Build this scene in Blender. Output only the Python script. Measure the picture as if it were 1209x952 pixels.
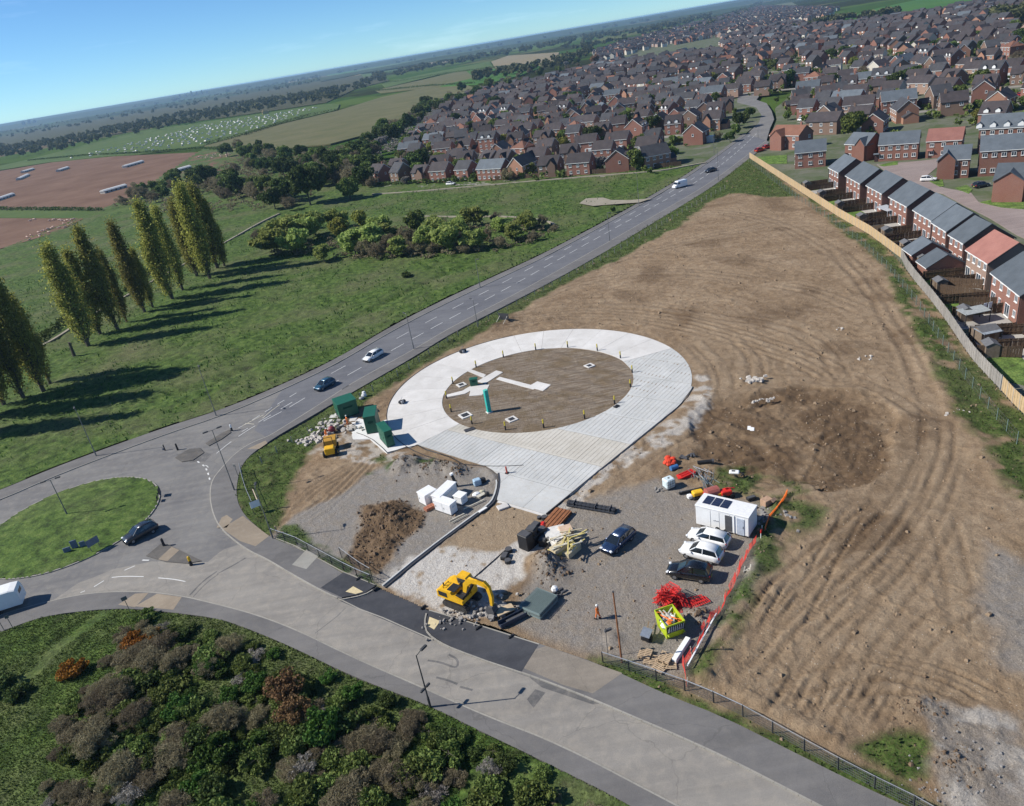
import bpy, bmesh, math, random
import numpy as np
from mathutils import Vector, Matrix
from mathutils.geometry import tessellate_polygon
R = math.radians
rnd = random.Random(7)
sc = bpy.context.scene
COL = sc.collection
for o in list(bpy.data.objects): bpy.data.objects.remove(o)

# ------------------------------------------------------------------ camera
IW, IH, FOC = 1209.0, 952.0, 885.0
CAMH = 52.0
ROLL = -math.atan(0.169)
PITCH = math.atan((476-44.8)*math.cos(ROLL)/FOC)
_r = Vector((1,0,0)); _u = Vector((0, math.sin(PITCH), math.cos(PITCH))); _f = Vector((0, math.cos(PITCH), -math.sin(PITCH)))
_cx = _r*math.cos(ROLL)+_u*math.sin(ROLL); _cy = -_r*math.sin(ROLL)+_u*math.cos(ROLL)
cam_d = bpy.data.cameras.new('camera'); cam = bpy.data.objects.new('camera', cam_d); COL.objects.link(cam)
m = Matrix.Identity(4)
for i in range(3):
    m[i][0] = _cx[i]; m[i][1] = _cy[i]; m[i][2] = -_f[i]
m[2][3] = CAMH
cam.matrix_world = m
cam_d.sensor_width = 36; cam_d.lens = 36*FOC/IW
cam_d.clip_start = 0.5; cam_d.clip_end = 90000
sc.camera = cam

def G(px, py, z=0.0):
    """point of the photograph -> point of the place at height z"""
    x = (px-IW/2)/FOC; y = -(py-IH/2)/FOC
    d = _cx*x+_cy*y+_f
    t = (z-CAMH)/min(d.z, -0.0035)
    return Vector((d.x*t, d.y*t, z))
def P(pts, z=0.0):
    return [tuple(G(a, b, z))[:2] for a, b in pts]
def proj(x, y, z=0.0):
    v = Vector((x, y, z-CAMH)); d = v.dot(_f)
    return (IW/2+v.dot(_cx)/d*FOC, IH/2-v.dot(_cy)/d*FOC, d)

# ------------------------------------------------------------------ light, sky
SUN_EL = 39.5; SUN_DIR_ANG = -4.0       # shadows run towards this heading
sh = Vector((math.cos(R(SUN_DIR_ANG)), math.sin(R(SUN_DIR_ANG)), 0))
to_sun = (-sh*math.cos(R(SUN_EL))+Vector((0,0,math.sin(R(SUN_EL))))).normalized()
world = bpy.data.worlds.new('World'); sc.world = world; world.use_nodes = True
nt = world.node_tree; nt.nodes.clear()
sky = nt.nodes.new('ShaderNodeTexSky'); sky.sky_type = 'NISHITA'; sky.sun_disc = False
sky.sun_elevation = R(SUN_EL); sky.sun_rotation = math.atan2(to_sun.x, to_sun.y) % (2*math.pi)
sky.air_density = 1.0; sky.dust_density = 0.0; sky.ozone_density = 2.0; sky.altitude = 3500
bg = nt.nodes.new('ShaderNodeBackground'); bg.inputs[1].default_value = 0.085
wo = nt.nodes.new('ShaderNodeOutputWorld')
tint = nt.nodes.new('ShaderNodeMix'); tint.data_type = 'RGBA'; tint.blend_type = 'MULTIPLY'; tint.inputs[0].default_value = 1; tint.inputs[7].default_value = (.66,.98,1.22,1); nt.links.new(sky.outputs[0], tint.inputs[6])
tcw = nt.nodes.new('ShaderNodeTexCoord'); mpw = nt.nodes.new('ShaderNodeMapping'); mpw.inputs['Scale'].default_value = (3.0, 3.0, 26.0); nt.links.new(tcw.outputs['Generated'], mpw.inputs[0])
cn = nt.nodes.new('ShaderNodeTexNoise'); cn.inputs['Scale'].default_value = 1.6; cn.inputs['Detail'].default_value = 7; cn.inputs['Roughness'].default_value = .62; nt.links.new(mpw.outputs[0], cn.inputs['Vector'])
cr_ = nt.nodes.new('ShaderNodeValToRGB'); cr_.color_ramp.elements[0].position = .56; cr_.color_ramp.elements[1].position = .85; nt.links.new(cn.outputs['Fac'], cr_.inputs[0])
cm_ = nt.nodes.new('ShaderNodeMix'); cm_.data_type = 'RGBA'; cm_.blend_type = 'ADD'; cm_.inputs[7].default_value = (1.6, 1.6, 1.7, 1); nt.links.new(cr_.outputs[0], cm_.inputs[0]); nt.links.new(tint.outputs[2], cm_.inputs[6])
nt.links.new(cm_.outputs[2], bg.inputs[0]); nt.links.new(bg.outputs[0], wo.inputs[0])
sd = bpy.data.lights.new('sun', 'SUN'); sd.energy = 5.0; sd.angle = R(0.53); sd.color = (1.0, 0.955, 0.88)
so = bpy.data.objects.new('sun', sd); COL.objects.link(so)
so.rotation_euler = to_sun.to_track_quat('Z', 'Y').to_euler(); so.location = (-200, 0, 300)
sc.view_settings.view_transform = 'Standard'; sc.view_settings.look = 'None'
sc.view_settings.exposure = 0.28; sc.view_settings.gamma = 1.0
sc.render.engine = 'CYCLES'
sc.cycles.volume_bounces = 1; sc.cycles.max_bounces = 6
sc.cycles.transparent_max_bounces = 16

# ------------------------------------------------------------------ numpy noise
def _hash(ix, iy, s):
    n = (ix.astype(np.int64)*374761393 + iy.astype(np.int64)*668265263 + s*1442695041) & 0xffffffff
    n = ((n ^ (n >> 13))*1274126177) & 0xffffffff
    n = (n ^ (n >> 16)) & 0xffff
    return n/65535.0
def vnoise(x, y, s=0):
    ix = np.floor(x); iy = np.floor(y); fx = x-ix; fy = y-iy
    fx = fx*fx*(3-2*fx); fy = fy*fy*(3-2*fy)
    a = _hash(ix, iy, s); b = _hash(ix+1, iy, s); c = _hash(ix, iy+1, s); d = _hash(ix+1, iy+1, s)
    return (a*(1-fx)+b*fx)*(1-fy)+(c*(1-fx)+d*fx)*fy
def fbm(x, y, scale, o=4, s=0, g=0.5):
    r = 0; a = 1; t = 0; x = x/scale; y = y/scale
    for i in range(o):
        r = r+a*vnoise(x, y, s+i*17); t += a; a *= g
        x, y = x*1.6+y*1.2+3.1, y*1.6-x*1.2+7.7
    return r/t
def inside(px, py, poly):
    res = np.zeros(px.shape, bool); n = len(poly); j = n-1
    for i in range(n):
        xi, yi = poly[i]; xj, yj = poly[j]
        if yi != yj:
            c = ((yi > py) != (yj > py)) & (px < (xj-xi)*(py-yi)/(yj-yi)+xi)
            res ^= c
        j = i
    return res
def dist_line(px, py, pts, closed=False):
    d = np.full(px.shape, 1e9); n = len(pts)
    for i in range(n if closed else n-1):
        ax, ay = pts[i][:2]; bx, by = pts[(i+1) % n][:2]
        L = (bx-ax)**2+(by-ay)**2+1e-9
        t = np.clip(((px-ax)*(bx-ax)+(py-ay)*(by-ay))/L, 0, 1)
        d = np.minimum(d, np.hypot(px-ax-t*(bx-ax), py-ay-t*(by-ay)))
    return d
def sstep(a, b, x):
    t = np.clip((x-a)/(b-a), 0, 1); return t*t*(3-2*t)
def polymask(x, y, poly, soft=1.5, wob=2.5, seed=0, wscale=5.0):
    """1 inside the outline, 0 outside, with an uneven natural border"""
    A = np.array(poly); e = soft+wob+.5; k = (x > A[:,0].min()-e) & (x < A[:,0].max()+e) & (y > A[:,1].min()-e) & (y < A[:,1].max()+e)
    out = np.zeros(x.shape)
    if not k.any(): return out
    xk, yk = x[k], y[k]; d = dist_line(xk, yk, poly, True); d = np.where(inside(xk, yk, poly), d, -d)
    out[k] = sstep(-soft, soft, d+(fbm(xk, yk, wscale, 4, seed)-0.5)*2*wob); return out
def smooth(pts, k=2, closed=False):
    pts = [Vector((p[0], p[1])) for p in pts]
    for _ in range(k):
        out = []; n = len(pts)
        rng = range(n if closed else n-1)
        if not closed: out.append(pts[0])
        for i in rng:
            a = pts[i]; b = pts[(i+1) % n]
            out += [a*0.75+b*0.25, a*0.25+b*0.75]
        if not closed: out.append(pts[-1])
        pts = out
    return [(p.x, p.y) for p in pts]
def resample(pts, step):
    out = [Vector(pts[0])]; acc = 0
    for a, b in zip(pts[:-1], pts[1:]):
        a = Vector(a); b = Vector(b); L = (b-a).length
        while acc+L >= step:
            t = (step-acc)/L; a = a.lerp(b, t); out.append(a.copy()); L = (b-a).length; acc = 0
            if L < 1e-6: break
        acc += L
    return out

# ------------------------------------------------------------------ materials
def nd(nt, t, **k):
    n = nt.nodes.new(t)
    for a, b in k.items(): setattr(n, a, b)
    return n
def newmat(name):
    mt = bpy.data.materials.new(name); mt.use_nodes = True
    nt = mt.node_tree; bs = nt.nodes['Principled BSDF']
    return mt, nt, bs
def c4(c): return (c[0], c[1], c[2], 1)
def noise(nt, vec, scale, detail=4, rough=0.55, dist=0.0):
    n = nd(nt, 'ShaderNodeTexNoise'); n.inputs['Scale'].default_value = scale
    n.inputs['Detail'].default_value = detail; n.inputs['Roughness'].default_value = rough
    n.inputs['Distortion'].default_value = dist
    if vec is not None: nt.links.new(vec, n.inputs['Vector'])
    return n.outputs['Fac']
def ramp(nt, fac, stops):
    r = nd(nt, 'ShaderNodeValToRGB'); nt.links.new(fac, r.inputs[0])
    e = r.color_ramp.elements
    while len(e) < len(stops): e.new(0.5)
    for k, (p, c) in enumerate(stops):
        e[k].position = p; e[k].color = c4(c) if not isinstance(c, (int, float)) else (c, c, c, 1)
    return r.outputs[0]
def mix(nt, fac, a, b, mode='MIX'):
    n = nd(nt, 'ShaderNodeMix', data_type='RGBA', blend_type=mode)
    for s, v in ((0, fac), (6, a), (7, b)):
        if isinstance(v, (int, float)): n.inputs[s].default_value = v if s == 0 else (v, v, v, 1)
        elif isinstance(v, tuple): n.inputs[s].default_value = c4(v)
        else: nt.links.new(v, n.inputs[s])
    return n.outputs[2]
def mth(nt, op, a, b=None, c=None):
    n = nd(nt, 'ShaderNodeMath', operation=op)
    for s, v in enumerate((a, b, c)):
        if v is None: continue
        if isinstance(v, (int, float)): n.inputs[s].default_value = v
        else: nt.links.new(v, n.inputs[s])
    return n.outputs[0]
def bump(nt, bs, h, strength, dist=0.05):
    b = nd(nt, 'ShaderNodeBump'); b.inputs['Strength'].default_value = strength; b.inputs['Distance'].default_value = dist
    nt.links.new(h, b.inputs['Height']); nt.links.new(b.outputs[0], bs.inputs['Normal'])
def worldpos(nt): return nd(nt, 'ShaderNodeNewGeometry').outputs['Position']
def attr(nt, name):
    a = nd(nt, 'ShaderNodeAttribute'); a.attribute_name = name
    s = nd(nt, 'ShaderNodeSeparateColor'); nt.links.new(a.outputs['Color'], s.inputs[0])
    return s.outputs[0], s.outputs[1], s.outputs[2]
_MC = {}
def M(name, col, rough=0.7, metal=0.0, var=0.18, scale=3.0, bmp=0.15, inst=0.0, spec=0.4, coat=0.0):
    """painted / plain material with grain, wear and a per-object shift"""
    if name in _MC: return _MC[name]
    mt, nt, bs = newmat(name)
    tc = nd(nt, 'ShaderNodeTexCoord'); oi = nd(nt, 'ShaderNodeObjectInfo')
    vadd = nd(nt, 'ShaderNodeVectorMath', operation='ADD'); nt.links.new(tc.outputs['Object'], vadd.inputs[0]); nt.links.new(oi.outputs['Random'], vadd.inputs[1])
    f1 = noise(nt, vadd.outputs[0], scale, 5); f2 = noise(nt, vadd.outputs[0], scale*7, 3)
    lo = tuple(c*(1-var) for c in col); hi = tuple(min(1, c*(1+var)) for c in col)
    c = ramp(nt, f1, [(0.3, lo), (0.7, hi)])
    c = mix(nt, mth(nt, 'MULTIPLY', f2, var*0.9), c, tuple(x*0.5 for x in col))
    if inst:
        hs = nd(nt, 'ShaderNodeHueSaturation'); nt.links.new(c, hs.inputs['Color'])
        nt.links.new(mth(nt, 'MULTIPLY_ADD', oi.outputs['Random'], inst*2, 1-inst), hs.inputs['Value'])
        c = hs.outputs[0]
    nt.links.new(c, bs.inputs['Base Color'])
    nt.links.new(mth(nt, 'MULTIPLY_ADD', f2, 0.2, max(0.05, rough-0.1)), bs.inputs['Roughness'])
    bs.inputs['Metallic'].default_value = metal
    bs.inputs['Specular IOR Level'].default_value = spec
    if coat: bs.inputs['Coat Weight'].default_value = coat; bs.inputs['Coat Roughness'].default_value = 0.08
    if bmp: bump(nt, bs, f2, bmp, 0.02)
    _MC[name] = mt; return mt
def glassmat(name, col=(0.02, 0.03, 0.04)):
    if name in _MC: return _MC[name]
    mt, nt, bs = newmat(name)
    bs.inputs['Base Color'].default_value = c4(col); bs.inputs['Roughness'].default_value = 0.06
    bs.inputs['Specular IOR Level'].default_value = 0.9
    _MC[name] = mt; return mt
def leafmat(name, a, b, trans=0.25):
    if name in _MC: return _MC[name]
    mt, nt, bs = newmat(name)
    geo = nd(nt, 'ShaderNodeNewGeometry'); oi = nd(nt, 'ShaderNodeObjectInfo')
    tc = nd(nt, 'ShaderNodeTexCoord')
    f = noise(nt, tc.outputs['Object'], 0.8, 3)
    f = mth(nt, 'MULTIPLY_ADD', geo.outputs['Random Per Island'], 0.55, mth(nt, 'MULTIPLY_ADD', f, 0.6, -0.1))
    c = ramp(nt, f, [(0.15, a), (0.85, b)])
    hs = nd(nt, 'ShaderNodeHueSaturation'); nt.links.new(c, hs.inputs['Color'])
    nt.links.new(mth(nt, 'MULTIPLY_ADD', oi.outputs['Random'], 0.5, 0.75), hs.inputs['Value'])
    nt.links.new(mth(nt, 'MULTIPLY_ADD', oi.outputs['Random'], 0.03, 0.485), hs.inputs['Hue'])
    nt.links.new(hs.outputs[0], bs.inputs['Base Color'])
    bs.inputs['Roughness'].default_value = 0.75; bs.inputs['Specular IOR Level'].default_value = 0.15
    tr = nd(nt, 'ShaderNodeBsdfTranslucent'); nt.links.new(hs.outputs[0], tr.inputs[0])
    ms = nd(nt, 'ShaderNodeMixShader'); ms.inputs[0].default_value = trans
    nt.links.new(bs.outputs[0], ms.inputs[1]); nt.links.new(tr.outputs[0], ms.inputs[2])
    nt.links.new(ms.outputs[0], nt.nodes['Material Output'].inputs[0])
    _MC[name] = mt; return mt

# ------------------------------------------------------------------ mesh builder
class MB:
    def __init__(s): s.v = []; s.f = []; s.m = []; s.cur = 0
    def add(s, vs, fs):
        o = len(s.v); s.v += [tuple(v) for v in vs]; s.f += [tuple(o+i for i in f) for f in fs]; s.m += [s.cur]*len(fs); return s
    def box(s, c, d, rz=0.0, rx=0.0, ry=0.0, taper=1.0):
        mt = Matrix.Translation(c) @ Matrix.Rotation(rz, 4, 'Z') @ Matrix.Rotation(ry, 4, 'Y') @ Matrix.Rotation(rx, 4, 'X')
        x, y, z = d[0]/2, d[1]/2, d[2]/2; t = taper
        vs = [(-x,-y,-z),(x,-y,-z),(x,y,-z),(-x,y,-z),(-x*t,-y*t,z),(x*t,-y*t,z),(x*t,y*t,z),(-x*t,y*t,z)]
        return s.add([mt @ Vector(v) for v in vs], [(0,3,2,1),(4,5,6,7),(0,1,5,4),(1,2,6,5),(2,3,7,6),(3,0,4,7)])
    def bbox(s, c, d, b=0.03, rz=0.0):
        """box with chamfered vertical and top edges"""
        mt = Matrix.Translation(c) @ Matrix.Rotation(rz, 4, 'Z'); x, y, z = d[0]/2, d[1]/2, d[2]/2
        def ring(x, y, b, z): return [(-x+b,-y,z),(x-b,-y,z),(x,-y+b,z),(x,y-b,z),(x-b,y,z),(-x+b,y,z),(-x,y-b,z),(-x,-y+b,z)]
        vs = ring(x,y,b,-z)+ring(x,y,b,z-b)+ring(x-b,y-b,b,z)
        fs = [tuple(range(7,-1,-1))]
        for k in range(2):
            for i in range(8): j = (i+1) % 8; fs.append((k*8+i, k*8+j, k*8+8+j, k*8+8+i))
        fs.append(tuple(range(16, 24)))
        return s.add([mt @ Vector(v) for v in vs], fs)
    def cyl(s, a, b, r0, r1=None, n=8, cap=True):
        a = Vector(a); b = Vector(b); r1 = r0 if r1 is None else r1
        d = (b-a).normalized(); u = d.orthogonal().normalized(); w = d.cross(u)
        vs = []
        for c, r in ((a, r0), (b, r1)):
            for i in range(n):
                t = 2*math.pi*i/n; vs.append(c+u*math.cos(t)*r+w*math.sin(t)*r)
        fs = [(i, (i+1) % n, n+(i+1) % n, n+i) for i in range(n)]
        if cap: fs += [tuple(range(n-1,-1,-1)), tuple(range(n, 2*n))]
        return s.add(vs, fs)
    def tube(s, pts, r, n=6):
        for a, b in zip(pts[:-1], pts[1:]): s.cyl(a, b, r, r, n)
        return s
    def prism(s, poly, z0, z1):
        """outline (list of xy) pushed up from z0 to z1"""
        n = len(poly); tri = tessellate_polygon([[Vector((p[0], p[1], 0)) for p in poly]])
        vs = [(p[0], p[1], z1) for p in poly]; fs = []
        for t in tri:
            a, b, c = [Vector(poly[i]) for i in t]
            if (b-a).cross(c-a) < 0: t = (t[0], t[2], t[1])
            fs.append(tuple(t))
        area = sum(poly[i][0]*poly[(i+1) % n][1]-poly[(i+1) % n][0]*poly[i][1] for i in range(n))
        if z0 is not None:
            vs += [(p[0], p[1], z0) for p in poly]
            for i in range(n):
                j = (i+1) % n
                fs.append((i+n, j+n, j, i) if area > 0 else (i, j, j+n, i+n))
        return s.add(vs, fs)
    def side(s, prof, y0, y1):
        """profile in xz pushed along y"""
        n = len(prof); vs = [(p[0], y0, p[1]) for p in prof]+[(p[0], y1, p[1]) for p in prof]
        fs = [(i, (i+1) % n, n+(i+1) % n, n+i) for i in range(n)]
        fs += [tuple(range(n-1,-1,-1)), tuple(range(n, 2*n))]
        return s.add(vs, fs)
    def loft(s, rings, cap=True):
        n = len(rings[0]); vs = [p for r in rings for p in r]; fs = []
        for k in range(len(rings)-1):
            for i in range(n): j = (i+1) % n; fs.append((k*n+i, k*n+j, (k+1)*n+j, (k+1)*n+i))
        if cap: fs += [tuple(range(n-1,-1,-1)), tuple(range((len(rings)-1)*n, len(rings)*n))]
        return s.add(vs, fs)
    def ball(s, c, r, n=8, k=5, sq=(1,1,1)):
        rings = []
        for i in range(k+1):
            t = math.pi*(0.02+0.96*i/k); rings.append([(c[0]+sq[0]*r*math.sin(t)*math.cos(2*math.pi*j/n), c[1]+sq[1]*r*math.sin(t)*math.sin(2*math.pi*j/n), c[2]-sq[2]*r*math.cos(t)) for j in range(n)])
        return s.loft(rings)
    def strip(s, pts, w, z0, z1, off=0.0):
        """band of width w along a line of xy points, between z0 and z1"""
        pts = [Vector(p[:2]) for p in pts]; n = len(pts); L = []; Rr = []
        for i in range(n):
            d = (pts[min(n-1, i+1)]-pts[max(0, i-1)])
            if d.length < 1e-6: d = Vector((1, 0))
            d.normalize(); q = Vector((-d.y, d.x))
            L.append(pts[i]+q*(off+w/2)); Rr.append(pts[i]+q*(off-w/2))
        vs = []
        for a, b in zip(L, Rr): vs += [(b.x,b.y,z1),(a.x,a.y,z1),(a.x,a.y,z0),(b.x,b.y,z0)]
        fs = []
        for i in range(n-1):
            o = i*4; q = o+4
            fs += [(o, q, q+1, o+1), (o+1, q+1, q+2, o+2), (o+3, q+3, q, o)]
        e = (n-1)*4; fs += [(0,1,2,3), (e+3,e+2,e+1,e)]
        return s.add(vs, fs)
    def mesh(s, name, mats, smoothf=False):
        me = bpy.data.meshes.new(name); me.from_pydata(s.v, [], s.f)
        for k in (mats if isinstance(mats, (list, tuple)) else [mats]): me.materials.append(k)
        if isinstance(mats, (list, tuple)) and len(mats) > 1: me.polygons.foreach_set('material_index', s.m)
        if smoothf: me.polygons.foreach_set('use_smooth', [True]*len(s.f))
        me.update(); return me
    def build(s, name, mats, parent=None, smoothf=False):
        o = bpy.data.objects.new(name, s.mesh(name, mats, smoothf)); COL.objects.link(o)
        if parent is not None: o.parent = parent
        return o
def tag(o, label=None, cat=None, group=None, kind=None):
    if label: o['label'] = label
    if cat: o['category'] = cat
    if group: o['group'] = group
    if kind: o['kind'] = kind
    return o
def struct(o): return tag(o, kind='structure')
def thing(name, label, cat, loc=(0,0,0), rz=0.0, group=None):
    o = bpy.data.objects.new(name, None); COL.objects.link(o); o.empty_display_size = 0.3
    o.location = loc; o.rotation_euler = (0, 0, rz)
    return tag(o, label, cat, group)
def piece(name, me, parent, loc=(0,0,0), rz=0.0):
    o = bpy.data.objects.new(name, me); COL.objects.link(o); o.parent = parent; o.location = loc; o.rotation_euler = (0,0,rz); return o
KIDS = {}
def kids(o):
    if o.name not in KIDS: KIDS[o.name] = list(o.children)
    return KIDS[o.name]
def dup(root, loc, rz=0.0, label=None, group=None, scale=None):
    c = root.copy(); COL.objects.link(c); c.location = loc; c.rotation_euler = (0, 0, rz)
    if scale: c.scale = scale
    if label: c['label'] = label
    if group: c['group'] = group
    for ch in kids(root):
        d = ch.copy(); COL.objects.link(d); d.parent = c
        for g in kids(ch):
            e = g.copy(); COL.objects.link(e); e.parent = d
    return c
def npmesh(name, V, F, mats, col=None, smoothf=False):
    """mesh from numpy arrays; F is (n,4) or (n,3)"""
    me = bpy.data.meshes.new(name); k = F.shape[1]
    me.vertices.add(len(V)); me.vertices.foreach_set('co', np.asarray(V, np.float32).ravel())
    me.loops.add(F.size); me.loops.foreach_set('vertex_index', F.astype(np.int32).ravel())
    me.polygons.add(len(F)); me.polygons.foreach_set('loop_start', np.arange(0, F.size, k, dtype=np.int32))
    for q in mats: me.materials.append(q)
    if smoothf: me.polygons.foreach_set('use_smooth', np.ones(len(F), bool))
    me.update(calc_edges=True); me.validate()
    for nm, arr in (col or {}).items():
        a = me.color_attributes.new(nm, 'FLOAT_COLOR', 'POINT')
        a.data.foreach_set('color', np.concatenate([arr, np.ones((len(arr), 1))], 1).astype(np.float32).ravel())
    return me

# ------------------------------------------------------------------ outlines traced on the ground
ROAD_OUT = P([(899,110),(893,118),(905,122),(911,131),(914,141),(909,152),(905,166),(874,190),(839,216),(799,240),(694.5,300),(611.8,346.3),
  (532,387),(488,414),(419.5,450.4),(375.6,479.3),(341,501.2),(315.5,517),(301.7,521),(278.6,534.7),(257.8,557.9),(249.7,569.4),(247.8,587.9),(252,608.7),(261,625),
  (281,642.2),(299.4,653.8),(313.2,659.5),(348.8,681),(387,702),(420,717.7),(452,731),(504.6,754),(538,768),(574.4,781.5),(623,797),(696.5,825),(748.8,847.7),
  (789,864.5),(858.8,896),(963.4,950),(1080,1010),(1190,1070),(1010,1090),(900,1005),(794,949.6),(661.6,879.8),(574.4,846.7),(504.6,815.3),(420,778.7),(348.8,743.8),(296.5,724.6),
  (244,711.4),(217,705),(175.6,699.5),(129.4,699.5),(92.4,703),(39.3,715.6),(0,727),(-60,752),(-150,800),(-190,700),(-120,648),(-60,612),(0,591.2),
  (59.6,564.7),(132.4,536.6),(199,512),(264.7,490.3),(333,461),(400,429),(465,389.5),(532,356),(592,328),(651.5,300),(780,229.4),(838.8,191),(881.5,158.8),(896,145),(899,136),(893,127),(870,121),(872,112)])
# the two long kerb lines as open lines (for kerb stones and footways)
K_NORTH = P([(-120,648),(-60,612),(0,591.2),(59.6,564.7),(132.4,536.6),(199,512),(264.7,490.3),(333,461),(400,429),(465,389.5),(532,356),(592,328),(651.5,300),(780,229.4),(838.8,191),(881.5,158.8)])
# fix one wandering point of the north kerb: the kerb is straight between its neighbours
def straighten(L, i):
    a = Vector(L[i-1]); b = Vector(L[i+1]); L[i] = tuple(a.lerp(b, 0.5)); return L
straighten(K_NORTH, 11)
K_SITE_A = P([(905,166),(874,190),(839,216),(799,240),(694.5,300),(611.8,346.3),(532,387),(488,414),(419.5,450.4),(375.6,479.3),(341,501.2),(315.5,517),(301.7,521),(278.6,534.7),(257.8,557.9),(249.7,569.4),(247.8,587.9),(252,608.7),(261,625),
  (281,642.2),(299.4,653.8),(313.2,659.5),(348.8,681),(387,702),(404,708.5)])
K_SITE_B = P([(503.5,725),(502,731),(501.5,743),(508,752),(523,761.5),(538,768),(574.4,781.5),(623,797),(696.5,825),(748.8,847.7),(789,864.5),(858.8,896),(963.4,950),(1080,1010),(1190,1070)])
K_ENTRY = P([(404,708.5),(420,705.5),(432,702.5),(445,694.5)])
K_SOUTH = P([(1010,1090),(900,1005),(794,949.6),(661.6,879.8),(574.4,846.7),(504.6,815.3),(420,778.7),(348.8,743.8),(296.5,724.6),(244,711.4),(217,705),(175.6,699.5),(129.4,699.5),(92.4,703),(39.3,715.6),(0,727),(-60,752),(-150,800)])
SITE_PX = [(281,565),(284,550),(300,536),(330,517),(365,497),(400,475),(430,457),(490,423),(532,396.5),(612,355),(700,307),(760,268.5),(803,244),(842,220),(876,193),(885,187),
  (942,225),(989,255),(1027,277),(1044,289),(1072,322),(1110,368),(1145,421),(1196,478),(1262,545),(1400,680),(1500,960),(1200,1010),(1061,949.6),(998.3,920),(928.5,885),(851.8,846.7),(789,822.3),(714,787.4),
  (637,761.3),(585,741),(507,721),(444,693),(405.6,678.3),(349,645.6),(322,636.4),(308.6,627.2),(287.8,608.7),(278.6,588)]
SITE = P(SITE_PX)
RC = (4.5, 112.8); R_IN, R_OUT = 15.87, 25.04
APRON_PX = [(492.6,526),(549,544),(575,552),(588.6,561.4),(590,575),(587,591.2),(644.9,608.5),(800,482.7),(818,458)]
APRON = P(APRON_PX)

# ------------------------------------------------------------------ terrain height on the building site
MOUNDS = [((480,551),2.6,1.3),((505,556),2.4,0.7),((528,553),2.6,0.8),((541,560),1.6,0.7),((458,608),2.4,1.1),((470,618),1.8,0.5),((440,612),1.6,0.4),((645,668),2.3,1.35),((655,681),2.0,0.5),
  ((826,730),1.4,0.9),((1123,905),3.0,0.5),((1085,838),2.2,0.5),((452,645),2.2,0.4),((892,452),1.6,0.5),((905,700),2.5,0.3),((365,470),2.0,0.0),((724,757),1.1,0.35),((965,590),4,0.25)]
PIT = P([(832,474),(880,466),(960,463),(1012,466),(1042,485),(1052,520),(1046,552),(1015,575),(955,578),(890,574),(838,560),(818,530)])
RIDGE = P([(1005,468),(1040,478),(1075,497),(1090,508),(1068,512),(1040,497)])
BERMS = [(P([(918,600),(908,640),(893,672),(880,700),(868,735),(845,775),(832,800)]),1.0,0.45),(P([(832,472),(880,463),(960,460),(1012,463),(1045,480),(1080,500)]),1.3,0.35),
  (P([(1045,321),(1075,370),(1098,420),(1118,470),(1150,520),(1185,570)]),1.6,0.35),(P([(455,455),(480,436),(532,404),(600,378)]),1.2,0.35),(P([(560,545),(575,553),(583,566)]),0.8,0.3),(P([(832,800),(880,822),(940,850),(1000,882)]),0.8,0.3)]
def track(pts, offs, depth, w=0.28): return (smooth(P(pts), 3), offs, depth, w)
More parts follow.
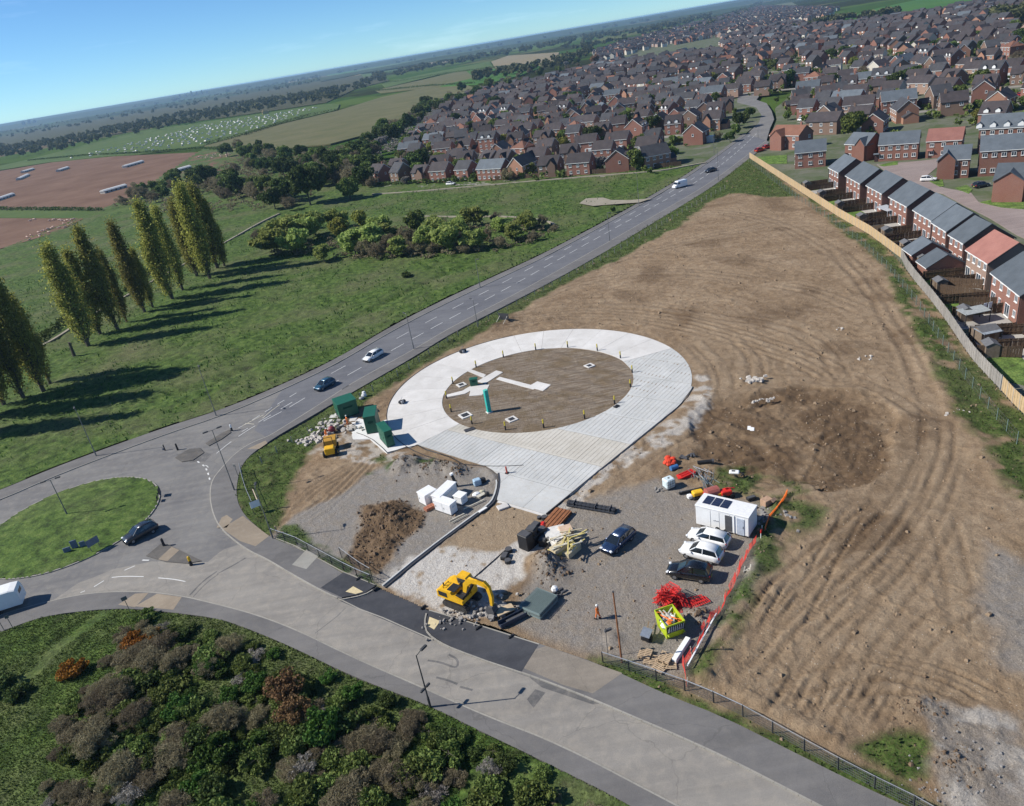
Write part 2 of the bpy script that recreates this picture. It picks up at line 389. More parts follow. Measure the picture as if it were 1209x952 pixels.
TRACKS = [
 track([(862,840),(890,790),(930,740),(985,680),(1040,625),(1085,570),(1100,525),(1096,470),(1070,410),(1030,345),(985,295)], (-1.1,1.1,-2.6,0.6), .10),
 track([(845,800),(868,760),(905,715),(960,660),(1010,620),(1050,590)], (-1.0,1.0), .13),
 track([(875,850),(915,800),(970,740),(1035,690),(1080,640),(1110,590),(1122,540)], (-1.2,1.2,2.4), .09),
 track([(960,870),(1000,790),(1050,720),(1100,650),(1125,600)], (-1.0,1.0), .07),
 track([(1180,860),(1150,760),(1130,680),(1110,600)], (-1.1,1.1), .07),
 track([(585,388),(640,376),(700,372),(770,378),(830,392),(885,408),(940,425),(985,450)], (-1.4,.0,1.4,3.0,4.4), .08),
 track([(600,372),(660,362),(740,360),(820,372),(890,380),(940,390),(980,415),(1000,455)], (-1.2,1.2), .08),
 track([(820,400),(850,430),(862,462),(835,500),(790,520),(740,555),(700,590),(655,640)], (-1.1,1.1,-2.2), .07),
 track([(865,395),(890,420),(895,450),(870,470)], (-1,1), .1),
 track([(640,345),(720,310),(800,290),(870,275),(930,262)], (-1.1,1.1,3.5), .06),
 track([(620,360),(700,330),(790,320),(880,330),(960,345),(1020,370)], (-1.1,1.1,2.8), .07),
 track([(800,252),(860,250),(920,262),(980,290),(1040,330)], (-1.1,1.1,-3), .06),
 track([(905,440),(960,440),(1010,448),(1060,470),(1100,500)], (-1,1), .08),
 track([(955,580),(975,548),(990,515),(995,490)], (-2.2,-1.6,-1.0,-.4,.2,.8,1.4), .16, .2),
 track([(1000,582),(1022,545),(1030,510),(1020,490)], (-1.4,-.8,-.2,.4,1.0), .16, .2),
 track([(340,622),(375,600),(420,560),(440,535)], (-2.2,-1.2,-.2,.8), .12),
 track([(325,628),(350,590),(400,560),(425,545)], (-1.5,-.5,.5), .12),
 track([(880,600),(900,585),(960,575),(1040,560)], (-1,1,2), .08),
 track([(540,650),(585,610),(640,560)], (-1,1), .02),
 track([(505,580),(545,560),(560,552)], (-.8,0,.8), .1),
 track([(500,430),(450,465),(470,440),(560,392)], (-.6,.6), .12),
 track([(1010,860),(1040,820),(1085,760),(1130,720),(1190,700)], (-1.1,1.1), .08),
 track([(900,830),(960,800),(1040,790),(1120,810),(1200,850)], (-1,1,-2.4), .09),
 track([(930,745),(955,700),(985,650),(1012,600)], (-.95,.95), .16, .22),
 track([(885,745),(905,710),(930,675)], (-.6,.6), .2, .2),
 track([(905,775),(935,768),(960,752)], (-1.2,-.8,-.4,0,.4,.8), .16, .14),
 track([(1000,770),(1060,780),(1130,800),(1190,840)], (-.8,.8), .18, .2),
 track([(1040,800),(1020,840),(1000,862)], (-2,-1.2,-.4,.4,1.2,2), .12, .16),
 track([(960,790),(948,825),(930,850)], (-1.6,-.8,0,.8,1.6), .12, .16),
 track([(840,560),(900,540),(960,520),(1000,500)], (-1.5,0,1.5), .18, .25),
 track([(700,640),(760,620),(800,640),(820,680)], (-1,1), .015),
]
G_CARPARK = P([(655,598),(700,590),(775,566),(830,580),(870,590),(905,598),(915,625),(895,665),(870,712),(845,752),(815,800),(770,800),(715,785),(640,758),(600,735),(620,690)])
G_COMP = P([(322,634),(350,610),(400,585),(435,560),(470,545),(510,538),(560,548),(588,562),(586,585),(560,612),(505,655),(452,694),(405,676)])
MUD = P([(428,598),(470,592),(505,605),(500,622),(470,650),(445,676),(408,664),(420,640),(432,622)])
CHALK = P([(440,694),(480,662),(515,648),(560,655),(600,652),(625,632),(640,618),(655,612),(650,640),(628,655),(600,690),(588,712),(565,725),(520,722),(480,706)])
CHALK2 = P([(1098,840),(1150,845),(1230,862),(1400,900),(1400,1000),(1110,960),(1095,900)])
CHALK3 = P([(812,430),(840,455),(845,480),(815,505),(790,520),(700,580),(650,618),(640,612),(700,555),(800,487),(820,455)])
CHALK4 = P([(340,500),(375,508),(440,515),(478,525),(470,548),(400,545),(360,530)])
GREY3 = P([(1165,640),(1260,690),(1300,800),(1240,850),(1190,790),(1172,720)])
RAMP = P([(590,594),(640,608),(625,632),(570,668),(520,712),(480,690),(470,690),(530,640)])
GRASSES = [
 (P([(878,180),(842,216),(799,240),(694,302),(612,348),(532,389),(420,451),(341,503),(300,523),(275,560),(280,620),(320,638),(330,610),(350,560),(378,524),(405,498),(445,470),(500,433),(535,413),(600,376),(634,355),(685,326),(732,306),(765,286),(803,267),(840,238),(868,228),(905,233),(945,232),(900,195)]),0.8,-0.16),
 (P([(945,225),(985,268),(1037,305),(1050,325),(1066,368),(1090,415),(1116,465),(1148,512),(1182,560),(1225,620),(1300,640),(1300,560),(1196,478),(1145,421),(1110,368),(1072,322),(1044,289),(989,255)]),1.0,0.06),
 (P([(846,552),(885,548),(940,570),(948,585),(905,592),(850,575)]),1.0,0.1),
 (P([(902,596),(930,592),(972,606),(965,624),(930,632),(915,660),(890,700),(880,730),(858,768),(830,800),(812,796),(850,740),(885,672)]),1.0,0.0),
 (P([(700,778),(740,786),(800,810),(860,838),(930,872),(1000,905),(1070,935),(1120,965),(1061,960),(928,890),(789,828),(714,793)]),0.8,-0.1),
 (P([(1010,885),(1055,870),(1085,862),(1102,880),(1090,915),(1060,915)]),0.8,0.0),
 (P([(322,640),(335,620),(360,633),(400,655),(432,672),(446,694),(405,682)]),0.5,0.0),
 (P([(433,548),(452,538),(470,548),(455,558),(435,560)]),0.6,0.15),
 (P([(498,548),(512,542),(524,551),(508,560)]),0.5,0.1),
]
def site_fields(x, y):
    """height and ground-cover shares of the building site"""
    D = np.hypot(x, y)
    rough = fbm(x, y, 3.2, 5, 3); fine = fbm(x, y, 0.7, 3, 9); big = fbm(x, y, 22, 4, 21)
    edge = dist_line(x, y, SITE, True); e = sstep(0.2, 3.0, edge)
    gc = polymask(x, y, G_CARPARK, 1.0, 1.5, 31); gp = polymask(x, y, G_COMP, 0.6, 0.8, 37)
    mud = polymask(x, y, MUD, 0.5, 1.2, 41); ch = polymask(x, y, CHALK, 0.6, 1.8, 43, 2.5)*sstep(.3,.55,fbm(x,y,1.2,4,44)+.12)
    ch2 = polymask(x, y, CHALK2, 0.8, 2.5, 47, 3); ch3 = polymask(x, y, CHALK3, 0.6, 2.2, 51, 2.5); ch4 = polymask(x, y, CHALK4, 0.5, 1.6, 53, 2)
    g3 = polymask(x, y, GREY3, 1.5, 3, 57); rp = polymask(x, y, RAMP, 0.5, 0.5, 61)
    pit = polymask(x, y, PIT, 0.7, 4.2, 67, 7)
    gr = np.zeros(x.shape)
    pat = fbm(x, y, 2.6, 4, 71)
    for k, (pl, soft, thin) in enumerate(GRASSES):
        g = polymask(x, y, pl, soft, 1.4, 73+k, 3)
        g = g*sstep(0.30+thin, 0.52+thin, pat+0.10)
        gr = np.maximum(gr, g)
    # the middle of the far end is thin dry growth
    farg = polymask(x, y, P([(806,262),(838,236),(875,226),(945,232),(900,195),(872,205),(830,240)]), 3, 4, 81, 8)*0.5*sstep(.35,.6,pat)
    gr = np.maximum(gr, farg)
    flat = np.clip(gc+gp+rp+ch*.7, 0, 1)*(1-mud)
    lump = np.maximum(0, fbm(x, y, 1.1, 4, 15)-.56)*(.35+1.6*sstep(.45,.62,fbm(x,y,14,3,19)))
    z = 0.07+e*((big-.5)*0.5*(1-flat)+(rough-.5)*(0.24*(1-flat)+0.03)+(fine-.5)*(0.13*(1-flat)+0.05)+lump*.30*(1-flat))
    z += e*0.55*pit*((fbm(x,y,1.7,5,91,.62)-.5)*1.9)-0.45*pit*e
    z += mud*((fbm(x,y,1.0,5,95,.68)-.5)*.95+.08)
    tr = np.zeros(x.shape); rut = np.zeros(x.shape)
    for pts, offs, dep, w in TRACKS:
        A = np.array(pts); near = (x > A[:,0].min()-6) & (x < A[:,0].max()+6) & (y > A[:,1].min()-6) & (y < A[:,1].max()+6)
        if not near.any(): continue
        xs = x[near]; ys = y[near]
        # signed distance
        best = np.full(xs.shape, 1e9); sg = np.zeros(xs.shape); along = np.zeros(xs.shape); acc = 0
        for (ax, ay), (bx, by) in zip(pts[:-1], pts[1:]):
            L2 = (bx-ax)**2+(by-ay)**2+1e-9; t = np.clip(((xs-ax)*(bx-ax)+(ys-ay)*(by-ay))/L2, 0, 1)
            d = np.hypot(xs-ax-t*(bx-ax), ys-ay-t*(by-ay)); cr = (bx-ax)*(ys-ay)-(by-ay)*(xs-ax)
            u = d < best; sg[u] = np.sign(cr[u])*d[u]; along[u] = (acc+t*math.sqrt(L2))[u]; best = np.minimum(best, d); acc += math.sqrt(L2)
        ends = sstep(0, 4, along)*sstep(0, 4, acc-along)
        hh = np.zeros(xs.shape); tt = np.zeros(xs.shape)
        wv = (vnoise(along/6, along*0, 5)-.5)*.5
        for o_ in offs:
            q = sg-o_-wv
            w_ = np.maximum(w, 0.0030*D[near])
            g = np.exp(-(q/w_)**2); hh -= dep*g; tt = np.maximum(tt, g)
            hh += dep*.35*(np.exp(-((np.abs(q)-2.1*w_)/w_)**2))
            hh += dep*.25*g*np.sin(along*2*math.pi/.55)*(D[near] < 110)
        ends = ends*(.2+.8*sstep(.34,.52,fbm(xs,ys,12,3,int(abs(pts[0][0])*7)%97)+.08))*(.65+.7*(fbm(xs,ys,1.3,3,55)-.2))
        broad = sstep(5, 1.5, np.abs(sg-np.mean(offs)))
        z[near] += 1.25*hh*ends*(0.35+0.65*(1-flat[near])); rut[near] = np.maximum(rut[near], tt*ends*(.3+.7*(1-flat[near]))); tr[near] = np.maximum(tr[near], np.maximum(.55*broad,.3*tt)*ends)
    # long passes of machines: arcs round the ring to the north and east, straight runs up the eastern half
    dxr, dyr = x-RC[0], y-RC[1]; rad_ = np.hypot(dxr, dyr); an_ = np.arctan2(dyr, dxr)
    wob_ = (fbm(x, y, 16, 3, 131)-.5)*9
    s1 = fbm((rad_+wob_)*1.0, an_*7, 0.9, 4, 133, .6); w1 = sstep(26, 30, rad_)*sstep(72, 48, rad_)*sstep(-.9, -.2, an_)*sstep(2.9, 2.4, an_)
    hd_ = HEAD+(fbm(x*0+y, x*0+5, 60, 2, 137)-.5)*.0; pr = x*math.cos(hd_)+y*math.sin(hd_) if 0 else x*(-math.sin(HEAD))+y*math.cos(HEAD); al = x*math.cos(HEAD)+y*math.sin(HEAD)
    s2 = fbm((pr+wob_*.9), al*.035, 0.9, 4, 139, .6); w2 = sstep(18, 30, x-(y-60)*.15)*sstep(150, 110, y)*sstep(.3, .5, fbm(x, y, 20, 3, 141)+.05)
    s3 = fbm((y*.9+x*.35+wob_*.8), (x-y*.2)*.04, 1.0, 4, 143, .6); w3 = sstep(125, 150, y)*.8
    st_ = (s1-.5)*w1+.5*(s2-.5)*w2*(1-w1)+(s3-.5)*w3*(1-w1)*(1-w2)
    st_ = st_*(1-flat)*(1-gr)*(1-.6*pit); z += e*st_*.09; STK = st_
    rdg = 1-np.abs(2*fbm(x+wob_*.3, y, 3.4, 4, 151, .55)-1); rdg = sstep(.86, 1.0, rdg)*sstep(.50, .62, fbm(x, y, 11, 3, 153)); z += e*rdg*.10*(1-flat); RDG = rdg*(1-flat)
    for (px, py), rad, h in MOUNDS:
        c = G(px, py); d = np.hypot(x-c.x, y-c.y)/rad; lump = 0.35+1.3*fbm(x, y, 0.8, 5, 101, .65)
        z += h*np.exp(-(d*1.25)**2.4)*lump
    for pts, rad, h in BERMS:
        d = dist_line(x, y, pts)/rad; z += h*np.exp(-d**2)*(0.5+fbm(x, y, 1.8, 3, 103))
    # level ground where slabs and the planted disc lie
    dr = np.hypot(x-RC[0], y-RC[1]); disc = sstep(R_OUT+1.0, R_OUT-0.4, dr)
    z = z*(1-disc)+disc*(0.10+0.05*(fbm(x, y, 1.0, 3, 107)-.5)+0.05*np.sin((x*0.75+y*0.66)*2.4)*sstep(RC[0]-3,RC[0]+1,x)*sstep(-4,2,(x-RC[0])*1.0-(y-RC[1])*.3))
    tr = tr*(1-disc)
    for pl in (APRON, KIOSK_SLAB):
        ap = polymask(x, y, pl, 0.5, 0.0, 1); z = z*(1-ap)+ap*0.03
    grav = np.clip(gc*.8+gp*.9+g3*.8+.7*ch2, 0, 1)*(1-mud)*(1-rp)
    chalk = np.clip(ch+.45*ch2*sstep(.42,.66,fbm(x,y,2.2,4,111))+ch3*.75*sstep(.35,.6,fbm(x,y,1.5,4,113))+ch4*.6*sstep(.4,.6,fbm(x,y,1.0,4,115)), 0, 1)*(1-disc)
    dark = np.clip(pit*(.45+.6*sstep(.38,.6,fbm(x,y,4,4,119)))+mud*.8+.55*sstep(.58,.72,fbm(x,y,9,4,117))*(y>60), 0, 1)
    for (px, py) in ((480,551),(458,605),(466,604)):
        c = G(px, py); dark = np.maximum(dark, sstep(3.2, 1.2, np.hypot(x-c.x, y-c.y)))
    tr = np.clip(np.maximum(tr, rp)+np.clip(STK*1.5, 0, .5), 0, 1); dark = np.clip(dark+.42*rut+.25*RDG+np.clip(-STK*1.0, 0, .22), 0, 1)
    discd = disc*sstep(R_IN+.5, R_IN-.5, dr)
    return z, np.stack([gr*(1-discd), np.clip(grav,0,1)*(1-disc), chalk], 1), np.stack([dark*(1-disc), tr, discd], 1)
KIOSK_SLAB = P([(452,545),(489,524),(470,500),(458,478),(422,500),(417,521)])
_h = P([(905,800),(1085,570)]); HEAD = math.atan2(_h[1][1]-_h[0][1], _h[1][0]-_h[0][0])
def zsite(x, y):
    return float(site_fields(np.array([float(x)]), np.array([float(y)]))[0][0])

def polar_terrain(name, poly, mats, zfun, step=0.0042, colfun=None):
    A = np.array(poly); rr = np.hypot(A[:,0], A[:,1])
    # finer: range of distance and heading that covers the outline
    inner = rr.min() if not inside(np.array([0.]), np.array([0.]), poly)[0] else 12.0
    for a, b in zip(poly, poly[1:]+poly[:1]):
        inner = min(inner, float(dist_line(np.array([0.]), np.array([0.]), [a, b])[0]))
    inner = max(inner, 10.0)
    nr = int(math.log(rr.max()*1.01/inner)/step)+2
    ang = np.arctan2(A[:,0], A[:,1]); a0, a1 = ang.min()-.01, ang.max()+.01; na = int((a1-a0)/step)+2
    r = inner*0.99*np.exp(np.arange(nr)*step); t = a0+np.arange(na)*step
    Rg, T = np.meshgrid(r, t, indexing='ij'); X = Rg*np.sin(T); Y = Rg*np.cos(T)
    cx = (X[:-1,:-1]+X[1:,1:])/2; cy = (Y[:-1,:-1]+Y[1:,1:])/2
    keep = inside(cx, cy, poly)
    I = np.arange(nr*na).reshape(nr, na)
    F = np.stack([I[:-1,:-1], I[:-1,1:], I[1:,1:], I[1:,:-1]], -1)[keep][:, ::-1]
    used = np.unique(F); remap = np.full(nr*na, -1); remap[used] = np.arange(len(used)); F = remap[F]
    x = X.ravel()[used]; y = Y.ravel()[used]
    out = zfun(x, y); z = out[0]; cols = {'cover': out[1], 'wear': out[2]} if len(out) > 1 else {}
    me = npmesh(name, np.stack([x, y, z], 1), F, mats, cols, True)
    o = bpy.data.objects.new(name, me); COL.objects.link(o)
    return struct(o)

# ------------------------------------------------------------------ ground materials
def grass_color(nt, pos, dry=0.3, bright=1.0):
    n1 = noise(nt, pos, 0.05, 5, .6); n2 = noise(nt, pos, 0.6, 5, .65); n3 = noise(nt, pos, 4.0, 4, .7)
    c = ramp(nt, n2, [(0.30, (.022*bright,.036*bright,.010*bright)), (0.46, (.050*bright,.088*bright,.018*bright)), (0.60, (.088*bright,.135*bright,.030*bright)), (0.78,(.145*bright,.16*bright,.055*bright))])
    dryc = mix(nt, n3, (.10,.095,.05), (.17,.155,.09))
    c = mix(nt, mth(nt, 'MULTIPLY', ramp(nt, n1, [(.45,0.0),(.72,1.0)]), dry), c, dryc)
    c = mix(nt, 0.75, c, ramp(nt, n3, [(.3,.12),(.5,.5),(.7,.85)]), 'OVERLAY')
    return c, n2, n3
def mat_site():
    mt, nt, bs = newmat('site_soil'); pos = worldpos(nt)
    gr, gv, ch = attr(nt, 'cover'); dk, tr, ds = attr(nt, 'wear')
    nb = noise(nt, pos, 0.09, 6, .6); nm = noise(nt, pos, 0.8, 6, .65); nf = noise(nt, pos, 6, 5, .7); nff = noise(nt, pos, 22, 3, .7)
    dirt = ramp(nt, nb, [(.3, (.240,.168,.103)), (.5, (.320,.230,.144)), (.7, (.392,.292,.192))])
    dirt = mix(nt, mth(nt,'MULTIPLY',ramp(nt, nm, [(.42,1.0),(.6,0.0)]),.45), dirt, (.165,.105,.06))
    trc = mix(nt, nm, (.32,.235,.15), (.40,.31,.215))
    c = mix(nt, mth(nt,'MULTIPLY',tr,.75), dirt, trc)
    c = mix(nt, dk, c, mix(nt, nm, (.105,.066,.038), (.19,.128,.076)))
    gvc = ramp(nt, nff, [(.3,(.15,.14,.13)),(.5,(.28,.262,.24)),(.72,(.45,.43,.40))])
    gvc = mix(nt, mth(nt,'MULTIPLY',ramp(nt,nm,[(.4,0.),(.65,1.)]),.5), gvc, (.27,.225,.17))
    c = mix(nt, gv, c, gvc)
    c = mix(nt, ch, c, mix(nt, nf, (.46,.42,.37), (.66,.63,.58)))
    wv = nd(nt,'ShaderNodeTexNoise'); mp = nd(nt,'ShaderNodeMapping'); mp.inputs['Rotation'].default_value=(0,0,R(-42)); mp.inputs['Scale'].default_value=(.25,2.4,1); nt.links.new(pos,mp.inputs[0]); nt.links.new(mp.outputs[0],wv.inputs['Vector']); wv.inputs['Scale'].default_value=1.2; wv.inputs['Detail'].default_value=4
    dsc = ramp(nt, wv.outputs[0], [(.35,(.17,.125,.085)),(.55,(.25,.20,.15)),(.7,(.31,.26,.20))])
    dsc = mix(nt, mth(nt,'MULTIPLY',ramp(nt,noise(nt,pos,.22,4),[(.48,0.),(.6,1.)]),.6), dsc, (.17,.12,.065))
    c = mix(nt, ds, c, dsc)
    gc, g2, g3 = grass_color(nt, pos, .3, 0.95)
    gfac = mth(nt,'MULTIPLY',gr, ramp(nt, nf, [(.25,.45),(.5,1.0)]))
    c = mix(nt, gfac, c, gc)
    c = mix(nt, .38, c, ramp(nt, nf, [(.32,.25),(.5,.5),(.68,.78)]), 'OVERLAY')
    c = mix(nt, .35, c, ramp(nt, nff, [(.3,.2),(.7,.8)]), 'OVERLAY')
    st = nd(nt,'ShaderNodeTexVoronoi'); st.inputs['Scale'].default_value=2.2; nt.links.new(pos, st.inputs['Vector'])
    stone = mth(nt,'MULTIPLY', mth(nt,'LESS_THAN', st.outputs['Distance'], .10), mth(nt,'GREATER_THAN', nm, .5))
    c = mix(nt, mth(nt,'MULTIPLY',stone,mth(nt,'SUBTRACT',1.0,gr)), c, (.48,.44,.38))
    nt.links.new(c, bs.inputs['Base Color']); bs.inputs['Roughness'].default_value = .95; bs.inputs['Specular IOR Level'].default_value=.15
    h = mth(nt,'ADD', mth(nt,'MULTIPLY',nf,.7), mth(nt,'ADD',mth(nt,'MULTIPLY',nm,1.2),mth(nt,'MULTIPLY',nff,.35)))
    bump(nt, bs, h, 1.0, .22)
    return mt
def mat_grass(name, dry=.35, bright=1.0, bs_=.5):
    mt, nt, bs = newmat(name); pos = worldpos(nt)
    c, n2, n3 = grass_color(nt, pos, dry, bright)
    nt.links.new(c, bs.inputs['Base Color']); bs.inputs['Roughness'].default_value=.9; bs.inputs['Specular IOR Level'].default_value=.15
    bump(nt, bs, mth(nt,'ADD',n2,mth(nt,'MULTIPLY',n3,.5)), bs_, .3)
    return mt
def mat_field(name, a, b, sc_=.05, fine=1.0):
    mt, nt, bs = newmat(name); pos = worldpos(nt)
    n1 = noise(nt, pos, sc_, 6, .65, .5); n2 = noise(nt, pos, fine, 4, .7)
    c = ramp(nt, n1, [(.32, a), (.68, b)])
    c = mix(nt, mth(nt,'MULTIPLY',n2,.45), c, tuple(x*.45 for x in a))
    nt.links.new(c, bs.inputs['Base Color']); bs.inputs['Roughness'].default_value=.95; bs.inputs['Specular IOR Level'].default_value=.1
    bump(nt, bs, n2, .4, .3)
    return mt
def mat_asphalt(name, a, b, worn=(.30,.275,.245), wf=.5, grain=.7, streak=38):
    mt, nt, bs = newmat(name); pos = worldpos(nt)
    n1 = noise(nt, pos, .12, 5, .6); n2 = noise(nt, pos, .9, 5, .65, .4); n3 = noise(nt, pos, 18, 3, .8)
    c = ramp(nt, n1, [(.35, a), (.65, b)])
    c = mix(nt, mth(nt,'MULTIPLY',ramp(nt,n2,[(.45,0.),(.75,1.)]),wf), c, worn)
    c = mix(nt, grain*.5, c, ramp(nt,n3,[(.3,.15),(.7,.85)]), 'OVERLAY')
    mp = nd(nt,'ShaderNodeMapping'); mp.inputs['Rotation'].default_value=(0,0,R(streak)); mp.inputs['Scale'].default_value=(.05,.9,1); nt.links.new(pos,mp.inputs[0]); sn = noise(nt, mp.outputs[0], 1.0, 5, .6)
    c = mix(nt, .2, c, ramp(nt, sn, [(.32,.25),(.68,.75)]), 'OVERLAY')
    cr = nd(nt,'ShaderNodeTexVoronoi', feature='DISTANCE_TO_EDGE'); cr.inputs['Scale'].default_value=.11
    wob = nd(nt,'ShaderNodeVectorMath',operation='ADD'); nn = nd(nt,'ShaderNodeTexNoise'); nn.inputs['Scale'].default_value=.8; nt.links.new(pos,nn.inputs['Vector']); nt.links.new(nn.outputs['Color'],wob.inputs[0]); nt.links.new(pos,wob.inputs[1]); nt.links.new(wob.outputs[0],cr.inputs['Vector'])
    c = mix(nt, mth(nt,'MULTIPLY',mth(nt,'LESS_THAN',cr.outputs['Distance'],.0035),.22), c, (.05,.048,.045))
    nt.links.new(c, bs.inputs['Base Color']); bs.inputs['Roughness'].default_value=.88; bs.inputs['Specular IOR Level'].default_value=.3
    bump(nt, bs, n3, .35, .015)
    return mt
def mat_concrete(name, a=(.50,.485,.46), b=(.60,.585,.56), ribs=None, stain=.35):
    mt, nt, bs = newmat(name); pos = worldpos(nt); oi = nd(nt,'ShaderNodeObjectInfo')
    n1 = noise(nt, pos, .25, 6, .6, .6); n2 = noise(nt, pos, 1.7, 5, .7); n3 = noise(nt, pos, 14, 3, .8)
    c = ramp(nt, n1, [(.3, a), (.7, b)])
    c = mix(nt, mth(nt,'MULTIPLY',ramp(nt,n2,[(.5,0.),(.8,1.)]),stain), c, (.42,.37,.30))
    c = mix(nt, .25, c, ramp(nt,n3,[(.3,.25),(.7,.75)]), 'OVERLAY')
    hs = nd(nt,'ShaderNodeHueSaturation'); nt.links.new(c,hs.inputs['Color']); nt.links.new(mth(nt,'MULTIPLY_ADD',oi.outputs['Random'],.10,.95),hs.inputs['Value'])
    nt.links.new(hs.outputs[0], bs.inputs['Base Color']); bs.inputs['Roughness'].default_value=.85; bs.inputs['Specular IOR Level'].default_value=.25
    bump(nt, bs, mth(nt,'ADD',n3,n2), .25, .02)
    return mt

GRASS_MEADOW = mat_grass('meadow_grass', .7, 1.06, .8); GRASS_VERGE = mat_grass('verge_grass', .45, 1.15, .4); GRASS_SCRUB = mat_grass('scrub_grass', .9, 1.05, .7)
ASPH_ROAD = mat_asphalt('worn_asphalt', (.142,.138,.138), (.192,.186,.178), (.27,.248,.215)); ASPH_NEW = mat_asphalt('new_asphalt', (.040,.042,.050), (.060,.062,.070), (.10,.10,.105), .35)
ASPH_PATH = mat_asphalt('footway_asphalt', (.125,.12,.118), (.165,.158,.153), (.21,.195,.175), .4)
PAVE_TAN = mat_concrete('tan_paving', (.24,.195,.145), (.31,.255,.19)); CONC = mat_concrete('pale_concrete', (.54,.52,.49), (.68,.66,.63)); CONC_G = mat_concrete('grey_concrete', (.44,.445,.43), (.56,.56,.54), stain=.55); CONC_S = mat_concrete('stained_concrete', (.46,.43,.37), (.56,.53,.47), stain=.8)
KERB_M = mat_concrete('kerb_concrete', (.26,.245,.215), (.36,.34,.30)); WHITE_PAINT = mat_concrete('road_paint', (.55,.55,.53), (.72,.72,.70), stain=.4)

# ------------------------------------------------------------------ the ground itself
def mat_country():
    mt, nt, bs = newmat('open_country'); pos = worldpos(nt)
    mp = nd(nt,'ShaderNodeMapping'); mp.inputs['Rotation'].default_value=(0,0,.5); mp.inputs['Scale'].default_value=(.0028,.0019,0); nt.links.new(pos,mp.inputs[0])
    nn = nd(nt,'ShaderNodeTexNoise'); nn.inputs['Scale'].default_value=.9; nt.links.new(mp.outputs[0],nn.inputs['Vector'])
    ad = nd(nt,'ShaderNodeVectorMath',operation='MULTIPLY_ADD'); nt.links.new(nn.outputs['Color'],ad.inputs[0]); ad.inputs[1].default_value=(.8,.8,0); nt.links.new(mp.outputs[0],ad.inputs[2])
    v = nd(nt,'ShaderNodeTexVoronoi'); nt.links.new(ad.outputs[0],v.inputs['Vector']); v.inputs['Scale'].default_value=1; v.distance='CHEBYCHEV'
    sp = nd(nt,'ShaderNodeSeparateColor'); nt.links.new(v.outputs['Color'],sp.inputs[0])
    c = ramp(nt, sp.outputs[0], [(0,(.05,.10,.022)),(.28,(.075,.125,.03)),(.42,(.12,.135,.05)),(.58,(.05,.085,.02)),(.72,(.17,.13,.085)),(.86,(.09,.14,.035))])
    c.node.color_ramp.interpolation='CONSTANT'
    w = noise(nt, pos, .0011, 6, .65); wood = ramp(nt, w, [(.50,0.),(.53,1.)])
    n2 = noise(nt, pos, .02, 5, .7)
    c = mix(nt, mth(nt,'MULTIPLY',n2,.4), c, (.03,.04,.015))
    c = mix(nt, wood, c, mix(nt, n2, (.012,.02,.008), (.045,.05,.02)))
    nt.links.new(c, bs.inputs['Base Color']); bs.inputs['Roughness'].default_value=1; bs.inputs['Specular IOR Level'].default_value=0
    return mt
mb = MB(); rings = [[(r*math.cos(2*math.pi*i/96), r*math.sin(2*math.pi*i/96), -1.4) for i in range(96)] for r in (60000, 20000, 6000, 2000, 600, 100, 1)]
mb.loft(rings, False); mb.f = mb.f
g0 = mb.build('ground', mat_country()); struct(g0)

MEADOW = P([(-260,700),(-120,628),(-60,600),(0,579),(59.6,553),(132.4,526.5),(199,503),(264.7,482),(333,453.5),(400,421.5),(465,382.5),(532,349),(592,322),(651.5,294),(780,225),(832,192),(806,196),(700,206),(560,214),(450,214),(395,190),(300,180),(240,176),(150,235),(0,295),(-250,330)])
def z_meadow(x, y):
    e = sstep(0, 4, dist_line(x, y, MEADOW, True))
    ditch = dist_line(x, y, P([(0,520),(130,490),(270,445),(400,385),(520,325),(640,275)]))
    return (0.10+e*((fbm(x,y,14,4,203)-.5)*.7+(fbm(x,y,1.9,5,207,.6)-.5)*1.1)-0.5*np.exp(-(ditch/1.6)**2)*e,)
polar_terrain('meadow', MEADOW, [GRASS_MEADOW], z_meadow)
SITE_SOIL = mat_site()
polar_terrain('building_site', SITE, [SITE_SOIL], site_fields, 0.0025)
SCRUB = P([(-260,905),(-60,770),(0,747.3),(52,729),(115,721.5),(157,720.4),(209,725.6),(261.6,732.6),(303.5,748.3),(348.8,767.5),(420,802.4),(504.6,833.8),(574.4,868.6),(661.6,910.5),(741.8,951),(800,990),(400,1150),(-200,1150)])
def z_scrub(x, y):
    e = sstep(0, 3, dist_line(x, y, SCRUB, True))
    return (0.10+e*((fbm(x,y,5,5,211)-.4)*.9+(fbm(x,y,.8,4,215)-.5)*.3),)
polar_terrain('scrub_ground', SCRUB, [GRASS_SCRUB], z_scrub, .0045)
# road, footways, kerbs
mb = MB(); mb.prism(ROAD_OUT, -.5, 0.0); struct(mb.build('road', ASPH_ROAD))
def mat_road2(): return mat_asphalt('main_road_asphalt', (.115,.117,.130), (.150,.152,.163), (.19,.186,.182), .35, .7, -42)
MR = P([(905,166),(874,190),(839,216),(799,240),(694.5,300),(611.8,346.3),(532,387),(488,414),(419.5,450.4),(375.6,479.3),(341,501.2),(315.5,517),(300,508),(333,461),(400,429),(465,389.5),(532,356)])+[K_NORTH[12]]+P([(780,229.4),(838.8,191),(881.5,158.8)])
mb = MB(); mb.prism(MR, None, 0.006); struct(mb.build('main_road_surface', mat_road2()))
def kerb(name, line, w=.15, z=.125):
    pts = resample(smooth(line, 2), .92); m_ = MB()
    for a, b in zip(pts[:-1], pts[1:]):
        if (a+b).length/2 > 130: continue
        d = (b-a).normalized(); m_.strip([a+d*.012, b-d*.012], w, -.3, z)
    far = [p for p in smooth(line, 2) if math.hypot(*p) > 128]
    if len(far) > 1: m_.strip(far, w, -.3, z)
    return struct(m_.build(name, KERB_M))
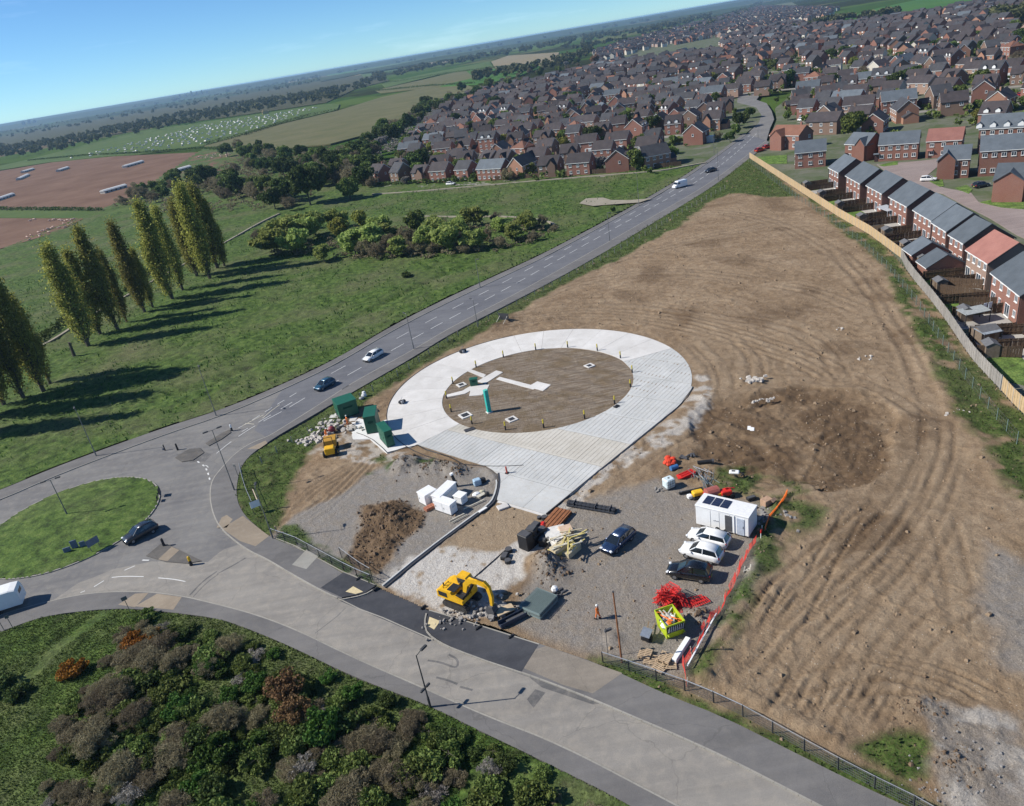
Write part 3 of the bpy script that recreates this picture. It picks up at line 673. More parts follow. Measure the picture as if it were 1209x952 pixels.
kerb('kerb', K_NORTH); kerb('kerb', K_SITE_A); kerb('kerb', K_SITE_B); kerb('kerb', K_SOUTH); kerb('kerb', K_ENTRY)
def between(name, A, B, mt, z=.12):
    m_ = MB(); m_.prism(list(A)+list(reversed(B)), -.4, z); return struct(m_.build(name, mt))
FN = P([(-120,628),(-60,600),(0,580),(59.6,554.5),(132.4,527.5),(199,504),(264.7,483.5),(333,455),(400,423),(465,384),(532,350.5),(592,323),(651.5,295.5),(780,226),(837,189),(879,157.5)])
between('footway', smooth(K_NORTH,2), smooth(FN,2), ASPH_PATH)
FA = P([(908,169),(878,193),(843,220),(804,244),(700,307),(614,353),(532,394.5),(490,421.5),(430,456),(400,473),(365,494),(330,514),(300,534),(286,549),(281,565),(278.6,588),(287.8,608.7),(308.6,627.2),(322.5,636.5),(349,647),(380,663),(404,677.5)])
between('footway', smooth(K_SITE_A,2), smooth(FA,2), ASPH_PATH)
FB = P([(636.5,761),(714,787.4),(789,822.3),(851.8,846.7),(928.5,885),(998.3,920),(1061,949.6),(1200,1010)])
between('footway', smooth(P([(616,794.5),(623,796.5),(696.5,825),(748.8,847.7),(789,864.5),(858.8,896),(963.4,950),(1080,1010),(1190,1070)]),1), smooth(FB,1), ASPH_PATH)
FS = P([(900,1050),(800,990),(741.8,949.6),(661.6,909.5),(574.4,867.6),(504.6,832.8),(420,801.4),(348.8,766.5),(303.5,747.3),(261.6,731.6),(209,724.6),(157,719.4),(115,720.5),(52,728),(0,747.3),(-60,772),(-150,830)])
between('footway', smooth(K_SOUTH,2), smooth(FS,2), ASPH_PATH)
# new asphalt: bellmouth and the two freshly surfaced corners
def slab(name, pts, mt, z0, z1, raw=False):
    m_ = MB(); m_.prism(pts if raw else P(pts), z0, z1); return struct(m_.build(name, mt))
slab('new_asphalt_footway', [(405.6,677),(443.8,692.3),(432,700.5),(420,703.5),(404,706.5),(379,695)], ASPH_NEW, -.3, .126)
slab('new_asphalt_footway', [(507.5,722.5),(572,741),(637,761),(616,794.5),(574.4,780.7),(538,767),(524,760),(509.5,750.5),(503.5,742),(504,731)], ASPH_NEW, -.3, .127)
slab('entrance_surface', [(445,694),(480,706.5),(507,722),(504,731),(502.5,743),(508,753),(500,752),(452,731),(420,718),(401,709.5),(420,706.5),(433,702.5)], ASPH_NEW, -.3, .012)
mb = MB(); mb.strip(P([(507,721.5),(545,733),(580,744),(637,762)]), .12, -.1, .16); mb.strip(P([(443.8,691.8),(405,676),(349,645.5),(325,636)]), .07, -.1, .15); struct(mb.build('edging', KERB_M))
mb = MB(); mb.strip(P([(379,695.5),(401,707.5),(425,719.5),(452,729.5),(480,742),(511,755.5)]), .13, -.1, .03); struct(mb.build('kerb', KERB_M))
TACT = M('tactile_paving', (.60,.50,.30), .9, var=.1)
for pts in ([(507.3,729.5),(520,734.6),(512.8,744.7),(505,740)], [(417.4,693.4),(429.2,700),(420,702.6),(408.3,699.8)]):
    q = [Vector(p) for p in P(pts)]; nx, ny = 4, 3; m_ = MB()
    for i in range(nx):
        for j in range(ny):
            def bl(u, v): return (q[0].lerp(q[1], u)).lerp(q[3].lerp(q[2], u), v)
            e = .01; m_.prism([tuple(bl((i+a)/nx, (j+b)/ny)) for a, b in ((e,e),(1-e,e),(1-e,1-e),(e,1-e))], .1, .142)
    struct(m_.build('tactile_paving', TACT))
# patches of repaired and lighter surface
for pts, mt, z in (([(262,625),(287,610),(318,634),(302,646),(284,640)], PAVE_TAN, .124),([(256,628-4),(262,612),(268,609),(275,614),(268,624)], PAVE_TAN, .124),([(292,531),(314,521),(316,524),(306,531)], PAVE_TAN, .124),
   ([(618,790),(632,768),(645,764),(735,796),(700,820),(665,810)], mat_asphalt('dusty_footway',(.19,.165,.135),(.24,.21,.175),(.30,.26,.21),.5), .124),
   ([(140,715),(160,702),(176,701),(160,718)], PAVE_TAN, .124),([(160,717),(186,702),(215,706),(205,721)], PAVE_TAN, .1245) ,([(345,668),(362,650),(376,658),(362,673)], mat_asphalt('patched_footway',(.26,.25,.22),(.32,.31,.28)), .124)):
    slab('footway_patch', pts, mt, None, z)
ASPH_OLD = mat_asphalt('pale_asphalt', (.215,.2,.18), (.262,.244,.218), (.34,.305,.255), .65)
slab('side_road_surface', [(216,706),(175,700),(130,700),(92,703.5),(60,711),(90,690),(135,672),(180,663),(245,664),(262,650),(281,643),(313,660),(387,702.6),(452,731.5),(574,782),(696,825.5),(858,896.5),(963,950.5),(1080,1011),(1189,1069),(1011,1089),(794,949),(661,879),(504,814.5),(420,778),(348,743),(296,724),(244,710.7)], ASPH_OLD, None, .008)
TAR = mat_asphalt('tar_patch', (.105,.102,.10),(.13,.127,.125)); 
for pts in ([(625,800),(640,812),(700,832),(718,830),(690,815),(650,801)], [(622,826),(632,814),(644,818),(630,836)],):
    slab('road_patch', pts, TAR, None, .011)
slab('road_patch', [(208,540-3),(222,534),(236,531),(250,537),(242,545),(225,546)], TAR, None, .010)
# sealed trench lines across the carriageway
mb = MB(); mb.strip(smooth(P([(224,703),(240,686),(256,675)]),1), .25, 0, .011); mb.strip(smooth(P([(256,678),(275,668),(290,659)]),1), .2, 0, .0115); mb.strip(smooth(P([(228,705),(244,688),(258,678)]),1), .12, 0, .012); mb.strip(P([(372,748),(398,728),(408,718)]), .08, 0, .011)
for pl in ([(505,780),(520,782),(540,790),(541,779),(530,773)],[(515,800),(528,803),(540,808)],[(543,811),(558,815)]): mb.strip(smooth(P(pl),2), .22, 0, .011)
struct(mb.build('tar_seam', TAR))
# markings
mk = MB()
def dash(pts, on, off, w, z=.013):
    ps = resample(smooth(P(pts), 2), .25); d = 0; cur = []
    for p in ps:
        ph = d % (on+off)
        if ph < on: cur.append(p)
        else:
            if len(cur) > 1: mk.strip(cur, w, 0, z)
            cur = []
        d += .25
    if len(cur) > 1: mk.strip(cur, w, 0, z)
def line(pts, w, z=.013): mk.strip(smooth(P(pts), 2), w, 0, z)
line([(905,167.5),(875,191.5),(839,217.5),(799,241.5),(694.5,301.5),(611.8,347.8),(532,388.5),(487.7,415.5),(419,452),(375,480.5),(341,502.5),(313,519.5)], .16)
dash([(893,158),(868,182),(838,205),(790,234),(670,300.5),(600,340),(520,382),(455,418),(400,449),(370,466)], 4, 2.0, .13)
dash([(885,160),(860,182),(830,204),(785,231),(662,297.5),(590,336),(510,377),(448,411),(400,436),(376,450)], 4, 5, .12)
dash([(360,470),(335,485),(300,503),(272,522),(255,536)], 4, 1.5, .12)
dash([(350,464),(320,482),(295,498),(270,512),(262,517)], 2, 1.0, .12)
dash([(345,475),(310,496),(285,510)], 3, 2.0, .12)
dash([(233,545),(240,549),(245,556),(248,568)], 1.0, .8, .22)
line([(246,552),(243,549),(240,551)], .1)
dash([(132,682),(146,680.5),(170,681)], 10, 1.5, .12); dash([(187,682.5),(205,684),(220,687)], 9, 1, .12)
dash([(147,673.5),(160,668)], 3, 2, .13); dash([(111,693),(124,685)], 3, 2, .13); line([(168,661.5),(176,661.7)], .2); dash([(95,700),(102,697)], 2, 1, .13)
struct(mk.build('road_marking', WHITE_PAINT))
# yellowish arrow and hatching near the splitter island
mk = MB(); mk.strip(P([(286,503),(311,490)]), .12, 0, .014); mk.strip(P([(290,500),(300,501)]), .12, 0, .014); mk.strip(P([(310,494),(318,487),(330,478)]), .12, 0, .014)
struct(mk.build('road_marking', M('cream_paint', (.60,.55,.42), .9)))
# islands
ISL = mat_asphalt('gritty_island', (.085,.08,.075), (.13,.12,.11), (.20,.18,.15), .5)
slab('traffic_island', [(207,541),(222,531.5),(236,529.5),(241,535),(228,544),(215,546)], ISL, -.2, .11)
slab('traffic_island', [(243,524),(262,512),(271,508),(273,511),(262,519),(247,527)], ISL, -.2, .11)
slab('traffic_island', [(173,657),(190,643),(198,643.5),(212,650),(238,663),(222,666),(196,664)], ISL, -.2, .11)
slab('island_crossing_strip', [(187,661.5),(203,646.5),(212,650.5),(198,663.5)], PAVE_TAN, None, .115)
# roundabout island
IC = (-64.73, 93.33); IR = 12.15
mb = MB(); mb.loft([[(IC[0]+r*math.cos(2*math.pi*i/72), IC[1]+r*math.sin(2*math.pi*i/72), z) for i in range(72)] for r, z in ((IR,-.3),(IR,.13),(IR-.18,.135),(IR-.19,.05))], False)
struct(mb.build('roundabout_kerb', KERB_M))
mb = MB()
pts_c = [(IC[0]+(IR-.18)*math.cos(2*math.pi*i/90), IC[1]+(IR-.18)*math.sin(2*math.pi*i/90)) for i in range(90)]
def z_isl(x, y):
    r_ = np.hypot(x-IC[0], y-IC[1])/IR; return (.13+.45*np.clip(1-r_**2,0,1)+sstep(1.0,.85,r_)*((fbm(x,y,2.5,4,301)-.5)*.25+(fbm(x,y,.7,3,305)-.5)*.12),)
polar_terrain('roundabout_island_grass', pts_c, [GRASS_VERGE], z_isl)
# mown verge strip along the north footway and beyond
VN = P([(-120,612),(-60,588),(0,566),(59.6,541),(132.4,517),(199,494),(264.7,471),(333,444),(400,411),(465,371),(532,332),(592,300),(651.5,287),(780,221),(834,187)])
# ------------------------------------------------------------------ concrete turning circle: each slab a part
tc = thing('concrete_hardstanding', 'large pale concrete ring and apron round the bare soil disc', 'hardstanding', (RC[0], RC[1], 0))
A_L = math.degrees(math.atan2(APRON[0][1]-RC[1], APRON[0][0]-RC[0])) % 360; A_R = 14.0
NSEG = 15
for k in range(NSEG):
    sp_ = R(A_L-A_R); a0 = R(A_R)+sp_*k/NSEG; a1 = R(A_R)+sp_*(k+1)/NSEG; g = .02; n = 9
    o_ = [(R_OUT*math.cos(a0+g/R_OUT+(a1-a0-2*g/R_OUT)*i/n), R_OUT*math.sin(a0+g/R_OUT+(a1-a0-2*g/R_OUT)*i/n)) for i in range(n+1)]
    i_ = [(R_IN*math.cos(a0+g/R_IN+(a1-a0-2*g/R_IN)*i/n), R_IN*math.sin(a0+g/R_IN+(a1-a0-2*g/R_IN)*i/n)) for i in range(n+1)]
    m_ = MB(); top = .165+rnd.uniform(-.005, .005); m_.prism(o_+i_[::-1], -.1, top); m_.build('slab', CONC, tc)
def clip_poly(poly, nx, ny, c):
    out = []; n = len(poly)
    for i in range(n):
        a = poly[i]; b = poly[(i+1) % n]; da = a[0]*nx+a[1]*ny-c; db = b[0]*nx+b[1]*ny-c
        if da >= 0: out.append(a)
        if (da >= 0) != (db >= 0): t = da/(da-db); out.append((a[0]+(b[0]-a[0])*t, a[1]+(b[1]-a[1])*t))
    return out
# apron beyond the ring: strips across, each of narrow brushed bays
ax0 = Vector(P([(587,591.2)])[0]); ax1 = Vector(P([(644.9,608.5)])[0]); ua = (ax1-ax0).normalized(); va = Vector((-ua.y, ua.x))
vs_ = [0, 5.6, 12.2, 18.2, 24.0, 30.5, 38]
def ring_cut(poly, r):
    """push vertices that fall inside the ring circle out to it (the apron butts against the ring)"""
    out = []
    dens = []
    for i in range(len(poly)):
        a = Vector(poly[i]); b = Vector(poly[(i+1) % len(poly)]); n = max(1, int((b-a).length/.8))
        for k in range(n): dens.append(a.lerp(b, k/n))
    c = Vector(RC); inn = [(p-c).length < r for p in dens]
    if all(inn): return None
    for p in dens:
        v = p-c
        if v.length < r: p = c+v.normalized()*r
        out.append((p.x, p.y))
    return out
arc = lambda r_, a, b_, n: [(RC[0]+r_*math.cos(R(a+(b_-a)*i/n)), RC[1]+r_*math.sin(R(a+(b_-a)*i/n))) for i in range(n+1)]
REG = arc(R_IN, A_R-.1, A_L-360+.1, 60)+APRON[0:6]+APRON[6:]+arc(R_OUT, math.degrees(math.atan2(APRON[-1][1]-RC[1], APRON[-1][0]-RC[0]))+.5, A_R-.1, 8)
u_all = [Vector(p).dot(ua) for p in REG]; v_all = [Vector(p).dot(va) for p in REG]; v0_ = va.dot(ax0); vv = v0_+min(0, min(v_all)-v0_)
strips = [-2, 5.4, 12.0, 18.6, 25.2, 31.8, 38.4, 45, 52, 60]
for k in range(len(strips)-1):
    lo, hi = v0_+strips[k], v0_+strips[k+1]; base = clip_poly(clip_poly(REG, va.x, va.y, lo+.03), -va.x, -va.y, -(hi-.03))
    if len(base) < 3: continue
    q = min(u_all)-.1; bay = []
    while q < max(u_all):
        wid = 6.2; sub = clip_poly(clip_poly(base, ua.x, ua.y, q+.02), -ua.x, -ua.y, -(q+wid-.02)); lane = MB(); x_ = q
        if len(sub) >= 3:
            if k == 0: lane.prism([(p[0]-RC[0], p[1]-RC[1]) for p in sub], -.1, .162)
            else:
                lane.prism([(p[0]-RC[0], p[1]-RC[1]) for p in sub], -.1, .142)
                while x_ < q+wid-.01:
                    s_ = clip_poly(clip_poly(sub, ua.x, ua.y, x_+.06), -ua.x, -ua.y, -(x_+.7-.06))
                    if len(s_) >= 3: lane.prism([(p[0]-RC[0], p[1]-RC[1]) for p in s_], .08, .164)
                    x_ += .7
                s_ = clip_poly(sub, -va.x, -va.y, -(lo+.45))
                if len(s_) >= 3: lane.prism([(p[0]-RC[0], p[1]-RC[1]) for p in s_], None, .167)
            lane.build('slab', CONC_G if k != 2 else CONC_S, tc)
        q += wid

# ------------------------------------------------------------------ fields beyond the meadow
F_SOIL = mat_field('ploughed_soil', (.15,.085,.055), (.235,.145,.10), .03, .5); F_GREEN = mat_field('pasture', (.07,.12,.03), (.12,.16,.05), .03)
F_OLIVE = mat_field('rough_pasture', (.12,.125,.055), (.18,.165,.085), .03, .3); F_BRIGHT = mat_field('young_crop', (.055,.14,.03), (.085,.18,.04), .01); F_TAN = mat_field('stubble', (.24,.20,.12), (.30,.25,.16), .02)
F_SCRUBF = mat_field('scrubby_ground', (.05,.065,.025), (.12,.10,.06), .06, .3)
def field(pts, mt, z=.05): return slab('field', pts, mt, -.9, z)
field([(-300,205),(0,205),(60,193),(132,185.5),(232,180),(284,178.5),(292,198),(330,190),(420,185),(450,215),(400,240),(120,300),(0,330),(-300,420)], F_SCRUBF, -.25)
field([(-300,195),(0,202),(60,192),(132,185),(232,180),(284,179),(291,198),(240,215),(212,214),(180,226),(150,238),(122,247),(0,246),(-300,255)], F_SOIL, .0)
field([(-300,275),(0,258),(99,258),(66,275),(0,294),(-300,370)], F_SOIL, .05)
field([(-300,258),(0,248),(125,249),(145,243),(160,250),(100,258),(0,257),(-300,273)], F_GREEN, .03)
field([(-300,262),(33,188.6),(165,155),(298,136),(385,123),(401,123),(398,130),(331,146),(241,172),(165,182),(132,184),(60,191.5),(0,201),(-300,235)], F_GREEN, .1)
field([(241,172.5),(331,147),(400,130.5),(450,115),(500,104),(552,101),(560,104),(545,112),(505,130),(480,143),(440,157),(390,170),(300,179)], F_OLIVE, .1)
field([(443,107),(549,83),(590,80),(560,92),(520,102),(450,110)], F_OLIVE, .3)
field([(549,83),(645,78),(612,90),(575,99),(520,102),(560,92)], F_BRIGHT, .35)
field([(580,73),(600,66),(660,62),(657,75),(620,79),(585,80)], F_TAN, .4)
field([(450,99),(500,88),(578,73),(583,80),(520,88),(455,104)], F_GREEN, .4)
field([(340,97),(400,88),(532,71),(530,73),(400,92),(345,100)], F_TAN, .5)
field([(420,82),(520,64),(600,57),(580,63),(500,75),(430,92)], F_GREEN, .5)
field([(380,88),(400,83),(480,70),(540,60),(480,76),(400,93)], F_BRIGHT, .45)
field([(976,27),(1037,10),(1088,-1),(1165,-3),(1138,7),(1060,18),(1037,20)], F_BRIGHT, .5)
field([(0,178),(60,165),(165,152),(298,134),(385,121),(420,105),(460,95),(440,88),(300,105),(150,132),(0,160)], F_SCRUBF, .05)

# ------------------------------------------------------------------ foliage
def quads(C, N, U, S, asp=1.0):
    """leaf faces: centre, unit normal-free frame from random vectors, size"""
    n = len(C); a = N; b = U
    b = b-a*(np.sum(a*b, 1, keepdims=True)); b /= np.linalg.norm(b, axis=1, keepdims=True)+1e-9
    c = np.cross(a, b); h = (S/2)[:, None]
    V = np.stack([C-b*h-c*h*asp, C+b*h-c*h*asp, C+b*h*.8+c*h*asp, C-b*h*.8+c*h*asp], 1).reshape(-1, 3)
    return V, np.arange(n*4).reshape(n, 4)
def rv(rs, n):
    v = rs.normal(size=(n, 3)); return v/np.linalg.norm(v, axis=1, keepdims=True)
def crown_pts(rs, n, R_, H, z0, blobs, flat=1.0):
    """points through a crown made of uneven clumps"""
    bc = rv(rs, blobs)*rs.uniform(.35, .8, (blobs, 1)); bc[:, 2] = bc[:, 2]*.9; br = rs.uniform(.15, .42, blobs)
    k = rs.integers(0, blobs, n); d = rv(rs, n)*(rs.uniform(0.55, 1.0, (n, 1)))
    p = bc[k]+d*br[k][:, None]
    return np.stack([p[:,0]*R_, p[:,1]*R_, z0+H/2+p[:,2]*H/2*flat], 1)
def tree_meshes(seed, R_, H, n, leaf, mt, trunk_mt, trunk=.25, blobs=22, bare=.12, asp=1.0, name='crown'):
    rs = np.random.default_rng(seed); C = crown_pts(rs, n, R_, H*(1-bare), H*bare, blobs)
    V, F = quads(C, rv(rs, n), rv(rs, n), rs.uniform(.6, 1.3, n)*leaf, asp)
    cm = npmesh(name, V, F, [mt])
    t = MB(); r = random.Random(seed); top = Vector((r.uniform(-.1,.1)*R_, r.uniform(-.1,.1)*R_, H*.75))
    t.cyl((0,0,-.4), top*.5, trunk, trunk*.7, 6, False); t.cyl(top*.5, top, trunk*.7, trunk*.2, 6, False)
    for k in range(9):
        a = r.uniform(0, 6.28); s = top*r.uniform(.3, .75); e = s+Vector((math.cos(a)*R_*.6, math.sin(a)*R_*.6, H*r.uniform(.12,.3)))
        t.cyl(s, e, trunk*.35, trunk*.1, 5, False)
    return cm, t.mesh('trunk', trunk_mt)
BARK = M('bark', (.10,.08,.06), .95, var=.3, scale=4); BARKG = M('grey_bark', (.17,.15,.125), .95, var=.3, scale=4)
L_POP = leafmat('poplar_leaf', (.18,.18,.035), (.42,.40,.11), .5); L_DG = leafmat('dark_leaf', (.045,.07,.02), (.13,.18,.05)); L_MG = leafmat('mid_leaf', (.08,.12,.03), (.21,.26,.07))
L_YG = leafmat('fresh_leaf', (.20,.26,.07), (.42,.48,.15), .5); L_WIL = leafmat('willow_leaf', (.20,.22,.045), (.36,.36,.09), .4); L_TW = leafmat('bare_twig', (.15,.125,.075), (.33,.285,.18), .25); L_BL = leafmat('blossom', (.20,.18,.16), (.42,.39,.35), .2)
L_OR = leafmat('gorse_flower', (.20,.095,.015), (.42,.19,.025), .2); L_RU = leafmat('rust_leaf', (.17,.11,.05), (.34,.22,.10), .25); L_COP = leafmat('copper_leaf', (.14,.06,.035), (.24,.12,.06)); L_WOOD = leafmat('wood_leaf', (.05,.06,.025), (.14,.135,.06), .15)
def mk_tree(name, meshes, label, cat, loc, rz=0, s=1.0, group=None, parts=('crown','trunk')):
    t = thing(name, label, cat, loc, rz, group); t.scale = (s, s, s) if isinstance(s, (int, float)) else s
    for nm, me in zip(parts, meshes): piece(nm, me, t)
    return t
def height_of(base, topy, s=1.0):
    b = G(*base); lo, hi = 0.5, 60
    for _ in range(30):
        mid = (lo+hi)/2
        if proj(b.x, b.y, mid)[1] > topy: lo = mid
        else: hi = mid
    return lo
# tall poplars
def poplar_mesh(seed):
    rs = np.random.default_rng(seed); H = 24.0; C = []; W_ = MB(); W_.cyl((0,0,-.5), (0,0,13), .38, .22, 7, False); W_.cyl((0,0,13), (0,0,23), .22, .04, 5, False); tw = []
    nb = 135
    for k in range(nb):
        h0 = .2+21.0*(k/nb)**.9; a = rs.uniform(0, 6.28); L = rs.uniform(4.5, 8.5)*(1-.68*k/nb)
        rmax = 2.8*math.sin(math.pi*min(1, (h0+4)/27)**.75)*rs.uniform(.45, 1.2)
        t = np.linspace(0, 1, 60); r = rmax*np.sqrt(t)*(1-.35*t); z = h0+L*t
        tw.append([(math.cos(a)*r[i], math.sin(a)*r[i], z[i]) for i in (0, 10, 28, 50)])
        m_ = rs.integers(60, 95); ti = rs.uniform(.12, 1.0, m_)
        rr = rmax*np.sqrt(ti)*(1-.35*ti); c = np.stack([np.cos(a)*rr, np.sin(a)*rr, np.minimum(h0+L*ti, 24.3)], 1)+rs.normal(size=(m_, 3))*np.array([.40,.40,.6])*(.6+.8*ti[:,None])
        C.append(c)
    C = np.concatenate(C); n = len(C); V, F = quads(C, rv(rs, n), rv(rs, n)*np.array([.5,.5,1.4]), rs.uniform(.2, .44, n), .55)
    for p in tw: W_.cyl(p[0], p[1], .08, .06, 4, False); W_.cyl(p[1], p[2], .06, .04, 4, False); W_.cyl(p[2], p[3], .04, .02, 4, False)
    return npmesh('crown', V, F, [L_POP]), W_.mesh('trunk', BARK)
PM = [poplar_mesh(s) for s in (1, 2, 3, 4, 5)]
POPS = [((-60,520),330,'far left'),((-22,494),322,''),((5,478),345,''),((28,470),312,''),((51,461),312,''),((59,452),345,''),((105,409),283,''),((119,395),290,''),((139,389.6),263,''),((150,381),290,''),((171,369),258,''),((181,363.6),290,''),
  ((204,354),232,''),((216,343),240,''),((233,327),232,''),((248,329),212,''),((257,317),213,''),((265,314),232,'')]
ORD = ['first','second','third','fourth','fifth','sixth','seventh','eighth','ninth','tenth','eleventh','twelfth','thirteenth','fourteenth','fifteenth','sixteenth','seventeenth','eighteenth','nineteenth','twentieth']
for i, (b, ty, _) in enumerate(POPS):
    g = G(*b); h = height_of(b, ty)/24.3; w = h*rnd.uniform(.95, 1.4)
    mk_tree('poplar_tree', PM[i % 5], 'tall yellow-green poplar in the meadow row, %s from the left edge' % ORD[i], 'tree', (g.x, g.y, 0), rnd.uniform(0, 6), (w, w, h), 'poplars in a row along the meadow path')
g = G(88, 421); b = thing('tree_stump', 'bare dark standing stump on the meadow between two clumps of poplars', 'tree stump', (g.x, g.y, 0)); mb = MB(); mb.cyl((0,0,-.3), (.15,0,3.6), .42, .30, 8); mb.cyl((.1,0,2.5), (.8,.2,3.6), .12, .06, 6); mb.build('trunk', BARK, b)
# prototypes of broad trees
BT = {'dark': [tree_meshes(11, 5.2, 10.5, 3800, .62, L_DG, BARK), tree_meshes(12, 4.6, 9, 3200, .62, L_DG, BARK)],
      'mid': [tree_meshes(13, 4.4, 9, 3000, .58, L_MG, BARK), tree_meshes(14, 3.4, 7, 2200, .5, L_MG, BARK)],
      'fresh': [tree_meshes(15, 3.2, 5.5, 2600, .42, L_YG, BARKG, .14), tree_meshes(16, 3.6, 5.0, 2600, .42, L_YG, BARKG, .14)],
      'willow': [tree_meshes(17, 3.6, 8, 2600, .45, L_WIL, BARKG, .16)],
      'bare': [tree_meshes(18, 3.8, 6.5, 3400, .75, L_TW, BARKG, .14, 18, .05, .10), tree_meshes(19, 3.0, 5, 2800, .65, L_TW, BARKG, .12, 18, .05, .10)],
      'blossom': [tree_meshes(20, 3.4, 6, 2400, .4, L_BL, BARKG, .12)], 'copper': [tree_meshes(21, 7, 16, 3000, 1.0, L_COP, BARK)]}
NAMES = {'dark': 'dark_tree', 'mid': 'green_tree', 'fresh': 'willow_shrub', 'willow': 'yellow_green_tree', 'bare': 'bare_tree', 'blossom': 'blossom_tree', 'copper': 'copper_tree'}
def WH(v, lim, words):
    for l_, w_ in zip(lim, words):
        if v < l_: return w_
    return words[-1]
def tree(kind, px, py, s, label, group=None, cat='tree', sz=1.0):
    g = G(px, py); return mk_tree(NAMES[kind], BT[kind][rnd.randrange(len(BT[kind]))], label, cat, (g.x, g.y, -.1), rnd.uniform(0, 6), (s, s, s*sz), group)
tree('dark', 367, 243, 1.75, 'largest dark green round tree standing alone at the far side of the meadow', sz=1.15)
tree('mid', 414, 236, 1.2, 'mid green tree just right of the largest round meadow tree')
tree('willow', 404, 285, 1.15, 'yellow-green upright tree at the left of the willow scrub'); tree('willow', 428, 272, 1.0, 'yellow-green tree behind the light green willow scrub')
tree('mid', 492, 275, .9, 'small mid green tree at the middle of the wet scrub'); tree('fresh', 383, 309, 1.1, 'roundest light green willow bush at the near edge of the scrub')
for i, (x, y, s) in enumerate([(325,300,1.5),(340,292,1.7),(352,301,1.3),(362,285,1.4),(372,278,1.3),(350,275,1.2),(420,300,1.3),(440,296,1.4),(455,290,1.2),(336,280,1.2),(398,270,1.1),(515,285,1.2),(530,298,1.3),(545,278,1.0),(560,268,1.1),(625,272,1.0),(605,285,.9),(470,303,1.0),(448,280,1.2),(560,295,1.0),(590,275,.8),(505,296,1.1)]):
    tree('fresh', x, y, s*1.3, 'light green willow bush in the wet scrub, '+WH(x,(350,380,450,520,580),('left end','left part','nearer the roundest bush','middle','right part','right end')), 'willow bushes in the wet scrub', 'bush', .95)
for i, (x, y, s) in enumerate([(432,303,.8),(446,306,.8),(462,298,.9),(480,290,.9),(498,300,.9),(512,300,.8),(536,288,.8),(550,300,.7),(575,285,.8),(592,292,.7),(640,268,.6),(655,274,.5),(470,280,.8),(486,302,.7),(525,275,.8),(318,290,.8),(305,285,.7),(412,296,.8),(585,262,.7),(610,268,.6),(630,285,.5)]):
    tree('bare', x, y, s, 'grey-brown leafless bush in the wet scrub, '+WH(x,(330,450,500,560,620),('left end','left of the middle','middle','right of the middle','right part','right end')), 'leafless bushes in the wet scrub', 'bush')
rs = random.Random(5)
# the thick belt between the fields and the estate, then the clumps by the pig field
belt = [((205,215),(330,238),34),((150,238),(215,226),12),((270,183),(450,205),44),((285,200),(450,216),40),((405,205),(470,160),44),((455,165),(520,125),44),((505,132),(600,98),40),((590,100),(690,76),22),((250,228),(350,245),14),((370,215),(440,222),12)]
for (a, b, n) in belt:
    for i in range(n):
        t = (i+rs.random())/n; x = a[0]+(b[0]-a[0])*t+rs.uniform(-9, 9); y = a[1]+(b[1]-a[1])*t+rs.uniform(-7, 7)
        k = rs.choice(['dark','mid','bare','bare','mid','blossom' if x > 440 else 'bare','bare'])
        tree(k, x, y, rs.uniform(.95, 1.5), {'dark': 'dark green tree in the field-side belt', 'mid': 'mid green tree in the field-side belt', 'bare': 'leafless brownish tree in the field-side belt',
             'blossom': 'pale blossoming tree in the field-side belt', 'fresh': 'fresh light green tree in the field-side belt'}[k], 'trees of the belt between fields and estate', 'tree')['label'] += ' '+('by the pig field' if x < 260 else 'behind the wet scrub' if x < 370 else 'left of the estate' if x < 440 else 'beside the olive field' if x < 520 else 'far end')+', '+WH(y,(125,150,175,195,215,235),('farthest','far side','upper part','middle','lower part','near side','nearest'))
tree('copper', 703, 77, 1.0, 'large copper-brown tree above the roofs on the skyline of the estate'); tree('mid', 560, 213, .55, 'small green tree at the meadow edge in front of the estate'); tree('fresh', 626, 208, 1.1, 'light green round tree in front of the estate fence'); tree('fresh', 553, 210, 1.1, 'fresh green round tree in front of the left estate houses')
tree('mid', 724, 252, .35, 'dark green lone bush beside the main road near the sandy patch', cat='bush'); tree('mid', 768, 206, .4, 'small dark bush on the path at the meadow edge', cat='bush'); tree('dark', 480, 327, .35, 'dark low bush alone on the green meadow', cat='bush', sz=.5); tree('mid', 476, 214, .9, 'small green tree before the leftmost estate houses'); tree('dark', 500, 215, .6, 'dark clipped bush before the leftmost estate houses', cat='bush')
# undergrowth between the single trees
# far woodland as one mass
def wood(name, areas, seed, leaf=2.2, per=70):
    rs2 = np.random.default_rng(seed); Vs = []; n0 = 0
    for poly, n, R_, H in areas:
        pts = P(poly); A = np.array(pts); got = 0
        C = []
        while got < n:
            q = rs2.uniform(A.min(0), A.max(0), (n, 2)); ok = inside(q[:,0], q[:,1], pts); q = q[ok]; C.append(q); got += len(q)
        C = np.concatenate(C)[:n]
        for cx, cy in C:
            r = R_*rs2.uniform(.7, 1.3); h = H*rs2.uniform(.7, 1.25); c = crown_pts(rs2, per, r, h*.85, h*.12, 7); c[:,0] += cx; c[:,1] += cy; Vs.append((c, r))
    C = np.concatenate([c for c, r in Vs]); S = np.concatenate([np.full(len(c), r*leaf/5) for c, r in Vs]); n = len(C)
    V, F = quads(C, rv(rs2, n), rv(rs2, n), S*rs2.uniform(.7, 1.3, n))
    o = bpy.data.objects.new(name, npmesh(name, V, F, [L_WOOD])); COL.objects.link(o); return o
def band(pts, up):   # outline: line of pixels and the same line raised
    return pts+[(x, y-up) for x, y in pts[::-1]]
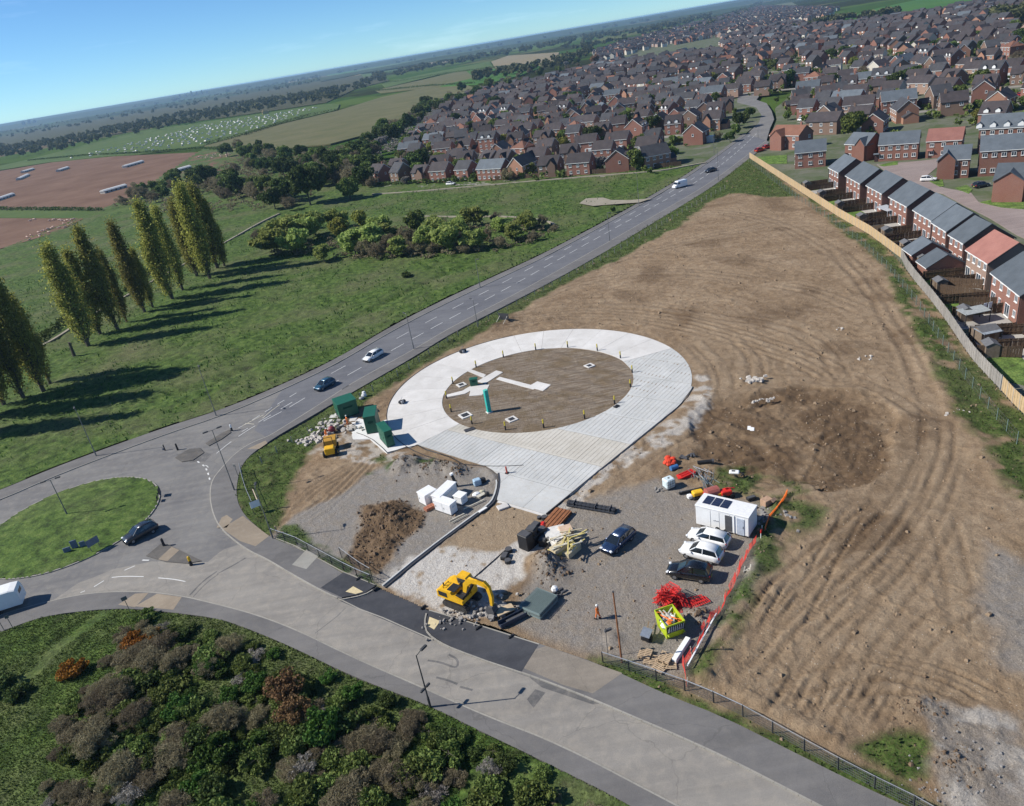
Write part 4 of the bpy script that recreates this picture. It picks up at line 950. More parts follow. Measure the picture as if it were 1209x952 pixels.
w1 = wood('woodland', [(band([(-200,235),(0,188),(60,182),(165,158),(298,134),(400,118)], 13), 750, 6, 12), (band([(380,124),(440,102),(455,99)], 10), 60, 6, 12),
   (band([(0,165),(150,140),(300,112),(380,98)], 8), 350, 8, 12)], 3)
tag(w1, 'dark mixed woodland along the far edge of the fields', 'woodland', kind='stuff')
w2 = wood('distant_woodland', [(band([(440,96),(520,80),(600,66),(680,50),(760,40),(840,22)], 6), 420, 10, 14), (band([(560,97),(620,88),(680,74),(700,62)], 8), 130, 6, 11),
   (band([(-50,162),(0,154),(200,121),(400,87),(600,53),(800,19.5)], 2.6), 500, 22, 18), (band([(660,62),(740,52),(820,40),(880,20),(900,8)], 9), 160, 8, 12), (band([(930,40),(980,28),(1030,22),(1060,16)], 3), 50, 7, 9), (band([(1170,30),(1209,28),(1260,20)], 10), 60, 7, 10)], 4, 2.6)
tag(w2, 'distant wooded belts fading below the horizon', 'woodland', kind='stuff')
for poly, n_, R_, H_, sd_, mt_, lb in (([(130,245),(230,212),(290,184),(430,172),(450,200),(440,216),(385,224),(345,246),(260,258),(170,252)], 620, 2.6, 3.0, 5, L_TW, 'brown leafless undergrowth filling the gaps between the trees by the pig field'),
    ([(395,212),(440,180),(500,135),(590,100),(600,106),(520,135),(470,178),(440,214)], 260, 3.0, 5.0, 6, L_BL, 'pale blossoming and leafless thicket between the olive field and the estate'),
    ([(318,302),(330,275),(420,272),(520,268),(640,264),(655,280),(600,298),(500,308),(400,307)], 330, 1.7, 1.7, 7, L_TW, 'brown sedge and twiggy undergrowth of the wet scrub')):
    u_ = wood('undergrowth', [(poly, n_, R_, H_)], sd_, .8, 60); u_.data.materials[0] = mt_; tag(u_, lb, 'undergrowth', kind='stuff')
def hedge(pts, w, h, label, dens=6, leaf=.8, mt=None):
    rs2 = np.random.default_rng(len(pts)*7+int(abs(pts[0][0]))); L = resample(P(pts), 1.0); L = np.array([(p[0], p[1]) for p in L]); n = len(L)*dens
    k = rs2.integers(0, len(L), n); C = np.stack([L[k,0]+rs2.normal(size=n)*w*.35, L[k,1]+rs2.normal(size=n)*w*.35, np.abs(rs2.uniform(0, 1, n))**.7*h*(.8+.4*vnoise(L[k,0]/6, L[k,1]/6))], 1)
    V, F = quads(C, rv(rs2, n), rv(rs2, n), rs2.uniform(.6, 1.3, n)*leaf); o = bpy.data.objects.new('hedge', npmesh('hedge', V, F, [mt or L_DG])); COL.objects.link(o); return tag(o, label, 'hedge')
hedge([(-150,252),(0,248),(122,249)], 2.2, 2.0, 'long clipped hedge between the two brown pig fields')
hedge([(242,172),(290,160),(331,147),(365,137),(400,131)], 3.5, 3.2, 'dark hedge between the pale-dotted pasture and the olive field')
hedge([(33,190),(100,184),(165,181),(232,176),(320,175)], 2.0, 1.8, 'thin hedge along the far edge of the brown field'); hedge([(443,108),(506,102),(560,99)], 3, 2.6, 'hedge behind the olive field beside the estate'); hedge([(450,100),(520,88),(585,80),(655,76)], 3.5, 3, 'hedge between the tan field and the bright green field'); hedge([(380,97),(450,83),(520,72),(600,63)], 4, 3.5, 'farthest dark hedge across the small field strips', 8, 1.4)
hedge([(0,440),(20,432),(45,405),(80,380),(118,355)], 1.8, 1.8, 'overgrown hedge behind the poplar row', 20, .5); hedge([(150,345),(190,310),(225,300)], 1.8, 1.6, 'short overgrown hedge between poplars', 20, .5)
hedge([(370,216),(450,219),(520,216),(560,214)], 2, 1.6, 'low hedge in front of the leftmost estate gardens', 14, .6)
# pale paths over the meadow
PATHM = mat_field('trodden_path', (.30,.27,.21), (.38,.34,.27), .3)
mb = MB(); mb.strip(smooth(P([(-40,452),(0,436),(30,418),(60,405),(100,378),(150,350),(200,322),(250,296),(275,282),(310,262),(330,253)]),2), .9, -.2, .42)
mb.strip(smooth(P([(834,193),(810,197),(780,203),(700,209),(640,214),(560,221),(480,228),(440,230)]),2), 1.2, -.2, .45); mb.strip(smooth(P([(480,256),(540,257),(600,256),(650,262),(658,270)]),2), .8, -.2, .40); struct(mb.build('path', PATHM))
slab('sandy_patch', [(684,242),(692,236),(712,235),(722,238),(745,238),(770,236),(755,241),(725,243),(700,245)], PATHM, None, .47)
# scrub at the lower left
def shrub_meshes(seed, mt, n, R_, H, leaf, asp=1.0, blobs=26):
    return tree_meshes(seed, R_, H, n, leaf, mt, BARKG, .05, blobs, .02, asp, 'foliage')
SH = {'bramble': [shrub_meshes(31, L_MG, 2600, 1.9, 1.8, .19), shrub_meshes(32, L_MG, 2200, 1.6, 1.3, .19)], 'dark': [shrub_meshes(33, L_DG, 3000, 2.0, 2.2, .19), shrub_meshes(34, L_DG, 2400, 1.7, 1.7, .18)],
      'bare': [shrub_meshes(35, L_TW, 5200, 2.3, 2.1, .34, .09), shrub_meshes(36, L_TW, 4600, 1.9, 1.7, .30, .09)], 'pale': [shrub_meshes(37, L_BL, 1500, 1.6, 1.6, .25, .15)],
      'bright': [shrub_meshes(38, leafmat('bright_leaf', (.045,.095,.018), (.10,.18,.035)), 3000, 1.7, 2.2, .19)], 'gorse': [shrub_meshes(39, L_OR, 2600, 1.8, 1.7, .16)], 'rust': [shrub_meshes(40, L_RU, 3200, 2.4, 4.2, .17)]}
def zscrub(x, y): return float(z_scrub(np.array([x]), np.array([y]))[0][0])
def shrub(kind, px, py, s, label, group=None, sz=1.0):
    g = G(px, py); t = thing({'bramble':'bramble_bush','dark':'dark_shrub','bare':'leafless_shrub','pale':'pale_shrub','bright':'bright_green_shrub','gorse':'gorse_bush','rust':'rusty_leaved_shrub'}[kind], label, 'shrub', (g.x, g.y, zscrub(g.x, g.y)-.1), rnd.uniform(0, 6), group); t.scale = (s, s, s*sz)
    me = SH[kind][rnd.randrange(len(SH[kind]))]; piece('foliage', me[0], t); piece('stems', me[1], t); return t
shrub('gorse', 162, 766, .95, 'orange flowering gorse bush nearer the road edge'); shrub('gorse', 182, 757, .75, 'small orange flowering gorse touching the brambles by the footway'); shrub('gorse', 88, 798, .95, 'orange flowering gorse bush farther left beside the grass slope')
shrub('rust', 338, 828, .85, 'tall rusty brown shrub above the brambles'); shrub('rust', 352, 850, .75, 'second rusty brown shrub just in front of the tall one'); shrub('bramble', 172, 733, .85, 'dense dark bramble mound at the footway edge left of the side road')
shrub('bright', 250, 795, .8, 'bright green shrub in the middle of the leafless thicket'); shrub('bright', 216, 843, .95, 'bright green shrub nearer the camera in the thicket'); shrub('bright', 388, 870, 1.15, 'bright green rounded shrub on the right of the thicket', sz=1.2); shrub('dark', 405, 862, 1.2, 'dark green shrub tucked beside the bright rounded one')
shrub('dark', 22, 822, .9, 'dark shrub at the left edge of the grass slope'); shrub('dark', 2, 815, 1.1, 'dark shrub cut by the left edge of the view')
SCR_IN = P([(150,742),(215,738),(300,762),(415,815),(500,848),(580,885),(680,940),(760,1000),(560,1040),(20,1040),(60,930),(70,850),(100,815)])
A = np.array(SCR_IN); k = 0; pts_ = []; tries = 0
while len(pts_) < 230 and tries < 12000:
    tries += 1; x = rs.uniform(A[:,0].min(), A[:,0].max()); y = rs.uniform(A[:,1].min(), A[:,1].max())
    if not inside(np.array([x]), np.array([y]), SCR_IN)[0]: continue
    if any((x-a)**2+(y-b)**2 < 1.1 for a, b in pts_): continue
    pts_.append((x, y)); px, py, _ = proj(x, y)
    v = float(fbm(np.array([x]), np.array([y]), 9, 2, 5)[0]); q = v+rs.uniform(-.16, .16)-.02
    kind = 'bare' if q > .56 else ('bramble' if q > .40 else ('dark' if q > .33 else ('bramble' if rs.random() < .6 else 'bright')))
    if rs.random() < .15: kind = 'bare'
    if rs.random() < .05: kind = 'pale'
    edge = float(dist_line(np.array([x]), np.array([y]), SCR_IN, True)[0]); s = rs.uniform(.6, 1.05)*(0.6+.4*min(1, edge/3))
    shrub(kind, px, py, s, {'bramble':'leafy green bramble in the thicket at the lower left','dark':'dark green shrub in the thicket at the lower left','bare':'grey-brown leafless shrub in the thicket at the lower left','bright':'bright green young shrub in the thicket at the lower left','pale':'pale dry shrub in the thicket at the lower left'}[kind].replace('in the thicket at the lower left', 'in the lower left thicket')+', '+WH(py,(770,810,860,910),('footway side','upper part','middle','lower part','bottom edge'))+', '+WH(px,(70,110,160,220,280,330,390,450,520),('far left','outer left','left','inner left','left of centre','centre','right of centre','right','outer right','right end')), 'shrubs of the lower left thicket', rs.uniform(.8, 1.2))
# tufts of grass and weeds
def tufts(name, poly, n, size, mt, zf, seed, test=None):
    rs2 = np.random.default_rng(seed); A = np.array(poly); x = rs2.uniform(A[:,0].min(), A[:,0].max(), n*3); y = rs2.uniform(A[:,1].min(), A[:,1].max(), n*3); ok = inside(x, y, poly)
    x = x[ok]; y = y[ok]
    if test is not None: ok = test(x, y, rs2); x = x[ok]; y = y[ok]
    x = x[:n]; y = y[:n]; z = zf(x, y); m_ = len(x); C = np.stack([x, y, z+size*.3], 1)
    nn = rv(rs2, m_); nn[:,2] *= .35; nn /= np.linalg.norm(nn, axis=1, keepdims=True)
    V, F = quads(C, nn, np.tile(np.array([[0,0,1.0]]), (m_, 1))+rv(rs2, m_)*.4, rs2.uniform(.5, 1.4, m_)*size, .35)
    o = bpy.data.objects.new(name, npmesh(name, V, F, [mt])); COL.objects.link(o); return tag(o, kind='stuff')
L_GR = leafmat('grass_blade', (.045,.075,.018), (.13,.18,.045), .3)
o = tufts('grass_tufts', SCRUB, 90000, .17, L_GR, lambda x, y: z_scrub(x, y)[0], 8, lambda x, y, r: (y > 42) & (dist_line(x, y, P([(-30,845),(10,815),(40,795),(70,765),(100,742),(125,724)])) > .5+.5*r.uniform(0,1,len(x)))); tag(o, 'rough grass growing between the shrubs at the lower left', 'grass')
# weeds of the building site follow its grassy strips
def weed_test(x, y, r): return site_fields(x, y)[1][:,0] > r.uniform(.35, 1.0, len(x))
o = tufts('site_weeds', SITE, 30000, .32, L_GR, lambda x, y: site_fields(x, y)[0], 9, weed_test); tag(o, 'green weeds and grass growing along the edges of the building site', 'weeds')
def mtest(x, y, r): return (np.hypot(x, y) < 330) & (fbm(x, y, 6, 3, 88) > r.uniform(.35, .6, len(x)))
o = tufts('meadow_tufts', MEADOW, 60000, .55, leafmat('meadow_blade', (.035,.075,.014), (.085,.15,.03), .3), lambda x, y: z_meadow(x, y)[0], 10, mtest); tag(o, 'tussocky green grass of the meadow beyond the main road', 'grass')

# ------------------------------------------------------------------ houses
def brickmat(name, a, b, mortar=(.30,.26,.22)):
    mt, nt, bs = newmat(name); tc = nd(nt,'ShaderNodeTexCoord'); oi = nd(nt,'ShaderNodeObjectInfo')
    n1 = noise(nt, tc.outputs['Object'], .35, 4); br = nd(nt,'ShaderNodeTexNoise'); br.inputs['Scale'].default_value=9; br.inputs['Detail'].default_value=3; nt.links.new(tc.outputs['Object'], br.inputs['Vector'])
    c = ramp(nt, br.outputs[0], [(.3,a),(.7,b)]); c = mix(nt, mth(nt,'MULTIPLY',n1,.3), c, mortar)
    hs = nd(nt,'ShaderNodeHueSaturation'); nt.links.new(c,hs.inputs['Color']); nt.links.new(mth(nt,'MULTIPLY_ADD',oi.outputs['Random'],.35,.82),hs.inputs['Value'])
    nt.links.new(hs.outputs[0], bs.inputs['Base Color']); bs.inputs['Roughness'].default_value=.9; bs.inputs['Specular IOR Level'].default_value=.2
    return mt
def tilemat(name, a, b, course=3.2):
    mt, nt, bs = newmat(name); tc = nd(nt,'ShaderNodeTexCoord'); oi = nd(nt,'ShaderNodeObjectInfo')
    n1 = noise(nt, tc.outputs['Object'], .5, 5, .65); n2 = noise(nt, tc.outputs['Object'], 7, 3)
    wv = nd(nt,'ShaderNodeTexWave'); wv.bands_direction='Z'; wv.inputs['Scale'].default_value=course; wv.inputs['Distortion'].default_value=.4; nt.links.new(tc.outputs['Object'], wv.inputs['Vector'])
    c = ramp(nt, n1, [(.3,a),(.7,b)]); c = mix(nt, mth(nt,'MULTIPLY',n2,.25), c, tuple(x*.5 for x in a))
    hs = nd(nt,'ShaderNodeHueSaturation'); nt.links.new(c,hs.inputs['Color']); nt.links.new(mth(nt,'MULTIPLY_ADD',oi.outputs['Random'],.4,.8),hs.inputs['Value'])
    nt.links.new(hs.outputs[0], bs.inputs['Base Color']); bs.inputs['Roughness'].default_value=.75; bs.inputs['Specular IOR Level'].default_value=.3
    bump(nt, bs, mth(nt,'ADD',wv.outputs['Fac'],n2), .4, .05); return mt
BR = {'red brick': brickmat('red_brick', (.17,.066,.048), (.275,.118,.083)), 'orange brick': brickmat('orange_brick', (.31,.145,.09), (.42,.215,.135)), 'brown brick': brickmat('brown_brick', (.14,.085,.06), (.21,.13,.095)),
      'pink brick': brickmat('pink_brick', (.30,.19,.14), (.40,.27,.21)), 'cream render': brickmat('cream_render', (.48,.44,.36), (.60,.56,.48), (.5,.47,.4)), 'white render': brickmat('white_render', (.60,.59,.55), (.72,.71,.67), (.6,.6,.57))}
RF = {'slate-grey': tilemat('slate_roof', (.085,.10,.115), (.125,.145,.165)), 'dark brown': tilemat('brown_tile', (.040,.034,.036), (.074,.061,.062)), 'charcoal': tilemat('charcoal_tile', (.042,.042,.047), (.072,.072,.078)), 'red-tiled': tilemat('red_tile', (.24,.105,.085), (.32,.15,.12)), 'orange-brown': tilemat('orange_tile', (.19,.085,.055), (.27,.13,.085))}
UPVC = M('white_upvc', (.78,.78,.76), .4, var=.04, bmp=0); PANE = glassmat('window_glass', (.03,.045,.065)); DOORD = M('dark_door', (.06,.03,.03), .5, var=.1, bmp=0); DARKTRIM = M('dark_trim', (.05,.05,.055), .6, var=.1, bmp=0)
_wm = {}
def winmesh(w, h, door=False):
    k = (w, h, door)
    if k in _wm: return _wm[k]
    a = MB(); t = .09
    a.box((0,-.02,h/2-t/2), (w,.1,t)); a.box((0,-.02,-h/2+t/2), (w,.1,t)); a.box((0,-.05,-h/2-.05), (w+.14,.2,.07))
    for x in (-w/2+t/2, w/2-t/2)+((0,) if w > .8 else ()): a.box((x,-.02,0), (t,.1,h-2*t))
    b = MB(); b.box((0,.0,0), (w-2*t,.05,h-2*t)) if not door else b.box((0,-.0,0), (w-2*t,.05,h-2*t))
    _wm[k] = (a.mesh('window', UPVC), b.mesh('pane', PANE)); return _wm[k]
def gable(m_, W, D, e, r, z0=-.4):
    m_.add([(-W/2,-D/2,z0),(-W/2,D/2,z0),(-W/2,D/2,e),(-W/2,0,r),(-W/2,-D/2,e),(W/2,-D/2,z0),(W/2,D/2,z0),(W/2,D/2,e),(W/2,0,r),(W/2,-D/2,e)],
           [(0,1,2,3,4),(9,8,7,6,5),(0,4,9,5),(1,6,7,2),(4,3,8,9),(3,2,7,8),(0,5,6,1)][:4]+[(4,3,8,9),(3,2,7,8)])
def roofslabs(m_, W, D, e, r, ov=.3, th=.16):
    sl = (r-e)/(D/2)
    for s in (-1, 1):
        y0, z0 = s*(D/2+ov), e-ov*sl+.04; y1, z1 = 0, r+.04
        vs = [(-W/2-ov*.7,y0,z0),(W/2+ov*.7,y0,z0),(W/2+ov*.7,y1,z1),(-W/2-ov*.7,y1,z1)]; vs += [(x,y,z+th) for x,y,z in vs]
        m_.add(vs, [(0,3,2,1),(4,5,6,7),(0,1,5,4),(1,2,6,5),(2,3,7,6),(3,0,4,7)] if s < 0 else [(0,1,2,3),(7,6,5,4),(0,4,5,1),(1,5,6,2),(2,6,7,3),(3,7,4,0)])
def hiproof(m_, W, D, e, r, ov=.3):
    q = D/2; m_.add([(-W/2-ov,-D/2-ov,e),(W/2+ov,-D/2-ov,e),(W/2+ov,D/2+ov,e),(-W/2-ov,D/2+ov,e),(-W/2+q,0,r),(W/2-q,0,r),
      (-W/2-ov,-D/2-ov,e-.15),(W/2+ov,-D/2-ov,e-.15),(W/2+ov,D/2+ov,e-.15),(-W/2-ov,D/2+ov,e-.15)], [(0,1,5,4),(1,2,5),(2,3,4,5),(3,0,4),(0,6,7,1),(1,7,8,2),(2,8,9,3),(3,9,6,0),(9,8,7,6)])
def put_win(root, side, u, z, w, h, W, D, door=False, label=None):
    me, pn = winmesh(w, h, door)
    if side == 'f': loc, rz = (u, -D/2-.02, z), 0
    elif side == 'b': loc, rz = (-u, D/2+.02, z), math.pi
    elif side == 'r': loc, rz = (W/2+.02, u, z), math.pi/2
    else: loc, rz = (-W/2-.02, -u, z), -math.pi/2
    o = piece('french_door' if door else 'window', me, root, loc, rz); piece('pane', pn, o)
def make_house(name, label, W=8.5, D=8.0, e=5.0, r=7.8, wall='red brick', roof='dark brown', wins=None, hip=False, chim=True, dormers=(), porch=None, front_gable=None, garage=None, group=None, cat='house'):
    t = thing(name, label, cat, (0,0,0), 0, group)
    a = MB()
    if hip: a.box((0,0,e/2-.2), (W,D,e+.4))
    else: gable(a, W, D, e, r)
    if front_gable:      # a forward wing with its own gable
        fx, fw, fd = front_gable; b_ = MB(); gable(b_, fd, fw, e-.05, e+(r-e)*.72)
        a.add([(fx-y, -D/2-fd/2+.2+x, z) for x, y, z in b_.v], b_.f)
    a.build('wall', BR[wall], t)
    q = MB()
    (hiproof if hip else roofslabs)(q, W, D, e, r)
    if front_gable:
        c_ = MB(); roofslabs(c_, fd+D*.35, fw, e-.05, e+(r-e)*.72); q.add([(fx-y, -D/2-fd/2+.2+x+D*.17, z) for x, y, z in c_.v], c_.f)
    ro = q.build('roof', RF[roof], t)
    fb = MB()
    for s in (-1, 1): fb.box((0, s*(D/2+.28), e-.14), (W+.3,.1,.16))
    fb.build('gutter', UPVC if wall != 'brown brick' else DARKTRIM, t)
    if chim: c = MB(); c.box((W*.32,.3,r+.35), (.75,.5,1.5)); c.cyl((W*.32,.3,r+1.1),(W*.32,.3,r+1.4),.13,.1,6); c.build('chimney', BR[wall], ro)
    for dx in dormers:
        d = MB(); gable(d, 1.7, 1.5, e+1.15, e+1.75, e+.2); o = MB(); o.add([(dx+y, -D/2+.9-x*.9, z) for x, y, z in d.v], [f[::-1] for f in d.f]); o.build('dormer', UPVC, t)
        c_ = MB(); roofslabs(c_, 1.9, 1.6, e+1.15, e+1.75, .15, .1); o = MB(); o.add([(dx+y, -D/2+.95-x*.9, z) for x, y, z in c_.v], [f[::-1] for f in c_.f]); o.build('dormer_roof', RF[roof], t)
    if name == 'house':
        sl = (r-e)/(D/2)
        for s2 in (-1, 1):
            vb = MB()
            for s in (-1, 1):
                x0 = s2*(W/2+.22); vb.add([(x0,s*(D/2+.3),e-.3*sl-.12),(x0,0,r-.12),(x0,0,r+.1),(x0,s*(D/2+.3),e-.3*sl+.1)], [(0,1,2,3)])
            vb.build('bargeboard', UPVC, t)
        if chim and len(wall) < 10 and not dormers: c = MB(); c.bbox((-W*.2,D/2+1.3,1.2), (3.0,2.5,2.4), .1); c.build('conservatory', M('conservatory_white', (.55,.58,.60), .3, bmp=0), t)
    for wv in (wins or []): put_win(t, *wv[:5], W, D, len(wv) > 5)
    if porch is not None:
        d = MB(); d.box((porch,-D/2-.03,1.0), (.95,.1,2.05)); d.build('door', DOORD, t)
        d = MB(); d.box((porch,-D/2-.45,2.4), (1.6,.95,.14), 0, .25); d.build('porch_roof', RF[roof], t)
    if garage is not None:
        s = garage; g_ = MB(); gable(g_, 3.1, 5.6, 2.4, 3.9); o = MB(); o.add([(s*(W/2+1.6)+x, .6+y, z) for x, y, z in g_.v], g_.f); o.build('garage_wall', BR[wall], t)
        g_ = MB(); roofslabs(g_, 3.1, 5.6, 2.4, 3.9, .2, .12); o = MB(); o.add([(s*(W/2+1.6)+x, .6+y, z) for x, y, z in g_.v], g_.f); o.build('garage_roof', RF[roof], t)
    return t
def W2(W, z1=3.85, z0=1.35, n=2, side='f', w=1.15, h=1.1):
    out = []
    for i in range(n):
        u = -W/2+W*(i+.5)/n; out += [(side, u, z1, w, h)]
        if z0: out += [(side, u, z0, w, h)]
    return out
def at_base(t, a, b, D, lift=0.0):
    """stand a house on the ground line a-b (its front), body behind"""
    d = (b-a); mid = (a+b)/2; ang = math.atan2(d.y, d.x); n = Vector((-math.sin(ang), math.cos(ang), 0))
    t.location = (mid.x+n.x*D/2, mid.y+n.y*D/2, lift); t.rotation_euler = (0,0,ang)
OCC = []   # footprints already taken (x, y, radius)
# ---- the row whose gardens back on to the site (traced along their eaves)
def K(x, y): return (880+x*.2721, 130+y*.2721)
rowh = [(K(318,205),K(356,262),'red brick','slate-grey',1), (K(360,249),K(411,271),'red brick','slate-grey',2),(K(437,284),K(503,319),'red brick','slate-grey',2),(K(525,326),K(600,362),'red brick','slate-grey',2),(K(624,376),K(708,418),'red brick','slate-grey',2),
  (K(736,432),K(808,480),'red brick','slate-grey',2),(K(818,486),K(871,527),'red brick','slate-grey',2),(K(888,540),K(950,578),'red brick','slate-grey',2),((1143.5,294.8),(1166,311),'pink brick','red-tiled',2),((1171.5,322),(1206,349),'red brick','slate-grey',3),((1214,358),(1250,390),'red brick','slate-grey',3)]
row_names = ['smallest brick house at the far end of the row beside the site','far-end brick house of the row, its white-framed windows facing the site','third brick house from the far end of the row beside the site','fourth brick house from the far end, grey roof and patio doors facing the site','brick house in the middle of the row, wide grey roof, above the long garden shelter',
  'brick house next nearer the camera after the wide one, grey roof','narrow brick house of the row just beyond the two brick garages','brick house of the row beside the red-roofed one, its dark gable turned to the camera','pinkish brick house with the red tiled roof in the row beside the site','nearest brick house of the row, grey roof, cut by the right edge of the view','brick house beyond the right edge of the row']
ROWPTS = []
dirs = (G(*rowh[7][1], 5)-G(*rowh[2][0], 5)); rang = math.atan2(dirs.y, dirs.x)
for i, (pa, pb, wl, rf, nw) in enumerate(rowh):
    if i == 0: continue
    a = G(*pa, 5.0); b = G(*pb, 5.0); Wd = (b-a).length; Wd = max(5.0, Wd); D = 8.6
    ang = math.atan2((b-a).y, (b-a).x); ang = rang*.7+ang*.3 if i < 9 else ang
    t = make_house('terraced_house' if i != 8 else 'red_roofed_house', row_names[i], Wd, D, 5.0, 8.0, wl, rf, [], chim=False, group='brick houses in a row backing on to the site')
    n_ = 4 if Wd > 8.5 else (3 if Wd > 6.5 else 2)
    for k in range(n_):
        u = -Wd/2+Wd*(k+.5)/n_; put_win(t, 'f', u, 4.0, 1.0, 1.15, Wd, D)
        if k % 2 == 0: put_win(t, 'f', u+.2, 1.1, 1.7, 2.1, Wd, D, True)
        else: put_win(t, 'f', u, 1.5, .9, 1.1, Wd, D)
        put_win(t, 'b', u, 4.0, 1.0, 1.15, Wd, D)
        if k % 2: put_win(t, 'b', u, 1.5, 1.3, 1.2, Wd, D)
    db = MB(); db.box((Wd/2-.1, -D/2-.08, 2.45), (.1,.1,4.9)); db.box((-Wd/2+.1, -D/2-.08, 2.45), (.1,.1,4.9)); db.build('drainpipe', DARKTRIM, t)
    vb = MB()
    sl = 3.0/(D/2)
    for s in (-1, 1): vb.add([(Wd/2+.2, s*(D/2+.3), 5.0-.3*sl-.1),(Wd/2+.2, 0, 7.9),(Wd/2+.2, 0, 8.1),(Wd/2+.2, s*(D/2+.3), 5.0-.3*sl+.12),(Wd/2+.26, s*(D/2+.3), 5.0-.3*sl-.1),(Wd/2+.26, 0, 7.9),(Wd/2+.26, 0, 8.1),(Wd/2+.26, s*(D/2+.3), 5.0-.3*sl+.12)], [(0,1,2,3),(7,6,5,4),(0,4,5,1),(2,6,7,3)])
    vb.build('bargeboard', DARKTRIM, t)
    mid = (a+b)/2; n = Vector((-math.sin(ang), math.cos(ang), 0)); t.location = (mid.x+n.x*D/2, mid.y+n.y*D/2, 0); t.rotation_euler = (0,0,ang)
    OCC.append((t.location.x, t.location.y, max(Wd, D)*.6)); ROWPTS.append((Vector((a.x,a.y)), Vector((b.x,b.y)), ang, Wd))
# ---- houses round the new close, traced along their front ground line
def new_house(label, pa, pb, D, wl='red brick', rf='slate-grey', e=5.0, r=7.8, n=4, name='brick_house', **k):
    a = G(*pa); b = G(*pb); Wd = (b-a).length
    t = make_house(name, label, Wd, D, e, r, wl, rf, W2(Wd, e-1.15, 1.5, n)+W2(Wd, e-1.15, None, max(1, n//2), 'r')[:0]+[('r', 1.8, e-1.2, 1.0, 1.1), ('l', 0, e-1.2, .9, 1.1), ('l', 1.6, 1.5, .9, 1.1)], **k)
    at_base(t, a, b, D); OCC.append((t.location.x, t.location.y, max(Wd, D)*.62)); return t
new_house('detached brick house with slate-grey roof behind the far end of the tan fence', K(215,256), K(348,244), 9, n=3, porch=None, chim=False)
new_house('brick house with small front gable and grey roof behind the row of terraces', K(430,216), K(522,222), 8, n=2, chim=False, front_gable=(2.2,3.4,1.0))
new_house('long grey-roofed pair of brick houses facing the paved close', K(574,224), K(746,214), 8.5, n=5, chim=False, porch=-6); new_house('red-roofed brick house at the head of the paved close', K(780,210), K(932,203), 8.5, 'red brick', 'red-tiled', n=3, chim=False, porch=-3.5)
new_house('brick house with grey roof and white patio door beside the close, gable forward', K(848,299), K(966,294), 9, n=3, chim=False, front_gable=(-2.2,4.2,1.0)); new_house('long three-storey brick block with grey roof and dormer windows near the right edge', K(1008,289), K(1260,276), 9, n=6, e=6.6, r=9.6, chim=False)
new_house('second long brick block behind the nearer one, grey roof, near the right edge', K(1004,182), K(1240,172), 9, n=6, e=6.6, r=9.8, chim=False, dormers=(-7,-3.5,0,3.5)); new_house('brick house with gable to the close, cut by the right edge of the view', K(1066,398), K(1250,398), 10, n=4, chim=False, front_gable=(-1,6,1.0))
new_house('brick house with orange-brown hipped roofs and arched white window by the main road', (909,176), (943,177), 8, 'red brick', 'orange-brown', n=3, front_gable=(-2,5,2.5)); new_house('low brick house with solar panels on its dark roof behind the road-side corner', K(262,110), K(395,106), 8, 'brown brick', 'dark brown', n=3, name='brick_house')
# brick garages in the gardens
for pa, pb, D, lb in ((K(688,602), K(748,660), 6.2, 'far one of the two brick garages standing behind the grey fence'), (K(748,655), K(772,700), 6.2, 'near one of the two brick garages standing behind the grey fence')):
    a = G(*pa, 2.3); Wd = 4.6; t = make_house('brick_garage', lb, Wd, 6.6, 2.3, 4.3, 'red brick', 'slate-grey', [], chim=False, cat='garage', group='brick garages behind the grey fence')
    x = Vector((math.cos(rang), math.sin(rang), 0)); n = Vector((-x.y, x.x, 0)); c = a+x*Wd/2+n*3.3; t.location = (c.x, c.y, 0); t.rotation_euler = (0,0,rang)
# ---- ground of the estates
EST_G = mat_field('estate_ground', (.075,.11,.035), (.20,.19,.16), .11, .6)
slab('estate_ground', [(876,190),(885,187),(942,225),(989,255),(1027,277),(1044,289),(1072,322),(1110,368),(1145,421),(1196,478),(1262,545),(1500,640),(1500,150),(1209,60),(960,90),(915,128),(917,141),(912,154),(908,166)], EST_G, -.5, -.05)
slab('estate_ground', [(876,121),(899,110),(960,90),(1209,60),(1500,150),(1700,60),(1300,-40),(1209,-20),(1130,8),(1060,18),(985,30),(930,0),(870,14),(760,52),(720,72),(640,92),(570,103),(510,128),(470,180),(440,222),(450,224),(560,217),(700,208),(806,199),(834,193),(881,157),(896,145),(899,136),(892,126)], EST_G, -.5, -.055)
PAVER = mat_asphalt('pinkish_block_paving', (.24,.19,.175), (.29,.235,.215), (.30,.26,.24), .3)
slab('close_road', [K(570,237),K(745,222),K(842,212),K(842,240),K(782,290),K(800,312),K(862,338),K(980,360),K(1010,398),K(1120,425),K(1209,432),K(1400,440),K(1400,640),K(1180,545),K(1060,470),K(950,415),K(860,365),K(800,350),K(720,310),K(600,262)], PAVER, -.3, .04)
LAWN = mat_grass('mown_lawn', .25, 1.7, .2)
for q in ([(575,240),(660,222),(662,238),(600,246)], [(785,290),(850,285),(862,330),(845,335),(800,312)], [(1015,402),(1070,390),(1209,398),(1209,430),(1110,424)], [(910,340),(960,325),(985,345),(970,365)], [(40,205),(180,195),(180,232),(100,235)]): slab('lawn', [K(*p) for p in q], LAWN, -.2, .07)
